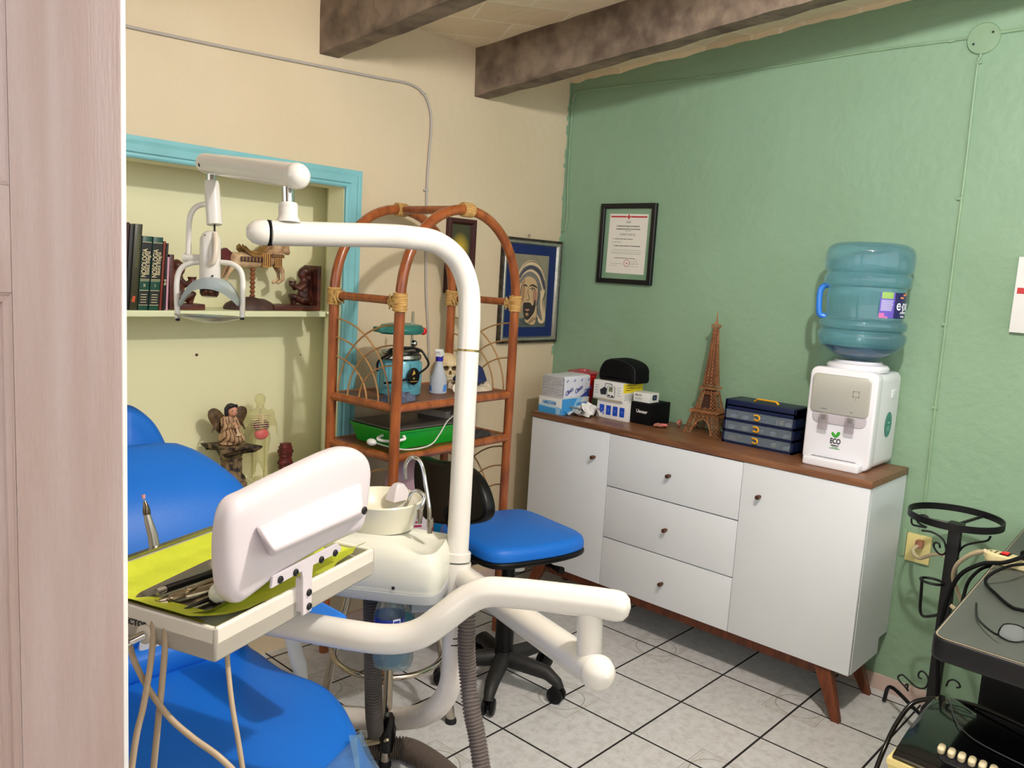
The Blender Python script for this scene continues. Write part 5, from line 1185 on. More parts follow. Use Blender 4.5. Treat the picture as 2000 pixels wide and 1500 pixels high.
# lower pole, U bend and foot pipe
low = [pp(889, 1175), pp(886, 1240), pp(885, 1290, 2.41), pp(879, 1338, 2.44), pp(858, 1376, 2.50), pp(820, 1398, 2.66), pp(760, 1404, 2.86), pp(700, 1402, 2.93), pp(600, 1392, 2.98)]
q_ = spl(low, 7); m = MBK(); m.tube(q_, [.0340+.0045*max(0, min(1, (k-26)/16)) for k in range(len(q_))], 26); build(m, 'lower_pole', mat('worn_enamel', (240, 232, 226), .3, coat=.3, var=.08, vscale=22), du_)
for y0, y1 in ((1163, 1166), (1240, 1242), (1253, 1255)):
    m = MBK(); m.tube([pp(890, y0), pp(890, y1)], .0412 if y0 < 1180 else .0345, 28); build(m, 'joint_ring', M_rubber, du_)
# ---------------------------------------------------------------- instrument table
zT = .92; TB = P(421, 1229, 2, zT); TRt = P(733, 1070, 2, zT)
ex = (TRt-TB); ex.z = 0; TLn = ex.length; ex.normalize(); ey = Vector((-ex.y, ex.x, 0))      # ex: towards the right in view, ey: away from the camera
TBF = basis(TB, ex, ey, (0, 0, 1)); TWd = .362; TH_ = .057
tray_h = TH_
m = MB(TBF)
# shell as an open box with rounded lower edge
ol = [(0, 0), (TLn, 0), (TLn, TWd), (0, TWd)]
for a, b in (((0, 0, -TH_), (TLn, .010, 0)), ((0, TWd-.010, -TH_), (TLn, TWd, 0)), ((0, 0, -TH_), (.010, TWd, 0)), ((TLn-.010, 0, -TH_), (TLn, TWd, 0))): m.box(a, b)
m.box((0, 0, -TH_), (TLn, TWd, -.022)); ts = build(m, 'table_tray', M_cream_e, du_, bevel=.004)
m = MB(TBF)
for a, b in (((.002, TWd-.014, 0), (TLn-.002, TWd-.002, .004)), ((.002, .03, 0), (.010, TWd-.002, .003))): m.box(a, b)
build(m, 'steel_rim', M_steel, ts)
m = MB(TBF); Lf = basis((0, .187, -.017), (0, -1, 0), (0, 0, 1), (-1, 0, 0)); text_into(m, 'LED EYECTOR', .0142, Lf @ Matrix.Translation((-.005, -.012, .0006)), bold=.0005, sx=1.05, align='CENTER'); build(m, 'lettering', M_print, ts, smooth=False)
# holders and tubes on the left side
hp = Vector((-.005, .160, -.048))
m = MB(TBF); m.lathe([(.016, 0), (.016, .006), (.0, .006)], (0, .146, -.042), 20, axis=(-1, 0, 0)); build(m, 'socket', M_cream_e, ts)
m = MB(TBF); m.tube([(-.004, .146, -.042), (-.038, .169, -.056)], .0075, 14); m.tube([(-.022, .158, -.049), (-.027, .162, -.051)], .009, 14); build(m, 'chrome_valve', M_chrome, ts)
M_tube = mat('beige_tubing', (178, 158, 132), .4)
tubes = [[(250, 1245, 1.50), (262, 1290, 1.47), (290, 1345, 1.45), (330, 1400, 1.43), (375, 1440, 1.42), (430, 1480, 1.41), (480, 1530, 1.41)],
         [(300, 1205, 1.48), (299, 1250, 1.47), (292, 1310, 1.45), (280, 1380, 1.43), (266, 1440, 1.42), (252, 1540, 1.41)],
         [(324, 1215, 1.47), (322, 1270, 1.46), (316, 1340, 1.45), (308, 1420, 1.44), (296, 1540, 1.43)],
         [(443, 1262, 1.52), (446, 1310, 1.50), (454, 1380, 1.48), (466, 1450, 1.47), (480, 1540, 1.46)]]
for k, t_ in enumerate(tubes):
    m = MB(); m.tube(spl([DP(q[0], q[1], q[2]*.91) for q in t_], 6), .0050 if k < 3 else .0042, 10); build(m, 'tubing', M_tube, du_)
# white film viewer standing along the near edge of the table
VW = .5; c_l = P(419, 1150, 2, zT)
# viewer plane: vertical plane through the table's near edge, 15 mm outside it
nrm = -ey; o3 = TB+nrm*(-.018)
def onv(px, py, off=0):
    d = ray(px, py); t_ = ((o3+nrm*off)-CAM).dot(nrm)/d.dot(nrm); q = CAM+d*t_; r_ = q-(o3+nrm*off); return (r_.dot(ex), r_.z)
VF = basis(o3+nrm*.0, ex, (0, 0, 1), nrm)
out = [onv(*q, -.008+.038*max(0, min(1, (q[0]-430)/230))) for q in ((416, 1010), (424, 985), (440, 968), (470, 957), (520, 937), (600, 906), (660, 884), (690, 876), (712, 880), (728, 896), (733, 925), (728, 975), (720, 1022), (708, 1042), (690, 1051), (640, 1073), (580, 1101), (520, 1132), (470, 1162), (445, 1174), (428, 1168), (417, 1150), (411, 1100), (411, 1050))]
out = [(p.x, p.y) for p in spl([(a, b, 0) for a, b in out], 3, True)]
ar_ = sum(out[i-1][0]*out[i][1]-out[i][0]*out[i-1][1] for i in range(len(out)))
if ar_ < 0: out.reverse()
m = MB(VF); m.pad(out, -.010, .030, .024, dome=.006, n=6, rb=.008); vw = build(m, 'film_viewer', M_abs, du_, ang=50)
m = MB(VF)
def vq(px, py, off): a_, b_ = onv(px, py, off); return (a_, b_, off)
T0, T1, B0_, B1_, Q0, Q1 = vq(494, 1030, .028), vq(706, 940, .028), vq(526, 1090, .028), vq(715, 1008, .028), vq(536, 1080, .080), vq(712, 1000, .072)
t0, t1 = vq(503, 1030, .042), vq(706, 944, .042)
V_ = [m.v(p) for p in (T0, T1, B1_, B0_, t0, t1, Q1, Q0)]
for q_ in ((4, 5, 6, 7), (0, 1, 5, 4), (1, 2, 6, 5), (2, 3, 7, 6), (3, 0, 4, 7), (0, 3, 2, 1)): m.f([V_[k] for k in q_])
build(m, 'raised_panel', M_abs, vw, ang=70, bevel=.011)
def bolt(px, py, off, r_=.0065, par=None):
    a, b = onv(px, py, off); m = MB(VF); m.lathe([(r_, 0), (r_*1.02, .002), (r_*.7, .004), (r_*.5, .0025), (0, .0025)], (a, b, off), 18, axis=(0, 0, 1)); build(m, 'bolt', M_rubber, par)
bolt(711, 997, .070, .0075, vw)
off_ = .034
fl = [onv(*q, off_) for q in ((534, 1126), (660, 1061), (668, 1070), (664, 1078), (612, 1104), (610, 1125), (609, 1192), (592, 1203), (592, 1130), (590, 1116), (530, 1150))]
if sum(fl[i-1][0]*fl[i][1]-fl[i][0]*fl[i-1][1] for i in range(len(fl))) < 0: fl.reverse()
m = MB(VF); m.prism(fl, .0285, off_); br_ = build(m, 'bracket', M_abs, du_, bevel=.001)
for q in ((547, 1132), (577, 1118), (627, 1093), (654, 1080), (603, 1157), (603, 1184)): bolt(*q, off_, .0065, br_)
m = MB(VF); a0 = onv(598, 1130, off_); a1 = onv(598, 1198, off_); m.box((min(a0[0], a1[0])-.006, a1[1]+.004, .016), (max(a0[0], a1[0])+.006, a0[1], .029)); build(m, 'bracket_spacer', M_abs, br_)
# ---------------------------------------------------------------- rinse basin housing beside the pole
hz0 = pp(860, 1168, 2.30).z; hz1 = pp(800, 1022, 2.36).z
def hp_(px, py, z): q = P(px, py, 2, z); return q
SBF = pp(780, 1165, 2.33); HB = basis((SBF.x, SBF.y, 0), R_.normalized()*1.0, Vector((-R_.y, R_.x, 0)).normalized(), (0, 0, 1))
rh = Vector((R_.x, R_.y, 0)).normalized(); fh = Vector((-rh.y, rh.x, 0)); HB = basis((SBF.x, SBF.y, 0), rh, fh, (0, 0, 1))
HB = HB @ Matrix.Rotation(-.10, 4, 'Z') @ Matrix.Diagonal((KU, KU, 1, 1))
zb = pp(780, 1160, 2.33).z+.032; zs = pp(868, 1060, 2.33).z
m = MB(HB)
base = [(-.24, -.02), (-.20, -.065), (-.05, -.08), (.08, -.082), (.118, -.06), (.128, 0), (.128, .12), (.09, .16), (-.2, .17), (-.26, .12)]
def scl(poly, sx, sy, ox=0, oy=0): return [((p[0])*sx+ox, (p[1])*sy+oy) for p in poly]
bs = [(p.x, p.y) for p in spl([(a, b, 0) for a, b in base], 4, True)]
m.pad(bs, zb-.027, zb, .004); build(m, 'grey_base', mat('grey_base', (168, 172, 174), .4), du_)
m = MB(HB); secs = []
for z, s1, s2, ox in ((zb+.0005*KU, .985, .985, 0), (zb+.012*KU, .985, .985, 0), (zb+.018*KU, 1, 1, 0), (zb+.060*KU, .985, .98, 0), (zb+.088*KU, .95, .93, -.002), (zb+.108*KU, .90, .84, -.006), (zb+.120*KU, .80, .70, -.015), (zb+.126*KU, .66, .52, -.030)): secs.append([(p[0]*s1+ox, .04+(p[1]-.04)*s2, z+(0 if z < zb+.1 else -.20*max(0, p[0]-.02))) for p in bs])
m.loft(secs); hs = build(m, 'basin_housing', mat('housing_white', (218, 218, 206), .22, coat=.4), du_, ang=55)
m = MB(HB); m.lathe([(.005, 0), (.004, .003), (0, .003)], (-.0, -.081, zb+.012), 12, axis=(0, -1, 0)); build(m, 'bolt', M_rubber, hs)
bc = pp(745, 973, 2.42); bzr = pp(738, 962, 2.42).z
m = MB(FR((bc.x, bc.y, zr0 := pp(745, 973, 2.42).z))); Rb = .118
zr = 0
m.fr = m.fr @ Matrix.Scale(KU, 4); m.lathe([(.09, zr-.085), (.100, zr-.08), (.108, zr-.05), (Rb, zr-.012), (Rb+.004, zr), (Rb+.001, zr+.004), (Rb-.005, zr), (.094, zr-.035), (.06, zr-.066), (.018, zr-.07), (0, zr-.07)], (0, 0, 0), 44); bw = build(m, 'rinse_bowl', mat('bowl_ivory', (216, 212, 192), .2, coat=.4), du_)
m = MBK(); q = pp(778, 962, 2.50); m.loft([[(q.x+a*.03, q.y+b*.02, q.z-.02) for a, b in ((-1, -1), (1, -1), (1, 1), (-1, 1))], [(q.x+a*.02, q.y+b*.015, q.z+.012) for a, b in ((-1, -1), (1, -1), (1, 1), (-1, 1))], [(q.x+a*.010, q.y+b*.010, q.z+.026) for a, b in ((-1, -1), (1, -1), (1, 1), (-1, 1))]]); build(m, 'bowl_spout_cover', M_abs, bw, bevel=.003)
g_ = [(839, 1018, 2.33), (838, 990, 2.33), (832, 950, 2.335), (826, 915, 2.345), (818, 898, 2.355), (806, 893, 2.36), (797, 899, 2.37), (791, 915, 2.375), (792, 936, 2.378)]
m = MBK(); m.tube(spl([pp(*q) for q in g_], 6), .0058, 12); sp1 = build(m, 'cup_filler_spout', M_chrome, du_)
m = MBK(); q = pp(840, 1020, 2.33); m.tube([q-Vector((0, 0, .012)), q+Vector((0, 0, .010))], .0095, 8); m.tube([q-Vector((0, 0, .028)), q-Vector((0, 0, .012))], .0075, 12); build(m, 'nut', M_steel, sp1)
g_ = [(821, 1003, 2.33), (826, 985, 2.33), (829, 970, 2.335), (823, 962, 2.34), (812, 958, 2.345), (802, 965, 2.35), (796, 980, 2.36), (788, 994, 2.365)]
m = MBK(); m.tube(spl([pp(*q) for q in g_], 6), .0052, 12); sp2 = build(m, 'bowl_rinse_spout', M_chrome, du_)
m = MBK(); q = pp(820, 1004, 2.33); m.tube([q-Vector((0, 0, .010)), q+Vector((0, 0, .010))], .009, 8); m.tube([q-Vector((0, 0, .024)), q-Vector((0, 0, .010))], .007, 12); build(m, 'nut', M_steel, sp2)
# plate joining housing and pole
m = MBK(); q0 = pp(800, 1185, 2.36); q1 = pp(888, 1195, 2.40); d_ = (q1-q0); d_.z = 0; d_.normalize(); n_ = Vector((-d_.y, d_.x, 0)); BF = basis(q0, d_, n_, (0, 0, 1)); m.box((-.10, -.03, -.004), ((q1-q0).length, .05, .022), .002); build(m, 'mounting_plate', mat('plate_grey', (150, 158, 166), .4), du_) if False else None
m.bm.free(); m = MB(BF); m.box((.0, -.03, -.004), ((q1-q0).length, .05, .022), .002); build(m, 'mounting_plate', mat('plate_grey', (150, 158, 166), .4), du_)
# corrugated hoses
def corr(pts, r, pitch=.0085, amp=.14):
    q = spl(pts, 24); L = [0]
    for a, b in zip(q, q[1:]): L.append(L[-1]+(b-a).length)
    n_ = int(L[-1]/pitch*4); out = []; rr = []; j = 0
    for i in range(n_+1):
        s_ = L[-1]*i/n_
        while j < len(L)-2 and L[j+1] < s_: j += 1
        t_ = (s_-L[j])/max(1e-9, L[j+1]-L[j]); out.append(q[j].lerp(q[j+1], t_)); rr.append(r*(1+(amp if i % 4 in (0, 1) else -amp*.6)))
    m = MB(); m.tube(out, rr, 18); return m
M_hose = mat('corrugated_grey', (112, 102, 98), .45)
build(corr([pp(911, 1150, 2.335), pp(912, 1200, 2.32), pp(911, 1260, 2.32), pp(914, 1320, 2.32), pp(920, 1380, 2.30), pp(932, 1440, 2.29), pp(945, 1530, 2.27)], .0200), 'corrugated_hose', M_hose, du_)
build(corr([pp(726, 1120, 2.44), pp(727, 1180, 2.46), pp(728, 1260, 2.50), pp(729, 1330, 2.54), pp(731, 1400, 2.60), Vector(P(735, 1440, 2, .05))], .0215), 'corrugated_hose', mat('corrugated_dark', (92, 84, 80), .5), du_)
build(corr([Vector(P(690, 1466, 2, .035)), Vector(P(740, 1462, 2, .035)), Vector(P(790, 1462, 2, .035)), Vector(P(830, 1480, 2, .035)), Vector(P(875, 1515, 2, .035)), Vector(P(930, 1580, 2, .035))], .030), 'corrugated_hose', mat('corrugated_brown', (100, 88, 80), .5), du_)
build((lambda m_: m_)(MBK().tube(spl([P(690, 1447, 2, .06), P(715, 1449, 2, .075), P(745, 1444, 2, .10), P(757, 1440, 2, .12)], 5), .006, 8).tube(spl([P(690, 1457, 2, .06), P(715, 1455, 2, .075), P(745, 1449, 2, .10), P(757, 1445, 2, .12)], 5), .005, 8)), 'wires', mat('cord_beige', (200, 184, 150), .45), du_)

# ================================================================ things on the instrument table
zi = zT-.0215
# yellow napkin with a turned-up far edge
M_nap = mat('yellow_paper', (206, 216, 60), .7, var=.12, vscale=14, rgb2=(192, 204, 52), bump=.3, bscale=200)
m = MB(TBF); n_ = 34; gr = []
for i in range(n_):
    row = []
    for j in range(n_):
        u_ = i/(n_-1); v_ = j/(n_-1); x = .012+u_*(TLn-.024); y = .012+v_*(TWd-.026); z = -.0205+.0012*mnoise.noise(Vector((x*30, y*30, 0)))+.0015
        # near edge laps over the rim
        e = 0
        if x < .085: e = (1-x/.085); z += .030*e**1.15; x -= .008*e
        if y < .06: e2 = (1-y/.06); z += (.020+.006*math.sin(u_*9))*e2**1.5 * (1 if u_ < .75 else 1.3)
        if y > TWd-.05: z += .020*(y-TWd+.05)/.05
        if u_ > .9 and y < .1: z += .012
        row.append(m.v((x, y, z)))
    gr.append(row)
for i in range(n_-1):
    for j in range(n_-1): m.f([gr[i][j], gr[i+1][j], gr[i+1][j+1], gr[i][j+1]])
build(m, 'yellow_napkin', M_nap, label='bright yellow paper napkin lining the instrument table', cat='napkin')
# kidney-less rounded steel tray
c_ = P(412, 1150, 2, zT-.015); IT = basis((c_.x, c_.y, zT-.0170), ex, ey, (0, 0, 1)) @ Matrix.Rotation(.10, 4, 'Z')
it = thing('steel_instrument_tray', 'rounded steel tray of dental instruments on the yellow napkin', 'tray', IT.translation)
m = MB(IT); o_ = rrect(.25, .152, .042, 8)
V = [m.ring([(p[0]*a, p[1]*b, z) for p in o_]) for a, b, z in ((.90, .84, .0), (.95, .93, .009), (1, 1, .013), (1.0, 1.0, .0145), (.945, .92, .0105), (.89, .83, .0015))]
for a, b in zip(V, V[1:]): m.bridge(a, b)
m.f(V[0]); m.f(V[-1]); build(m, 'tray', M_steel, it)
def it_obj(name, lab, cat, fn, mats, group=None):
    m = MB(IT); fn(m); return build(m, name, mats, None, label=lab, cat=cat, group=group)
def tweez(m):
    m.tube([(-.115, -.02, .006), (-.06, -.03, .007), (.03, -.045, .008), (.09, -.05, .008)], [.001, .003, .004, .002], 8, flat=.4); m.tube([(-.115, -.022, .007), (-.06, -.036, .008), (.03, -.055, .009), (.09, -.05, .009)], [.001, .003, .004, .002], 8, flat=.4)
it_obj('tweezers', 'dark steel tweezers lying along the near side of the steel tray', 'tweezers', tweez, mat('dark_steel', (84, 80, 78), .25, metal=1))
def forc(m):
    m.tube(spl([(-.09, .035, .006), (-.07, .02, .009), (-.045, .012, .010), (.0, -.005, .010), (.06, -.03, .012)], 5), .0042, 8); m.tube(spl([(-.085, .022, .006), (-.065, .026, .010), (-.045, .010, .013), (.0, .008, .012), (.06, -.008, .012)], 5), .0042, 8); m.ball((-.05, .014, .012), .008, (1, 1, .5)); m.tube(spl([(-.095, .040, .006), (-.10, .030, .007), (-.088, .020, .006)], 4), .004, 8)
it_obj('extraction_forceps', 'steel extraction forceps in the middle of the steel tray', 'forceps', forc, mat('steel_warm', (166, 152, 132), .25, metal=1))
def hand_(m): m.tube([(-.055, .052, .012), (.05, .024, .013)], .0072, 14); m.mi = 1; m.tube([(-.072, .056, .012), (-.055, .052, .012)], .0062, 14)
it_obj('black_handpiece', 'black handled instrument with chrome tip at the back of the steel tray', 'dental handpiece', hand_, [M_blk, M_chrome])
def mir(m): m.tube([(-.03, .030, .008), (.09, -.02, .012)], .002, 8)
it_obj('probe', 'thin steel probe between forceps and black handpiece', 'dental probe', mir, M_chrome)
def scis(m):
    m.tube([(-.07, -.05, .012), (.07, -.064, .013)], [.002, .004], 8, flat=.5); m.tube([(-.06, -.062, .010), (.07, -.068, .012)], [.002, .004], 8, flat=.5); m.box((.02, -.074, .009), (.05, -.066, .014), .001)
it_obj('needle_holder', 'dark steel needle holder at the near edge of the steel tray', 'needle holder', scis, mat('dark_steel', (84, 80, 78), .25, metal=1))
bwq = IT.inverted() @ P(430, 1158, 2, zT+.004)
def whb(m): m.ball((bwq.x, bwq.y, .022), .021, (1, .9, .85), 18); m.tube([(bwq.x, bwq.y, .020), (bwq.x+.05, bwq.y-.01, .018)], .017, 16)
it_obj('white_mixing_bowl', 'small round white rubber bowl half hidden by the white film viewer', 'bowl', whb, mat('white_rubber', (226, 226, 218), .4))
# handpiece standing behind the table
m = MB(); q = [(303, 1072, 1.63), (297, 1045, 1.63), (291, 1018, 1.63)]
hp0, hp1 = DP(304, 1080, 1.63), DP(287, 1005, 1.63); hx = thing('polishing_handpiece', 'steel dental handpiece with pink polishing tip standing upright behind the table', 'dental handpiece', hp0)
m.tube([hp0, DP(298, 1045, 1.63), DP(290, 1018, 1.63), DP(287, 1005, 1.63)], [.0104, .0096, .0078, .0064], 18); build(m, 'body', mat('brushed_steel', (176, 174, 168), .35, metal=.9), hx)
m = MB(); m.tube([DP(287, 1005, 1.63), DP(286, 996, 1.63), DP(284, 985, 1.63), DP(282, 978, 1.63)], [.0072, .0072, .0046, .0028], 16); build(m, 'head', mat('bronze_steel', (120, 108, 90), .25, metal=1), hx)
m = MB(); m.tube([DP(282, 978, 1.63), DP(281, 971, 1.63)], .0011, 8); m.mi = 1; m.tube([DP(281, 974, 1.63), DP(279.5, 966, 1.63)], [.0030, .0042], 12); build(m, 'polishing_tip', [M_steel, mat('pink_stone', (206, 150, 160), .6)], hx)
m = MB(); m.tube(spl([hp0, DP(306, 1100, 1.63), DP(306, 1150, 1.62), DP(303, 1220, 1.60), DP(300, 1260, 1.57)], 5), .0050, 10); build(m, 'tubing', M_tube, hx)

# ================================================================ bottles hanging below the basin
M_pet = mat('clear_pet', (186, 214, 220), .08, trans=.85, ior=1.08, alpha=.55, coat=.5)
def pet(px, dep, ytop, ybot, rad, lab, colr, barcode):
    a = pp(px-1, ytop, dep); zb_ = pp(px+2, ybot, dep).z; H = a.z-zb_; c = pp(px, (ytop+ybot)/2, dep)
    t_ = thing('water_bottle', lab, 'bottle', (c.x, c.y, zb_), group=None)
    F = FR((c.x, c.y, zb_)); m = MB(F)
    pr = [(0, .006), (rad*.6, .004), (rad*.85, 0), (rad*.98, .02), (rad, .05), (rad*.95, H*.34), (rad*.97, H*.36), (rad*.93, H*.38), (rad, H*.42), (rad, H*.70), (rad*.95, H*.74), (rad*.8, H*.84), (rad*.5, H*.93), (rad*.34, H*.96), (rad*.34, H), (0, H)]
    m.lathe(pr, seg=32)
    for v_ in m.bm.verts:
        l = F.inverted() @ v_.co
        if l.z < H*.42: k = 1+.05*math.sin(7*math.atan2(l.y, l.x)+l.z*40); l.x *= k; l.y *= k; v_.co = F @ l
    build(m, 'shell', M_pet, t_)
    m = MB(F); m.lathe([(rad*1.01, H*.44), (rad*1.015, H*.45), (rad*1.015, H*.68), (rad*1.01, H*.69)], seg=32, cap=False); build(m, 'label', mat('lab_%d' % colr[2], colr, .35, trans=.1), t_)
    m = MB(F); m.lathe([(0, .010), (rad*.9, .010), (rad*.93, .05), (rad*.9, .09), (0, .09)] if barcode else [(0, .010), (rad*.7, .010), (rad*.75, .03), (0, .032)], seg=24); build(m, 'water', mat('bottle_water', (60, 130, 180), .1, trans=.7, ior=1.1, alpha=.35), t_)
    return t_, F, H
t1, F_, H_ = pet(760, 2.30, 1150, 1303, .038, 'clear plastic bottle with navy label hanging under the rinse basin', (34, 56, 150), True)
m = MB(F_); vdr = math.atan2(-F_.translation.y, -F_.translation.x)+.5; bmx = basis((.0388*math.cos(vdr), .0388*math.sin(vdr), H_*.55), (-math.sin(vdr), math.cos(vdr), 0), (0, 0, 1), (math.cos(vdr), math.sin(vdr), 0))
m.prism([(-.011, -.028), (.009, -.028), (.009, .028), (-.011, .028)], 0, .0005, bmx); m.mi = 1; m.prism([(-.009, .004), (.007, .004), (.007, .024), (-.009, .024)], .0005, .0009, bmx)
build(m, 'label_text', [mat('lab_pale', (206, 214, 236), .5), mat('lab_150', (34, 56, 150), .35)], t1, smooth=False)
pet(781, 2.37, 1158, 1306, .036, 'clear plastic bottle with turquoise label behind the navy labelled one', (40, 176, 170), False)
# ================================================================ patient chair
M_gp = mat('chair_grey_white', (206, 208, 210), .35)
def sil(px, py, z): q = P(px, py, 2, z); return (q.x, q.y)
zc = .45
right = [sil(250+240, 1242, zc), sil(560, 1290, zc), sil(640, 1320, zc), sil(690, 1385, zc), sil(735, 1490, zc)]
cxm = .87
chs = thing('dental_chair', 'blue vinyl dental patient chair reclined behind the instrument table', 'dental chair', (cxm, 1.75, 0))
rt_ = [(1.10, 2.03), (1.139, 1.947), (1.138, 1.79), (1.168, 1.66), (1.155, 1.56), (1.115, 1.45), (1.045, 1.28), (1.005, 1.12), (.965, 1.03), (.90, .985)]
out = rt_+[(2*cxm-x, y) for x, y in reversed(rt_)]
out = [(p.x, p.y) for p in spl([(a, b, 0) for a, b in out], 4, True)]
if sum(out[i-1][0]*out[i][1]-out[i][0]*out[i-1][1] for i in range(len(out))) < 0: out.reverse()
m = MB(); m.pad(out, zc-.085, zc-.008, .045, dome=.014, n=6, rb=.02, dn=8); build(m, 'leg_rest', M_blu, chs, ang=60)
# clear protective cover over the foot end
cv = inset([(x, y) for x, y in out if y < 1.335], -.004)
m = MB(); A_ = m.ring([(x, y, zc-.002) for x, y in cv]); B_ = m.ring([(x, y, zc+.0005-.001) for x, y in cv]); 
m.bm.free(); m = MB(); cvp = [(x, y) for x, y in out if y < 1.40]
foot = [p for p in out if p[1] < 1.43-.45*(1.11-p[0])]
ys = sorted(set(round(y, 3) for x, y in foot))
k0_ = next(i for i in range(len(out)) if out[i] in foot and out[i-1] not in foot); ft = [p for p in (out[k0_:]+out[:k0_]) if p in foot]; ft = inset(ft, -.004); 
m.pad(ft, zc-.088, zc+.010, .045, dome=.006, n=5, rb=.02, dn=4)
build(m, 'foot_cover', mat('clear_vinyl', (150, 192, 214), .15, trans=.4, ior=1.05, alpha=.42, coat=.8, var=.3, vscale=40), chs, ang=60)
# seat and reclined backrest: swept cushion sections along the side profile
def cushion(profile, widths, th, name, edge=.5):
    """profile: (y, z) down the middle; a padded section is laid across each point"""
    m = MB(); n_ = 20; q = spl([(0, y, z) for y, z in profile], 5); wq = spl([(w_, 0, 0) for w_ in widths], 5); R = []
    for i, p in enumerate(q):
        t_ = (q[min(i+1, len(q)-1)]-q[max(i-1, 0)]).normalized(); nn = Vector((0, -t_.z, t_.y)); 
        if nn.z < 0: nn = -nn
        e_ = min(1, math.sqrt(max(.0, 1-(max(0, 1-min(i, len(q)-1-i)/4.0))**2))+.12); hw_ = wq[i].x/2*(.86+.14*e_); th_ = th*e_; ring_ = []
        for k in range(n_):
            a = 2*PI*k/n_; c_ = math.cos(a); s_ = math.sin(a); ex_ = .38
            xx = hw_*math.copysign(abs(c_)**ex_, c_); zz = th_/2*math.copysign(abs(s_)**.75, s_); 
            ring_.append(Vector((cxm+xx, p.y, p.z))+nn*zz)
        R.append(ring_)
    m.loft(R); return build(m, name, M_blu, chs, ang=60)
cushion([(1.93, .50), (2.00, .46), (2.06, .47)], [.50, .54, .56], .10, 'seat_cushion')
cushion([(2.02, .50), (1.995, .60), (2.01, .72), (2.07, .83), (2.17, .90), (2.27, .94)], [.52, .56, .60, .60, .50, .34], .11, 'backrest')
hx0 = P(236, 850, 1, 2.36).x; hr_ = P(342, 886, 1, 2.30).x-hx0; hzt = P(236, 790, 1, 2.38).z
m = MB(FR((hx0, 2.34, hzt-.20), 0, math.radians(-12))); ho = [(p.x, p.y) for p in spl([(-hr_-.02, -.02, 0), (-hr_, .05, 0), (-hr_*.72, .14, 0), (-hr_*.3, .195, 0), (0, .202, 0), (hr_*.3, .195, 0), (hr_*.72, .14, 0), (hr_, .05, 0), (hr_+.02, -.02, 0), (0, -.06, 0)], 5, True)]
if sum(ho[i-1][0]*ho[i][1]-ho[i][0]*ho[i-1][1] for i in range(len(ho))) < 0: ho.reverse()
m.pad(ho, -.035, .045, .035, dome=.02, n=6, m=FACE)
build(m, 'headrest', M_blu, chs, ang=60)
m = MB(); m.tube([(.93, 2.30, .83), (.98, 2.42, .93)], .02, 12); build(m, 'headrest_bar', M_chrome, chs)
for s_ in (1,):
    a = DP(620, 1186, 1.90); m = MB(); m.loft([[(a.x-.03+dx, a.y+.02+dy+k_, a.z+dz_) for dx, dz_ in ((-.035, -.02), (.03, -.022), (.045, 0), (.03, .022), (-.035, .02))] for dy, k_ in ((-.13, 0), (.16, 0))]); build(m, 'armrest', M_blu, chs, bevel=.012)
    b = DP(575, 1262, 1.88); m = MB(); m.tube(spl([DP(564, 1215, 2.24), DP(572, 1250, 2.24), DP(580, 1285, 2.24), DP(586, 1305, 2.24), DP(588, 1350, 2.24)], 5), .022, 12, flat=.45); build(m, 'armrest_bracket', M_gp, chs)
m = MB(); m.loft([[(cxm+a*.26, 1.62+b*.33, 0) for a, b in ((-1, -1), (1, -1), (1, 1), (-1, 1))], [(cxm+a*.26, 1.62+b*.33, .05) for a, b in ((-1, -1), (1, -1), (1, 1), (-1, 1))], [(cxm+a*.16, 1.72+b*.18, .10) for a, b in ((-1, -1), (1, -1), (1, 1), (-1, 1))], [(cxm+a*.14, 1.74+b*.16, zc-.10) for a, b in ((-1, -1), (1, -1), (1, 1), (-1, 1))]]); build(m, 'chair_base', M_gp, chs, bevel=.01)
m = MB(); m.box((cxm-.15, 1.35, zc-.11), (cxm+.15, 2.05, zc-.083), .004); m.box((cxm-.05, 1.95, zc-.09), (cxm+.05, 2.06, .60), .01); m.box((cxm-.04, 2.05, .52), (cxm+.04, 2.20, .84), .01) ; build(m, 'chair_frame', M_gp, chs)
# orange tube looped over the backrest
m = MB(); m.tube(spl([DP(225, 880, 2.32), DP(262, 880, 2.30), DP(300, 882, 2.28), DP(330, 888, 2.28)], 6), .0065, 10); m.mi = 1; m.tube([DP(330, 888, 2.28), DP(342, 891, 2.28)], .0105, 12)
build(m, 'orange_tube', [mat('orange_rubber', (222, 66, 26), .4), mat('brown_plug', (150, 84, 50), .5)], label='orange rubber tube with brown plug lying across the top of the blue backrest', cat='tube')

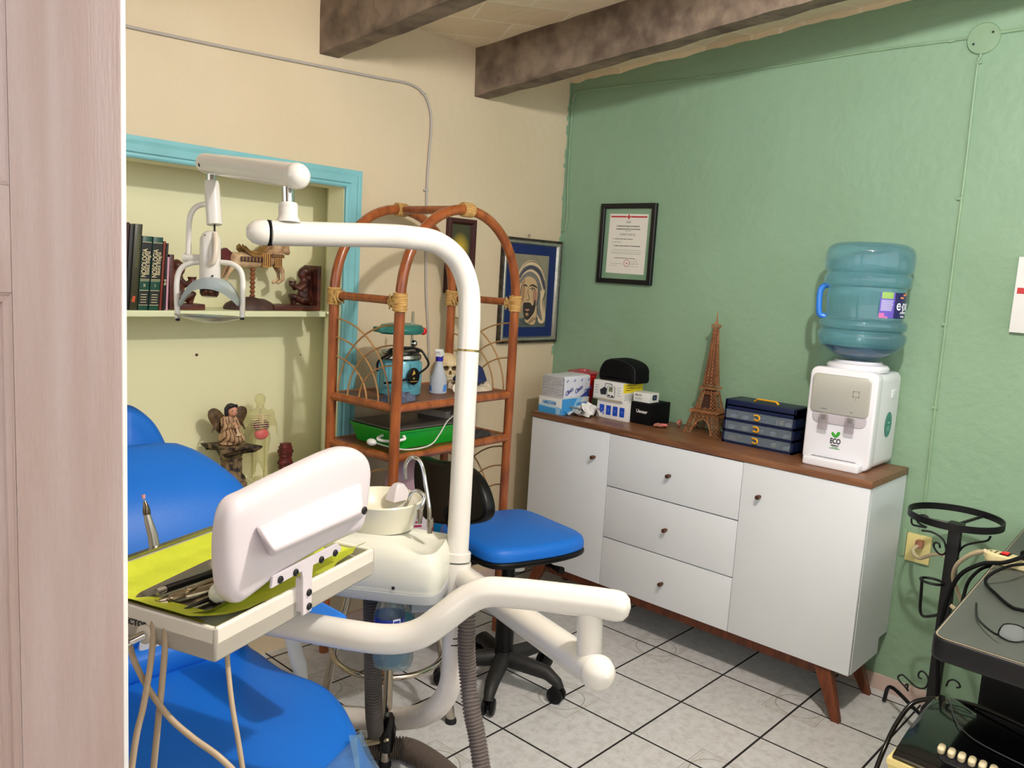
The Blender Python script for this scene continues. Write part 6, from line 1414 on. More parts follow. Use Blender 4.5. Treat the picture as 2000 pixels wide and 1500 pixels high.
# ================================================================ operator stool (blue seat)
cS = P(980, 1262, 2, .10); scx, scy = 2.117, 1.903
os_ = thing('office_stool', 'operator chair with blue vinyl seat, black backrest and black five star base', 'office chair', (scx, scy, 0))
F = FR((scx, scy, 0)); feet = []
a1 = math.atan2(1.79-scy, 1.934-scx)
for k in range(5):
    a = a1+k*2*PI/5; d_ = Vector((math.cos(a), math.sin(a), 0)); Rf = .222
    m = MB(F); m.tube([d_*.03+Vector((0, 0, .105)), d_*.18+Vector((0, 0, .098)), d_*Rf+Vector((0, 0, .074)), d_*(Rf+.012)+Vector((0, 0, .055))], [.032, .026, .020, .017], 10); lg = build(m, 'base_leg', mat('scuffed_black', (34, 33, 32), .55, var=.3, vscale=30), os_)
    nn = Vector((-d_.y, d_.x, 0)); m = MB(F)
    for s_ in (-1, 1): c_ = d_*(Rf+.0)+nn*s_*.014+Vector((0, 0, .030)); m.lathe([(.0, -.008), (.024, -.008), (.030, -.004), (.030, .004), (.024, .008), (0, .008)], c_, 22, axis=nn)
    m.tube([d_*Rf+nn*-.006+Vector((0, 0, .03)), d_*Rf+nn*.006+Vector((0, 0, .03))], .012, 12); m.tube([d_*Rf+Vector((0, 0, .03)), d_*Rf+Vector((0, 0, .07))], .007, 10); build(m, 'caster', M_blk, lg)
m = MB(F); m.lathe([(0, .085), (.036, .085), (.040, .10), (.040, .13), (.034, .135), (.034, .30), (.024, .302), (.024, .47), (0, .47)], seg=26); build(m, 'gas_column', M_blk, os_)
SA = math.radians(-10)       # seat faces this way
SZs = .545
SF = FR((2.205, 1.985, 0), SA)
so = [(p.x, p.y) for p in spl([(-.20, -.17, 0), (-.05, -.215, 0), (.12, -.22, 0), (.215, -.17, 0), (.225, 0, 0), (.215, .17, 0), (.12, .22, 0), (-.05, .215, 0), (-.20, .17, 0), (-.215, 0, 0)], 4, True)]
m = MB(SF); m.pad(so, SZs-.040, SZs+.012, .03, dome=.014, n=6, rb=.01, dn=6); build(m, 'seat', M_blu, os_, ang=60)
m = MB(SF); m.pad([(a*1.01, b*1.01) for a, b in so], SZs-.060, SZs-.038, .008); build(m, 'seat_pan', M_blk, os_, ang=50)
m = MB(SF); m.box((-.09, -.09, SZs-.105), (.09, .09, SZs-.058), .008); m.tube([(.05, -.06, SZs-.085), (.06, -.19, SZs-.09), (.06, -.235, SZs-.088)], [.007, .008, .014], 10); m.tube([(-.05, .05, SZs-.085), (-.05, .20, SZs-.10)], .007, 10); build(m, 'mechanism', M_blkm, os_)
m = MB(SF); m.lathe([(.034, SZs-.15), (.034, SZs-.105), (0, SZs-.105), ], (.02, -.02, 0), 24); m.mi = 1; m.lathe([(.0345, SZs-.145), (.0345, SZs-.120), (0, SZs-.12)], (.02, -.02, 0), 24); build(m, 'column_label', [M_blk, M_card], os_)
# backrest
ba = SA-math.radians(4)
BKF = basis(DP(889, 960, 2.72), (-math.sin(ba), math.cos(ba), 0), (0, 0, 1), (math.cos(ba), math.sin(ba), 0))
pb = MB(); 
bo = []
for q in ((822, 893), (850, 898), (885, 903), (920, 915), (945, 945), (958, 985), (955, 1012), (930, 1023), (880, 1024), (840, 1015), (826, 985), (817, 940)):
    d = ray(*q); nb = BKF.to_3x3() @ Vector((0, 0, 1)); t_ = (BKF.translation-CAM).dot(nb)/d.dot(nb); l = BKF.inverted() @ (CAM+d*t_); bo.append((l.x, l.y))
bo = [(p.x, p.y) for p in spl([(a, b, 0) for a, b in bo], 4, True)]
if sum(bo[i-1][0]*bo[i][1]-bo[i][0]*bo[i-1][1] for i in range(len(bo))) < 0: bo.reverse()
m = MB(BKF); m.pad(bo, -.022, .022, .014, dome=.008, n=4); build(m, 'backrest', mat('black_plastic', (16, 16, 18), .35), os_, ang=50)
m = MB(); b0_ = BKF @ Vector((0, -.06, -.03)); b1_ = SF @ Vector((-.16, 0, SZs-.085)); m.tube(spl([b0_, b0_+(b1_-b0_)*.5+Vector((0, 0, -.06)), b1_, SF @ Vector((-.05, 0, SZs-.085))], 6), .018, 12, flat=.5); build(m, 'back_bar', M_blkm, os_)

# ================================================================ chrome stool
M_chr2 = mat('old_chrome', (186, 178, 166), .18, metal=1)
kx, ky = 1.645, 1.985
cs = thing('chrome_stool', 'round stool with bent chrome legs and foot ring behind the swing arm', 'stool', (kx, ky, 0))
F = FR((kx, ky, 0))
f1 = Vector((1.80-kx, 1.835-ky, 0)); f2 = Vector((1.487-kx, 1.79-ky, 0)); legs = [f1, f2, -f1*1.0, -f2*1.0]
for v in legs:
    m = MB(F); m.tube(spl([v*.55+Vector((0, 0, .50)), v*.62+Vector((0, 0, .46)), v*.80+Vector((0, 0, .26)), v*1.0+Vector((0, 0, .012))], 5), .0145, 14); lg = build(m, 'leg', M_chr2, cs)
    m = MB(F); m.lathe([(.0, 0), (.019, 0), (.019, .010), (.015, .018), (0, .018)], v, 18); build(m, 'rubber_foot', M_rubber, lg)
rg_ = DP(757, 1300, 2.55); zr_ = .30
m = MB(F); m.tube([(.178*math.cos(a), .178*math.sin(a), .243) for a in [2*PI*k/40 for k in range(40)]], .0095, 12, closed=True); build(m, 'foot_ring', M_chr2, cs)
m = MB(F); m.lathe([(0, .495), (.165, .495), (.175, .505), (.175, .535), (.160, .55), (0, .556)], seg=40); build(m, 'seat', M_rubber, cs)
# black tape binding leg and foot pipe
m = MB(); q0 = DP(763, 1396, 2.445); q1 = DP(753, 1466, 2.445); m.tube([q0, q0.lerp(q1, .2), q0.lerp(q1, .55), q1], [.020, .022, .024, .021], 16); 
build(m, 'black_tape', mat('tape_black', (12, 12, 13), .25), label='black tape wrapped round the chrome stool leg at the white pipe', cat='tape')
# ================================================================ black iron plant stand
M_iron = mat('wrought_iron', (9, 9, 10), .45)
RX = 2.93
rc = P(1869, 1014, 0, RX); ra = P(1772, 1002, 0, RX); rb_ = P(1967, 1028, 0, RX)
scx_, scy_, zr2 = RX, (ra.y+rb_.y)/2, rc.z+.004
RR = .142
stn = thing('plant_stand', 'black wrought iron plant stand with empty ring top beside the sideboard', 'plant stand', (scx_-.03, scy_, 0))
m = MB(FR((scx_, scy_, zr2))); A = [[(r_*math.cos(a), r_*math.sin(a), z) for a in [2*PI*k/48 for k in range(48)]] for r_, z in ((RR, -.011), (RR, .011), (RR-.004, .011), (RR-.004, -.011))]
V = [m.ring(q) for q in A]; m.bridge(V[0], V[1]); m.bridge(V[1], V[2]); m.bridge(V[2], V[3]); m.bridge(V[3], V[0]); build(m, 'top_ring', M_iron, stn)
pT = P(1856, 1040, 0, RX-.05); pBt = P(1830, 1372, 0, RX-.05)
ptx, pty = pT.x, (pT.y+pBt.y)/2
m = MB(); m.box((ptx-.014, pty-.018, .05), (ptx+.014, pty+.018, zr2-.012), .002)
for k in range(3): m.box((scx_, scy_, 0), (scx_, scy_, 0)) if False else None
build(m, 'post', M_iron, stn)
m = MB(FR((scx_, scy_, zr2)))
for a in (2.2, 4.0, 5.9): m.tube([(ptx-scx_, pty-scy_, -.010), ((RR-.003)*math.cos(a), (RR-.003)*math.sin(a), -.006)], .005, 6)
m.box((ptx-scx_-.022, pty-scy_-.022, -.022), (ptx-scx_+.022, pty-scy_+.022, -.004), .002); build(m, 'ring_spoke', M_iron, stn)
def scroll(pts, r=.0034, par=stn, nm='scroll', xpl=None):
    m = MB(); x_ = xpl if xpl else ptx; m.tube(spl([P(a, b, 0, x_) for a, b in pts], 5), r, 8); build(m, nm, M_iron, par)
scroll([(1780, 1012), (1782, 1024), (1796, 1028), (1810, 1030), (1795, 1022), (1790, 1012), (1800, 1006), (1812, 1010), (1818, 1024)])
scroll([(1800, 1036), (1822, 1040), (1842, 1054), (1848, 1075), (1842, 1083), (1832, 1080), (1824, 1068), (1826, 1060), (1834, 1062), (1836, 1070)])
scroll([(1935, 1047), (1928, 1056), (1905, 1060), (1884, 1066), (1871, 1080), (1868, 1088), (1872, 1092), (1880, 1094)])
scroll([(1874, 1050), (1875, 1068), (1868, 1080)])
scroll([(1801, 1128), (1799, 1160), (1797, 1190), (1803, 1203), (1820, 1203), (1840, 1199)], .005)
m = MB(); qc = P(1820, 1135, 0, ptx-.02); m.tube([(qc.x+.028*math.cos(a), qc.y+.034*math.sin(a), qc.z) for a in [2*PI*k/26 for k in range(26)]], .0045, 8, closed=True); build(m, 'small_ring', M_iron, stn)
for tgt, nm in ((P(1726, 1370, 2, .005), 'l'), (Vector((2.62, .62, .005)), 'f'), (Vector((3.06, .56, .005)), 'r')):
    m = MB(); c_ = Vector((ptx, pty, .10)); d_ = tgt-c_; m.tube(spl([c_, c_+d_*.3+Vector((0, 0, .02)), c_+d_*.88+Vector((0, 0, .065)), tgt+Vector((0, 0, .004))], 6), .007, 10); build(m, 'foot', M_iron, stn)
scroll([(1774, 1350), (1768, 1342), (1757, 1330), (1754, 1322), (1762, 1318), (1772, 1326), (1790, 1342), (1806, 1344), (1813, 1332), (1811, 1320), (1802, 1311), (1795, 1314), (1794, 1322), (1800, 1326)], .003)
scroll([(1774, 1350), (1772, 1345), (1773, 1337), (1768, 1338)], .003)
scroll([(1848, 1340), (1853, 1330), (1863, 1328), (1872, 1334), (1875, 1342), (1868, 1343)], .003)
m = MB(); m.box((ptx-.024, pty-.028, .05), (ptx+.024, pty+.028, .15), .006); build(m, 'foot_hub', M_iron, stn)

# ================================================================ dark desk at the right edge
ZD = .75
M_dtop = mat('desk_laminate', (78, 82, 78), .5, var=.12, vscale=16, bump=.1, bscale=120); M_dk = mat('desk_black', (13, 13, 17), .4)
dk = thing('desk', 'dark grey topped desk with rounded black edge at the right border', 'desk', (2.55, -.1, 0))
dx0, dy1 = 1.955, .475
Cn = P(1846, 1240, 2, ZD); Dn = P(1975, 1050, 2, ZD); xr = min(3.17, Dn.x)
out = [(dx0+.035*(1-math.sin(k*PI/12)), dy1-.035*(1-math.cos(k*PI/12))) for k in range(7)]+[(dx0-.02, -.75), (3.17, -.75), (3.17, dy1+.055)]
m = MB(); m.pad(out, ZD-.055, ZD-.002, .006, rb=.008); build(m, 'edge_band', M_dk, dk)
top_ = inset(list(reversed(out)), .008) if sum(out[i-1][0]*out[i][1]-out[i][0]*out[i-1][1] for i in range(7)) < 0 else inset(out, .008)
m = MB(); m.prism(top_, ZD-.003, ZD); build(m, 'desk_top', M_dtop, dk)
m = MB(); el_ = inset(top_, -.003); m.prism(el_, ZD-.0045, ZD-.0015); build(m, 'edge_strip', mat('strip_pale', (170, 156, 130), .4), dk)
qa = P(1922, 1310, 1, .38); m = MB(); m.box((2.10+.17, .36, 0), (2.10+.20, .39, .1)) if False else None
yP = P(1914, 1340, 0, 2.40).y; m.box((2.40, -.70, 0), (3.10, yP, ZD-.055), .002); build(m, 'side_panel', M_dk, dk)
# power strip
ps0, ps1 = P(1921, 1080, 2, ZD+.03), None
# the strip lies on the far rim of the desk: its long axis runs along the wall
psl = thing('power_strip', 'cream power strip with red lit switch and black plug on the desk', 'power strip', (2.60, .44, ZD))
c0 = P(1925, 1078, 2, ZD+.022); c1 = P(2030, 1106, 2, ZD+.022); ax_ = (c1-c0); ax_.z = 0; Ls = max(.30, ax_.length); ax_.normalize(); sd = Vector((-ax_.y, ax_.x, 0))
PSF = basis((c0.x, c0.y, ZD), ax_, sd, (0, 0, 1)); hh_ = .030
m = MB(PSF); m.pad(rrect(Ls+.1, .052, .025, 6, (Ls+.1)/2, 0), .0005, hh_, .006); build(m, 'strip_body', mat('strip_cream', (222, 208, 158), .35), psl)
m = MB(PSF); m.box((.040, -.017, hh_), (.064, .017, hh_+.002)); m.mi = 1; m.box((.043, -.011, hh_+.001), (.060, .011, hh_+.006), .001); build(m, 'switch', [M_blk, mat('switch_red', (230, 34, 40), .3)], psl)
m = MB(PSF); m.box((.09, -.012, hh_), (.118, .012, hh_+.024), .004); m.tube(spl([(.104, -.008, hh_+.016), (.10, -.03, hh_+.012), (.07, -.07, hh_-.005), (.02, -.10, .01), (-.03, -.12, -.05), (-.05, -.13, -.20), (-.03, -.14, -.40)], 6), .006, 10); build(m, 'black_plug', M_blkm, psl)
m = MB(PSF); 
for k in range(3): m.box((.135+k*.04, -.012, hh_), (.138+k*.04, -.004, hh_+.0006)); m.box((.145+k*.04, -.012, hh_), (.148+k*.04, -.004, hh_+.0006))
text_into(m, 'VOLTECK', .007, Matrix.Translation((.028, 0, hh_+.0004)) @ Matrix.Rotation(PI/2, 4, 'Z')); m.lathe([(.004, 0), (.004, .0006), (0, .0006)], (.014, 0, hh_), 12); build(m, 'socket_marks', M_print, psl, smooth=False)
m = MB(); m.tube(spl([DP(1862, 1140, 2.72), DP(1864, 1110, 2.66), DP(1885, 1090, 2.60), DP(1908, 1077, 2.5), c0+Vector((0, 0, -.005))], 6), .0065, 10); m.mi = 0; build(m, 'flex', mat('cord_beige', (200, 184, 150), .45), psl)
# glasses
gc_ = P(1980, 1232, 2, ZD+.012)
gl = thing('eyeglasses', 'black framed eyeglasses lying on the dark desk', 'glasses', (gc_.x, gc_.y, ZD))
def g3(px, py, z): return P(px, py, 2, ZD+z)
lens = [g3(*q) for q in ((1951, 1240, .004), (1953, 1228, .024), (1962, 1219, .034), (1978, 1219, .036), (1995, 1224, .034), (2008, 1236, .022), (2004, 1250, .006), (1985, 1254, .003), (1966, 1250, .003))]
ls_ = spl(lens, 5, True)
m = MB(); m.tube(ls_, .0016, 8, closed=True); q2 = [p+Vector((.0, -.065, 0)) for p in ls_]; m.tube(q2, .0016, 8, closed=True); m.tube([ls_[22], q2[4]], .0018, 8); build(m, 'rims', M_blk, gl)
m = MB(); m.f([m.v(p) for p in ls_]); m.f([m.v(p) for p in q2]); build(m, 'lenses', mat('lens_glass', (210, 214, 220), .05, trans=.7, ior=1.1, alpha=.45, coat=1), gl)
m = MB(); m.tube(spl([g3(1950, 1240, .020), g3(1940, 1236, .018), g3(1920, 1220, .014), g3(1908, 1204, .010), g3(1907, 1178, .006)], 6), [.0026]*25, 8); build(m, 'temple', M_blk, gl)
# black cable loops on the desk
m = MB(); m.tube(spl([P(2040, 1100, 2, ZD+.02), P(2000, 1102, 2, ZD+.04), P(1970, 1106, 2, ZD+.05), P(1935, 1122, 2, ZD+.03), P(1925, 1138, 2, ZD+.012), P(1945, 1160, 2, ZD+.01), P(1975, 1185, 2, ZD+.006), P(2010, 1195, 2, ZD+.006), P(2200, 1245, 2, ZD+.006)], 7), .0042, 10)
build(m, 'black_cable', M_blkm, label='black cable looping across the dark desk top behind the eyeglasses', cat='cable')
m = MB(); m.tube(spl([P(1975, 1098, 0, 2.75), P(1940, 1104, 0, 2.72), P(1915, 1112, 0, 2.68), P(1892, 1135, 0, 2.62), P(1882, 1165, 0, 2.55), P(1876, 1190, 0, 2.50), P(1868, 1220, 0, 2.46), P(1866, 1262, 0, 2.44), P(1880, 1290, 0, 2.42), P(1895, 1298, 0, 2.42), P(1912, 1290, 0, 2.42)], 7), .0048, 10)
build(m, 'hanging_cable', M_blkm, label='black cable hanging over the far edge of the dark desk by the plant stand', cat='cable')
# thin dark monitor stand sliver behind the power strip
# ================================================================ cream and black appliance
ZA_ = .46
ap = thing('floor_appliance', 'cream floor appliance with black lid and cream push buttons at the bottom right', 'appliance', (2.2, .3, 0))
k0 = P(1742, 1450, 2, ZA_-.03); k1 = P(1757, 1402, 2, ZA_); k2 = P(1800, 1352, 2, ZA_+.02)
uA = (P(1800, 1500, 2, ZA_-.03)-P(1742, 1462, 2, ZA_-.03)); uA.z = 0; uA.normalize()      # front edge direction (to the right, towards camera)
wA = Vector((-uA.y, uA.x, 0)); uA = Vector((-.02, -1, 0)).normalized(); wA = Vector((-uA.y, uA.x, 0)); AF = basis((1.962, .527, 0), uA, wA, (0, 0, 1))
AL, AD = .60, .37
m = MB(AF); o_ = [(.0, .0), (AL, .0), (AL, AD), (.035, AD), (.012, .16)]
m.pad(o_, 0.002, ZA_-.045, .010); m.loft([[(-.004, -.004, ZA_-.050), (AL, -.004, ZA_-.050), (AL, AD, ZA_-.050), (-.004, AD, ZA_-.050)], [(-.004, -.004, ZA_-.036), (AL, -.004, ZA_-.036), (AL, AD, ZA_-.036), (-.004, AD, ZA_-.036)]]); build(m, 'cabinet', mat('appliance_cream', (226, 208, 140), .35), ap)
prof_ = [(.006, ZA_-.036), (.006, ZA_-.024), (.085, ZA_+.000), (.175, ZA_+.014), (.27, ZA_+.018), (AD-.03, ZA_+.008), (AD-.01, ZA_-.01), (AD-.01, ZA_-.036)]
q = spl([(0, a, b) for a, b in prof_], 3); m = MB(AF); secs = []
for x, sx in ((.006, .93), (.016, .985), (.04, 1), (AL*.5, 1), (AL-.04, 1), (AL-.004, .98)): secs.append([(x, .006+(p.y-.006)*1, ZA_-.036+(p.z-ZA_+.036)*sx) for p in q])
m.loft(secs); lid = build(m, 'black_lid', mat('gloss_black', (12, 12, 15), .12, coat=.6), ap, ang=30)
m = MB(AF); m.tube(spl([(.03, AD-.05, ZA_+.020), (.10, .17, ZA_+.020), (.22, .125, ZA_+.013), (AL, .09, ZA_+.006)], 6), .0014, 6); build(m, 'lid_seam', mat('seam_grey', (90, 92, 98), .3), lid)
slope = math.atan2(.024, .079)
PF_ = AF @ Matrix.Translation((.165, .060, ZA_-.0075)) @ Matrix.Rotation(slope, 4, 'X')
m = MB(PF_); m.pad(rrect(.32, .052, .025, 6, .08, .002), -.002, .0045, .002); pnl = build(m, 'button_panel', mat('panel_black', (24, 25, 30), .3), ap)
m = MB(PF_); text_into(m, 'OFF', .010, Matrix.Translation((-.066, -.034, .0006))); build(m, 'lettering', M_card, pnl, smooth=False)
b0 = P(1838, 1472, 2, ZA_)
for k in range(6):
    m = MB(PF_); m.pad(rrect(.0155, .024, .007, 5, -.073+k*.0215, .004), .004, .020, .004); build(m, 'push_button', mat('button_cream', (228, 214, 176), .4), pnl)
m = MB(); m.tube(spl([P(1700, 1540, 0, 2.10), P(1712, 1500, 0, 2.14), P(1728, 1460, 0, 2.18), P(1748, 1418, 0, 2.24), P(1775, 1380, 0, 2.30), P(1800, 1367, 0, 2.32), P(1845, 1366, 0, 2.32), P(1900, 1377, 0, 2.28), P(1960, 1400, 0, 2.25), P(2020, 1428, 0, 2.22)], 7), .0062, 12)
build(m, 'thick_black_cord', mat('cord_black', (14, 14, 15), .25), label='thick black cord arching over the cream and black floor appliance', cat='cord')
# ================================================================ things in the niche
SHZ = 1.306
M_gld = mat('gilt_print', (216, 204, 160), .5)
def book(px0, px1, ptop, lean, col, lab, spine=None, dep=.15, yf=2.712, col2=None, rough=.5, group=None):
    a = P(px0, 597, 1, yf); b = P(px1, 599, 1, yf); h = P((px0+px1)/2+4, ptop, 1, yf).z-SHZ; w_ = b.x-a.x-.0015
    t_ = thing('book', lab, 'book', (a.x+w_/2, yf+dep/2, SHZ), group=group)
    F = FR((a.x, yf, SHZ+.0002)) @ Matrix.Shear('XY', 4, (0, 0)) ; sh = Matrix.Identity(4); sh[0][2] = lean; F = F @ sh
    m = MB(F); m.box((0, 0, 0), (w_, .004, h), .0015); m.box((0, 0, 0), (.003, dep, h), .0008); m.box((w_-.003, 0, 0), (w_, dep, h), .0008); build(m, 'cover', col, t_)
    m = MB(F); m.box((.003, .004, .003), (w_-.003, dep-.004, h-.003)); build(m, 'pages', mat('paper_edge', (220, 206, 176), .8, var=.2, vscale=60), t_, smooth=False)
    if spine: m = MB(F); spine(m, w_, h, FACE); build(m, 'spine_print', [M_gld, mat('spine_black', (24, 24, 24), .5), mat('spine_green', (20, 92, 62), .4), mat('spine_orange', (196, 80, 34), .5), mat('spine_olive', (88, 92, 40), .5)], t_, smooth=False)
    return t_
M_bg = mat('book_green', (26, 74, 60), .35); M_bb = mat('book_black', (34, 32, 30), .45)
def nos(num):
    def f(m, w_, h, q):
        m.mi = 1
        for a, b in ((.42, .92), (.06, .26)): m.prism([(.001, h*a), (w_-.001, h*a), (w_-.001, h*b), (.001, h*b)], 0, .0004, q)
        m.mi = 0
        for a in (.92, .40, .27, .07, .42): m.prism([(.001, h*a-.0008), (w_-.001, h*a-.0008), (w_-.001, h*a+.0008), (.001, h*a+.0008)], .0004, .0008, q)
        rt9 = Matrix.Rotation(PI/2, 4, 'Z')
        text_into(m, 'NOSOLOGIA', .0225, q @ Matrix.Translation((w_*.36, h*.64, .0006)) @ rt9, bold=.0003, sx=.70); text_into(m, 'Basica Integral', .0165, q @ Matrix.Translation((w_*.72, h*.64, .0006)) @ rt9, sx=.80, bold=.0001)
        text_into(m, num, .014, q @ Matrix.Translation((w_*.5, h*.335, .0006)))
        for k in range(4): m.prism([(w_*.2, h*(.21-k*.035)), (w_*.8, h*(.21-k*.035)), (w_*.8, h*(.218-k*.035)), (w_*.2, h*(.218-k*.035))], .0004, .0007, q)
    return f
def olv(m, w_, h, q):
    m.mi = 4
    for k in range(14): m.prism([(w_*.30, h*(.50+k*.028)), (w_*(.65+.15*random.random()), h*(.50+k*.028)), (w_*.8, h*(.512+k*.028)), (w_*.35, h*(.512+k*.028))], 0, .0003, q)
    m.mi = 3; m.prism([(w_*.2, h*.10), (w_*.6, h*.09), (w_*.7, h*.16), (w_*.35, h*.17)], 0, .0004, q)
lean = .045
lean = .07
book(222, 243, 433, lean, mat('book_maroon', (60, 26, 24), .5), 'dark maroon book, leftmost on the niche shelf, cut off by the door')
book(243.6, 252, 438, lean, M_bb, 'thin black book between the maroon book and the tall olive one')
book(269, 289, 461, lean, M_bg, 'green and black encyclopedia volume II, left one of the two green volumes', nos('II'))
book(290, 310, 463, lean, M_bg, 'green and black encyclopedia volume I, right one of the two green volumes', nos('I'))
book(310.5, 316, 471, lean, mat('book_brick', (134, 52, 36), .5), 'thin brick red book right of the two green volumes')
book(316.5, 321.5, 475, lean, M_bb, 'thin black book right of the brick red one', lambda m, w_, h, q: (text_into(m, 'Snell', .010, q @ Matrix.Translation((w_*.5, h*.42, .0004)) @ Matrix.Rotation(PI/2, 4, 'Z'), bold=.0003)))
book(322, 328.5, 502, .035, mat('book_pink', (214, 160, 182), .5), 'thin pink booklet leaning on the left carved bookend', lambda m, w_, h, q: (setattr(m, 'mi', 1), m.prism([(0, h*.02), (w_*.3, h*.02), (w_*.3, h*.97), (0, h*.97)], 0, .0003, q)))
book(252.6, 268.4, 437, lean, mat('book_olive', (58, 56, 34), .35), 'tall dark olive book with orange mark left of the green volumes', olv)
# carved bookends
M_car = mat('carved_wood', (104, 52, 36), .4, rgb2=(48, 22, 18), vscale=26, coat=.2, bump=.8, bscale=70)
M_car2 = mat('bookend_board', (96, 46, 34), .4, rgb2=(62, 28, 22), vscale=5, stretch=(2, 2, 10))
def bookend(px_up, px_tip, px_in, ptop, lab, flip):
    yf = 2.735; xu = P(px_up, 600, 1, yf).x; xt = P(px_tip, 600, 1, yf).x; h = P(px_up, ptop, 1, yf).z-SHZ
    t_ = thing('carved_bookend', lab, 'bookend', ((xu+xt)/2, yf+.05, SHZ), group=None)
    s_ = -1 if flip else 1; L_ = abs(xt-xu)
    F = FR((xu, yf, SHZ+.0003)); mx = Matrix.Identity(4); mx[0][0] = s_; F = F @ mx
    m = MB(F); m.box((0, 0, 0), (.016, .10, h), .002); build(m, 'upright_board', M_car2, t_)
    m = MB(F); m.box((.016, 0, 0), (L_, .10, .020), .002); build(m, 'base_board', M_car2, t_)
    m = MB(F); y = .045      # seated reading figure, carved
    m.ball((.050, y, .042), .026, (1.35, 1.1, .8)); m.limb((.052, y, .045), (.046, y, .105), .024, .022); m.limb((.060, y-.012, .038), (.098, y-.012, .052), .014, .012); m.limb((.060, y+.012, .038), (.098, y+.012, .052), .014, .012); m.limb((.098, y, .052), (.092, y, .024), .013, .012)
    m.ball((.056, y, .138), .019, (1, .95, 1.15)); m.limb((.046, y, .118), (.052, y, .13), .012, .010); m.ball((.046, y, .150), .021, (1.2, 1.1, .8)); m.limb((.046, y, .155), (.028, y, .125), .016, .010)
    m.limb((.050, y-.018, .102), (.078, y-.020, .082), .010, .008); m.limb((.078, y-.020, .082), (.096, y-.006, .094), .008, .007); m.limb((.050, y+.018, .102), (.078, y+.020, .082), .010, .008); m.limb((.078, y+.020, .082), (.096, y+.006, .094), .008, .007)
    m.ball((.100, y, .098), .014, (1, 1.2, .8)); m.cyl((.1, y, .098), (.1, y, .112), .012, .017, 12)
    m.limb((.020, y, .03), (.030, y, .15), .016, .012)
    m.fuse(.0035, 1); m.jit(.0018, 60); build(m, 'carved_figure', M_car, t_)
bookend(331, 401, 0, 497, 'dark carved wooden bookend with seated figure right of the books', False)
bookend(626, 536, 0, 520, 'dark carved wooden bookend with seated figure at the right end of the niche shelf', True)
# carousel horse
hq = P(495, 604, 1, 2.79); hz = SHZ+.0003
ch_ = thing('carousel_horse', 'carved carousel horse figurine on a twisted pole and brown mound base', 'figurine', (hq.x, 2.79, SHZ))
HS = 1.0; HX = P(493, 560, 1, 2.79).x; F = FR((HX, 2.79, hz))
m = MB(F); m.ball((-.005, 0, .006), .112, (.95, .58, .38), 22)
for v_ in m.bm.verts:
    l = F.inverted() @ v_.co; n2_ = mnoise.noise(Vector((l.x*16, l.y*16, 2)))
    l.z = max(0, l.z-.004+ (.010*n2_ if l.z > .004 else 0)); v_.co = F @ l
build(m, 'mound_base', mat('mound_brown', (84, 60, 54), .6, rgb2=(60, 40, 36), vscale=14), ch_, ang=24)
zb0, zb1 = .030, P(495, 520, 1, 2.79).z-hz
m = MB(F); n_ = 90; pr = []
for i in range(n_+1): z = zb0+(zb1-zb0)*i/n_; pr.append((.0085+.0022*math.sin(i/n_*2*PI*8), z))
m.lathe(pr, seg=16); build(m, 'twisted_pole', mat('pole_brown', (140, 84, 50), .4, var=.3, vscale=30), ch_)
def hp3(px, py, dy=0): q = P(px, py, 1, 2.79); return Vector((q.x-HX, dy, q.z-hz))
m = MB(F)
body = [hp3(458, 505), hp3(475, 508), hp3(500, 508), hp3(525, 505), hp3(540, 497)]
m.tube(spl(body, 4), [.018, .024, .028, .030, .030, .030, .029, .028, .028, .029, .030, .031, .031, .031, .030, .028, .024], 18); m.ball(body[0], .024); m.ball(body[-1], .026)
m.limb(hp3(540, 492), hp3(546, 472), .026, .022); m.limb(hp3(546, 472), hp3(556, 462), .020, .015); m.limb(hp3(556, 464), hp3(562, 494), .014, .009); m.ball(hp3(559, 492), .012, (1, .8, 1))
for s_ in (-1, 1):
    m.limb(hp3(538, 512, s_*.014), hp3(547, 530, s_*.016), .013, .009); m.limb(hp3(547, 530, s_*.016), hp3(549, 545, s_*.016), .008, .006); m.limb(hp3(549, 545, s_*.016), hp3(538, 552, s_*.016), .006, .007)
    m.limb(hp3(456, 515, s_*.014), hp3(446, 526, s_*.016), .014, .009); m.limb(hp3(446, 526, s_*.016), hp3(436, 545, s_*.018), .008, .0055); m.limb(hp3(436, 545, s_*.018), hp3(428, 552, s_*.018), .006, .007)
    m.limb(hp3(557, 462, s_*.008), hp3(558, 455, s_*.010), .005, .002)
m.fuse(.003, 2); build(m, 'horse_body', mat('horse_ivory', (212, 182, 140), .5, rgb2=(150, 110, 80), vscale=22), ch_)
m = MB(F)
m.loft([[hp3(455, 496, dy*.3) for dy in (-.02, 0, .02)]+[hp3(457, 503, dy*.3) for dy in (.02, 0, -.02)], [hp3(440, 484, dy) for dy in (-.012, 0, .012)]+[hp3(445, 512, dy) for dy in (.012, 0, -.012)], [hp3(428, 488, dy) for dy in (-.014, 0, .014)]+[hp3(432, 512, dy) for dy in (.014, 0, -.014)]]); build(m, 'tail', mat('tail_maroon', (96, 30, 34), .5, var=.5, vscale=50), ch_)
m = MB(F); sd_ = [hp3(470, 482), hp3(478, 490), hp3(488, 496), hp3(500, 496), hp3(510, 490), hp3(514, 484)]
for dy in (-.032, .032):
    m.loft([[p+Vector((0, dy, .003)) for p in sd_]+[p+Vector((0, dy, -.010)) for p in reversed(sd_)], [p+Vector((0, dy*.3, .012)) for p in sd_]+[p+Vector((0, dy*.3, -.002)) for p in reversed(sd_)]])
m.tube(spl([p+Vector((0, -.033, .003)) for p in sd_], 4), .0028, 8); build(m, 'saddle', mat('saddle_gilt', (150, 108, 50), .4, var=.4, vscale=50), ch_)
m = MB(F)
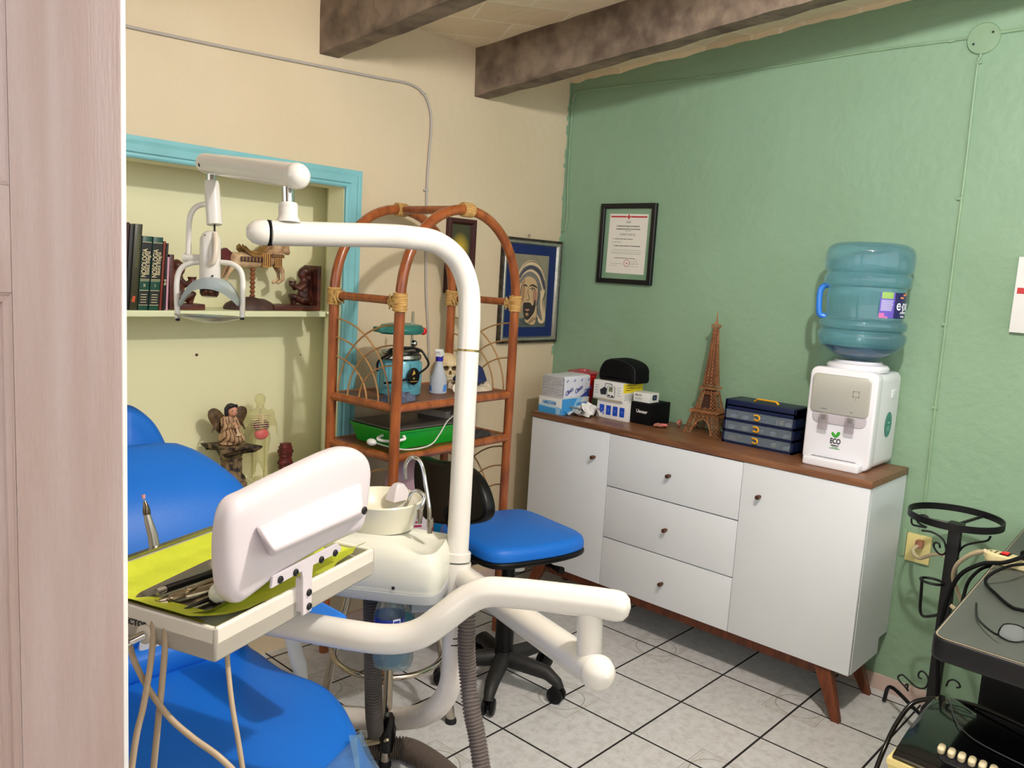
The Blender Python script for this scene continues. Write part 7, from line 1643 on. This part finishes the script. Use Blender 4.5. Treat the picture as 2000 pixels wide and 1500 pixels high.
for x0, x1, z0, z1, mi in ((462, 508, 500, 512, 0), (504, 520, 494, 522, 1), (522, 546, 496, 504, 0), (528, 541, 503, 522, 1)):
    a = hp3(x0, z0); b = hp3(x1, z1); m.mi = mi; m.box((a.x, -.036, b.z), (b.x, -.029, a.z), .002)
    if mi == 1:
        m.mi = 0
        for k in range(4): xx = a.x+(b.x-a.x)*(k+.5)/4; m.box((xx-.0012, -.0375, b.z+.004), (xx+.0012, -.036, a.z-.002))
    else:
        m.mi = 1
        for k in range(7): xx = a.x+(b.x-a.x)*(k+.5)/7; m.box((xx-.002, -.0372, b.z+.002), (xx+.0005, -.036, a.z-.002))
build(m, 'harness', [mat('harness_dark', (62, 36, 32), .5), mat('harness_gold', (190, 140, 72), .45)], ch_)
m = MB(F); m.limb(hp3(520, 484), hp3(542, 462), .012, .010); m.limb(hp3(520, 478), hp3(536, 466), .013, .012); m.fuse(.003, 1); m.jit(.003, 70); build(m, 'mane', mat('mane_straw', (196, 158, 110), .6, rgb2=(120, 70, 50), vscale=40), ch_)
# angel on a column
ax2 = P(452, 900, 1, 2.79).x
cp0 = NZ0+.0025
cz1 = P(445, 868, 1, 2.79).z
colm = thing('column_pedestal', 'antique brown fluted column pedestal standing on the niche sill', 'pedestal', (ax2, 2.79, cp0))
F = FR((ax2, 2.79, cp0)); H = cz1-cp0
M_col = mat('antique_stone', (128, 106, 78), .6, rgb2=(44, 34, 28), vscale=34, bump=1, bscale=60, contrast=.1)
m = MB(F); R = []
for r_, z in ((.058, 0), (.058, .018), (.050, .024), (.054, .034), (.048, .046), (.040, .054), (.036, .062), (.034, H*.62), (.036, H*.64), (.040, H*.655), (.040, H*.67), (.036, H*.68), (.038, H*.72), (.046, H*.82), (.056, H*.90), (.066, H*.94)):
    fl = .0032 if .06 < z < H*.63 else (.005 if z > H*.7 else 0); nn_ = 12 if fl < .004 else 5
    R.append([((r_+fl*math.cos(nn_*2*PI*k/72))*math.cos(2*PI*k/72), (r_+fl*math.cos(nn_*2*PI*k/72))*math.sin(2*PI*k/72), z) for k in range(72)])
m.loft(R); m.jit(.0016, 70); build(m, 'shaft', M_col, colm, ang=50)
m = MB(F); sq_ = [(p.x, p.y) for p in spl([(-.080, -.080, 0), (0, -.058, 0), (.080, -.080, 0), (.058, 0, 0), (.080, .080, 0), (0, .058, 0), (-.080, .080, 0), (-.058, 0, 0)], 4, True)]; m.pad(sq_, H*.86, H-.0005, .006, rb=.022); m.jit(.003, 60); build(m, 'capital', M_col, colm)
az_ = cz1+.0003; AS = (P(437, 782, 1, 2.79).z-az_)/.205
an = thing('angel_figurine', 'small seated angel figurine with dark hair and brown wings on the column', 'figurine', (ax2-.01, 2.79, az_))
F = FR((ax2-.008, 2.79, az_)) @ Matrix.Scale(AS, 4)
m = MB(F); m.ball((0, 0, .030), .050, (1.1, .85, .6), 18); m.limb((-.005, 0, .03), (-.005, .006, .115), .042, .026); m.limb((-.025, -.022, .045), (.012, -.040, .030), .026, .022); m.limb((.02, -.022, .045), (.035, -.036, .026), .026, .020)
m.limb((-.03, 0, .115), (-.038, -.022, .085), .017, .014); m.limb((-.038, -.022, .085), (-.008, -.040, .095), .014, .010); m.limb((.02, 0, .115), (.030, -.022, .085), .016, .013); m.limb((.030, -.022, .085), (.004, -.040, .090), .013, .010)
m.ball((0, 0, .006), .052, (1.05, .85, .15), 18); m.fuse(.0036, 2)
inv = F.inverted()
for v_ in m.bm.verts:
    l = inv @ v_.co; w_ = .0026*math.sin(l.x*260+l.z*90*math.sin(l.x*30)); l += Vector((0, -1, 0))*w_ if l.z < .12 else Vector((0, 0, 0)); v_.co = F @ l
m.paint(lambda p, f_: 1 if math.sin(p.x*260+p.z*90*math.sin(p.x*30)) < -.72 else 0)
build(m, 'robe', [mat('robe_sand', (186, 150, 112), .5, var=.15, vscale=30), mat('robe_fold_brown', (92, 60, 44), .6)], an)
m = MB(F); m.ball((.006, -.012, .155), .023, (.95, 1, 1.15), 18); m.ball((.009, -.035, .152), .0045, (1, 1, 1)); m.limb((0, 0, .125), (.002, -.004, .14), .012, .011); m.ball((.008, -.030, .142), .008, (1, .7, .7)); m.fuse(.002, 2); hd = build(m, 'head', mat('figurine_skin', (206, 146, 118), .45), an)
m = MB(F)
for sx in (-.006, .016): m.ball((sx, -.0335, .160), .0028, (1.3, .5, .8), 8)
m.mi = 1; m.ball((.008, -.0365, .1445), .003, (1.5, .5, .5), 8)
build(m, 'painted_features', [M_print, mat('lip_rose', (176, 70, 70), .5)], hd)
m = MB(F); m.ball((.004, .000, .168), .026, (1, .95, .85), 16); m.limb((-.016, .0, .165), (-.018, -.002, .140), .012, .010); m.limb((.024, .0, .165), (.026, -.0, .146), .010, .008); m.limb((-.008, -.02, .178), (.02, -.018, .178), .009, .009); m.fuse(.0026, 1); build(m, 'hair', mat('hair_black', (28, 26, 34), .35), an)
for s_ in (-1, 1):
    m = MB(F); w_ = [(s_*.012, .115), (s_*.035, .150), (s_*.062, .168), (s_*.088, .160), (s_*.094, .135), (s_*.082, .105), (s_*.060, .075), (s_*.040, .050), (s_*.022, .070)]
    w_ = [(p.x, p.y) for p in spl([(a, b, 0) for a, b in w_], 4, True)]
    if sum(w_[i-1][0]*w_[i][1]-w_[i][0]*w_[i-1][1] for i in range(len(w_))) < 0: w_.reverse()
    m.pad(w_, -.006, .008, .004, dome=.006, m=Matrix.Translation((0, .022, 0)) @ FACE)
    for k in range(5): a_ = k*.16; m.tube([(s_*(.03+.008*k), .012, .12-.004*k), (s_*(.05+.008*k), .010, .100-.010*k), (s_*(.055+.004*k), .012, .075-.002*k+.008)], .0028, 6)
    build(m, 'wing', mat('wing_brown', (104, 78, 48), .5, rgb2=(60, 42, 28), vscale=60), an)
m = MB(F); m.tube([(.0, -.044, .105), (.006, -.052, .080), (.010, -.058, .060)], [.004, .004, .006], 10); m.lathe([(.006, 0), (.014, .012), (.013, .013), (0, .006)], (.010, -.058, .062), 16, axis=(.1, -.1, -1)); m.mi = 1; m.ball((.0, -.044, .102), .009, (1, .8, .8)); m.ball((.006, -.048, .086), .009, (1, .8, .8)); build(m, 'trumpet', [mat('trumpet_ivory', (206, 180, 146), .5), mat('figurine_skin', (206, 146, 118), .45)], an)
# anatomical model
ah = P(512, 766, 1, 2.80).z; ax3 = P(507, 860, 1, 2.80).x; AZ = cp0; Hm = ah-AZ
am = thing('anatomical_model', 'translucent yellowish human anatomy model with visible organs in the niche', 'anatomical model', (ax3, 2.80, AZ))
F = FR((ax3, 2.80, AZ+.0005), math.radians(-8)) @ Matrix.Scale(Hm/1.0, 4) @ Matrix.Diagonal((1.12, 1.0, 1.0, 1.0))
m = MB(F)
m.ball((0, 0, .925), .068, (.88, 1.0, 1.12), 20); m.limb((0, 0, .83), (0, 0, .88), .034, .034)
for p, r_, sc in (((0, 0, .775), .085, (1.45, .8, .55)), ((0, 0, .70), .092, (1.25, .8, .95)), ((0, 0, .60), .085, (1.08, .78, .95)), ((0, 0, .52), .088, (1.2, .85, .75))): m.ball(p, r_, sc, 20)
for s_ in (-1, 1):
    m.limb((s_*.120, 0, .79), (s_*.160, .0, .62), .034, .026); m.limb((s_*.160, 0, .62), (s_*.185, -.02, .47), .026, .017); m.limb((s_*.185, -.02, .47), (s_*.188, -.025, .43), .016, .020)
    m.limb((s_*.188, -.025, .43), (s_*.188, -.03, .395), .019, .010); m.limb((s_*.176, -.035, .43), (s_*.165, -.045, .40), .008, .006)
    m.limb((s_*.055, 0, .50), (s_*.055, 0, .28), .062, .036); m.limb((s_*.055, 0, .28), (s_*.055, .005, .05), .038, .024); m.limb((s_*.055, -.01, .02), (s_*.06, -.07, .016), .022, .016)
m.fuse(.012, 3)
zl = min(v_.co.z for v_ in m.bm.verts)
for v_ in m.bm.verts: v_.co.z += AZ+.0005-zl
build(m, 'clear_body', mat('clear_body', (226, 222, 170), .15, trans=.6, ior=1.08, alpha=.62, coat=.5), am)
m = MB(F); m.ball((-.038, -.030, .645), .045, (.85, .7, 1.25), 14); m.ball((.040, -.030, .645), .045, (.85, .7, 1.25), 14); build(m, 'lungs', mat('organ_purple', (112, 60, 84), .4), am)
m = MB(F); m.ball((0, -.035, .545), .068, (1.05, .6, .95), 16); m.jit(.004, 60); build(m, 'intestines', mat('organ_pink', (216, 104, 100), .4), am)
m = MB(F)
for k in range(7):
    z = .76-k*.024
    for s_ in (-1, 1): m.tube(spl([(0, -.075, z+.004), (s_*.04, -.074, z+.004), (s_*.080, -.045, z-.006), (s_*.090, .0, z-.012)], 4), .0042, 6)
m.tube([(0, -.076, .78), (0, -.076, .67)], .008, 8); m.tube([(0, -.01, .84), (0, .03, .70), (0, .03, .5)], .010, 8); build(m, 'rib_cage', mat('bone', (226, 204, 160), .45), am)
for s_ in (-1, 1):
    m = MB(F); m.tube([(s_*.055, 0, .49), (s_*.055, 0, .28), (s_*.055, .005, .05)], .009, 8); build(m, 'leg_bone', mat('bone_clear', (216, 208, 150), .4), am)
# little red carved totem
tq = P(557, 900, 1, 2.80); tz = P(557, 866, 1, 2.80).z-cp0
m = MB(FR((tq.x, 2.80, cp0))); R = []
for k in range(46):
    z = tz*k/45; r_ = .026+.0009*math.sin(k*.95)+(.004 if k % 15 in (4, 5, 6, 7) else 0)-(.004 if k % 15 in (12, 13) else 0); r_ = min(r_, .03) if k < 44 else .022
    R.append([(r_*math.copysign(abs(math.cos(a))**.7, math.cos(a)), r_*.8*math.copysign(abs(math.sin(a))**.7, math.sin(a)), z) for a in [2*PI*i/24 for i in range(24)]])
m.loft(R); m.jit(.0016, 90); build(m, 'carved_totem', mat('totem_red', (116, 40, 38), .5, rgb2=(60, 26, 24), vscale=40), label='small dark red carved totem right of the anatomy model', cat='carving')
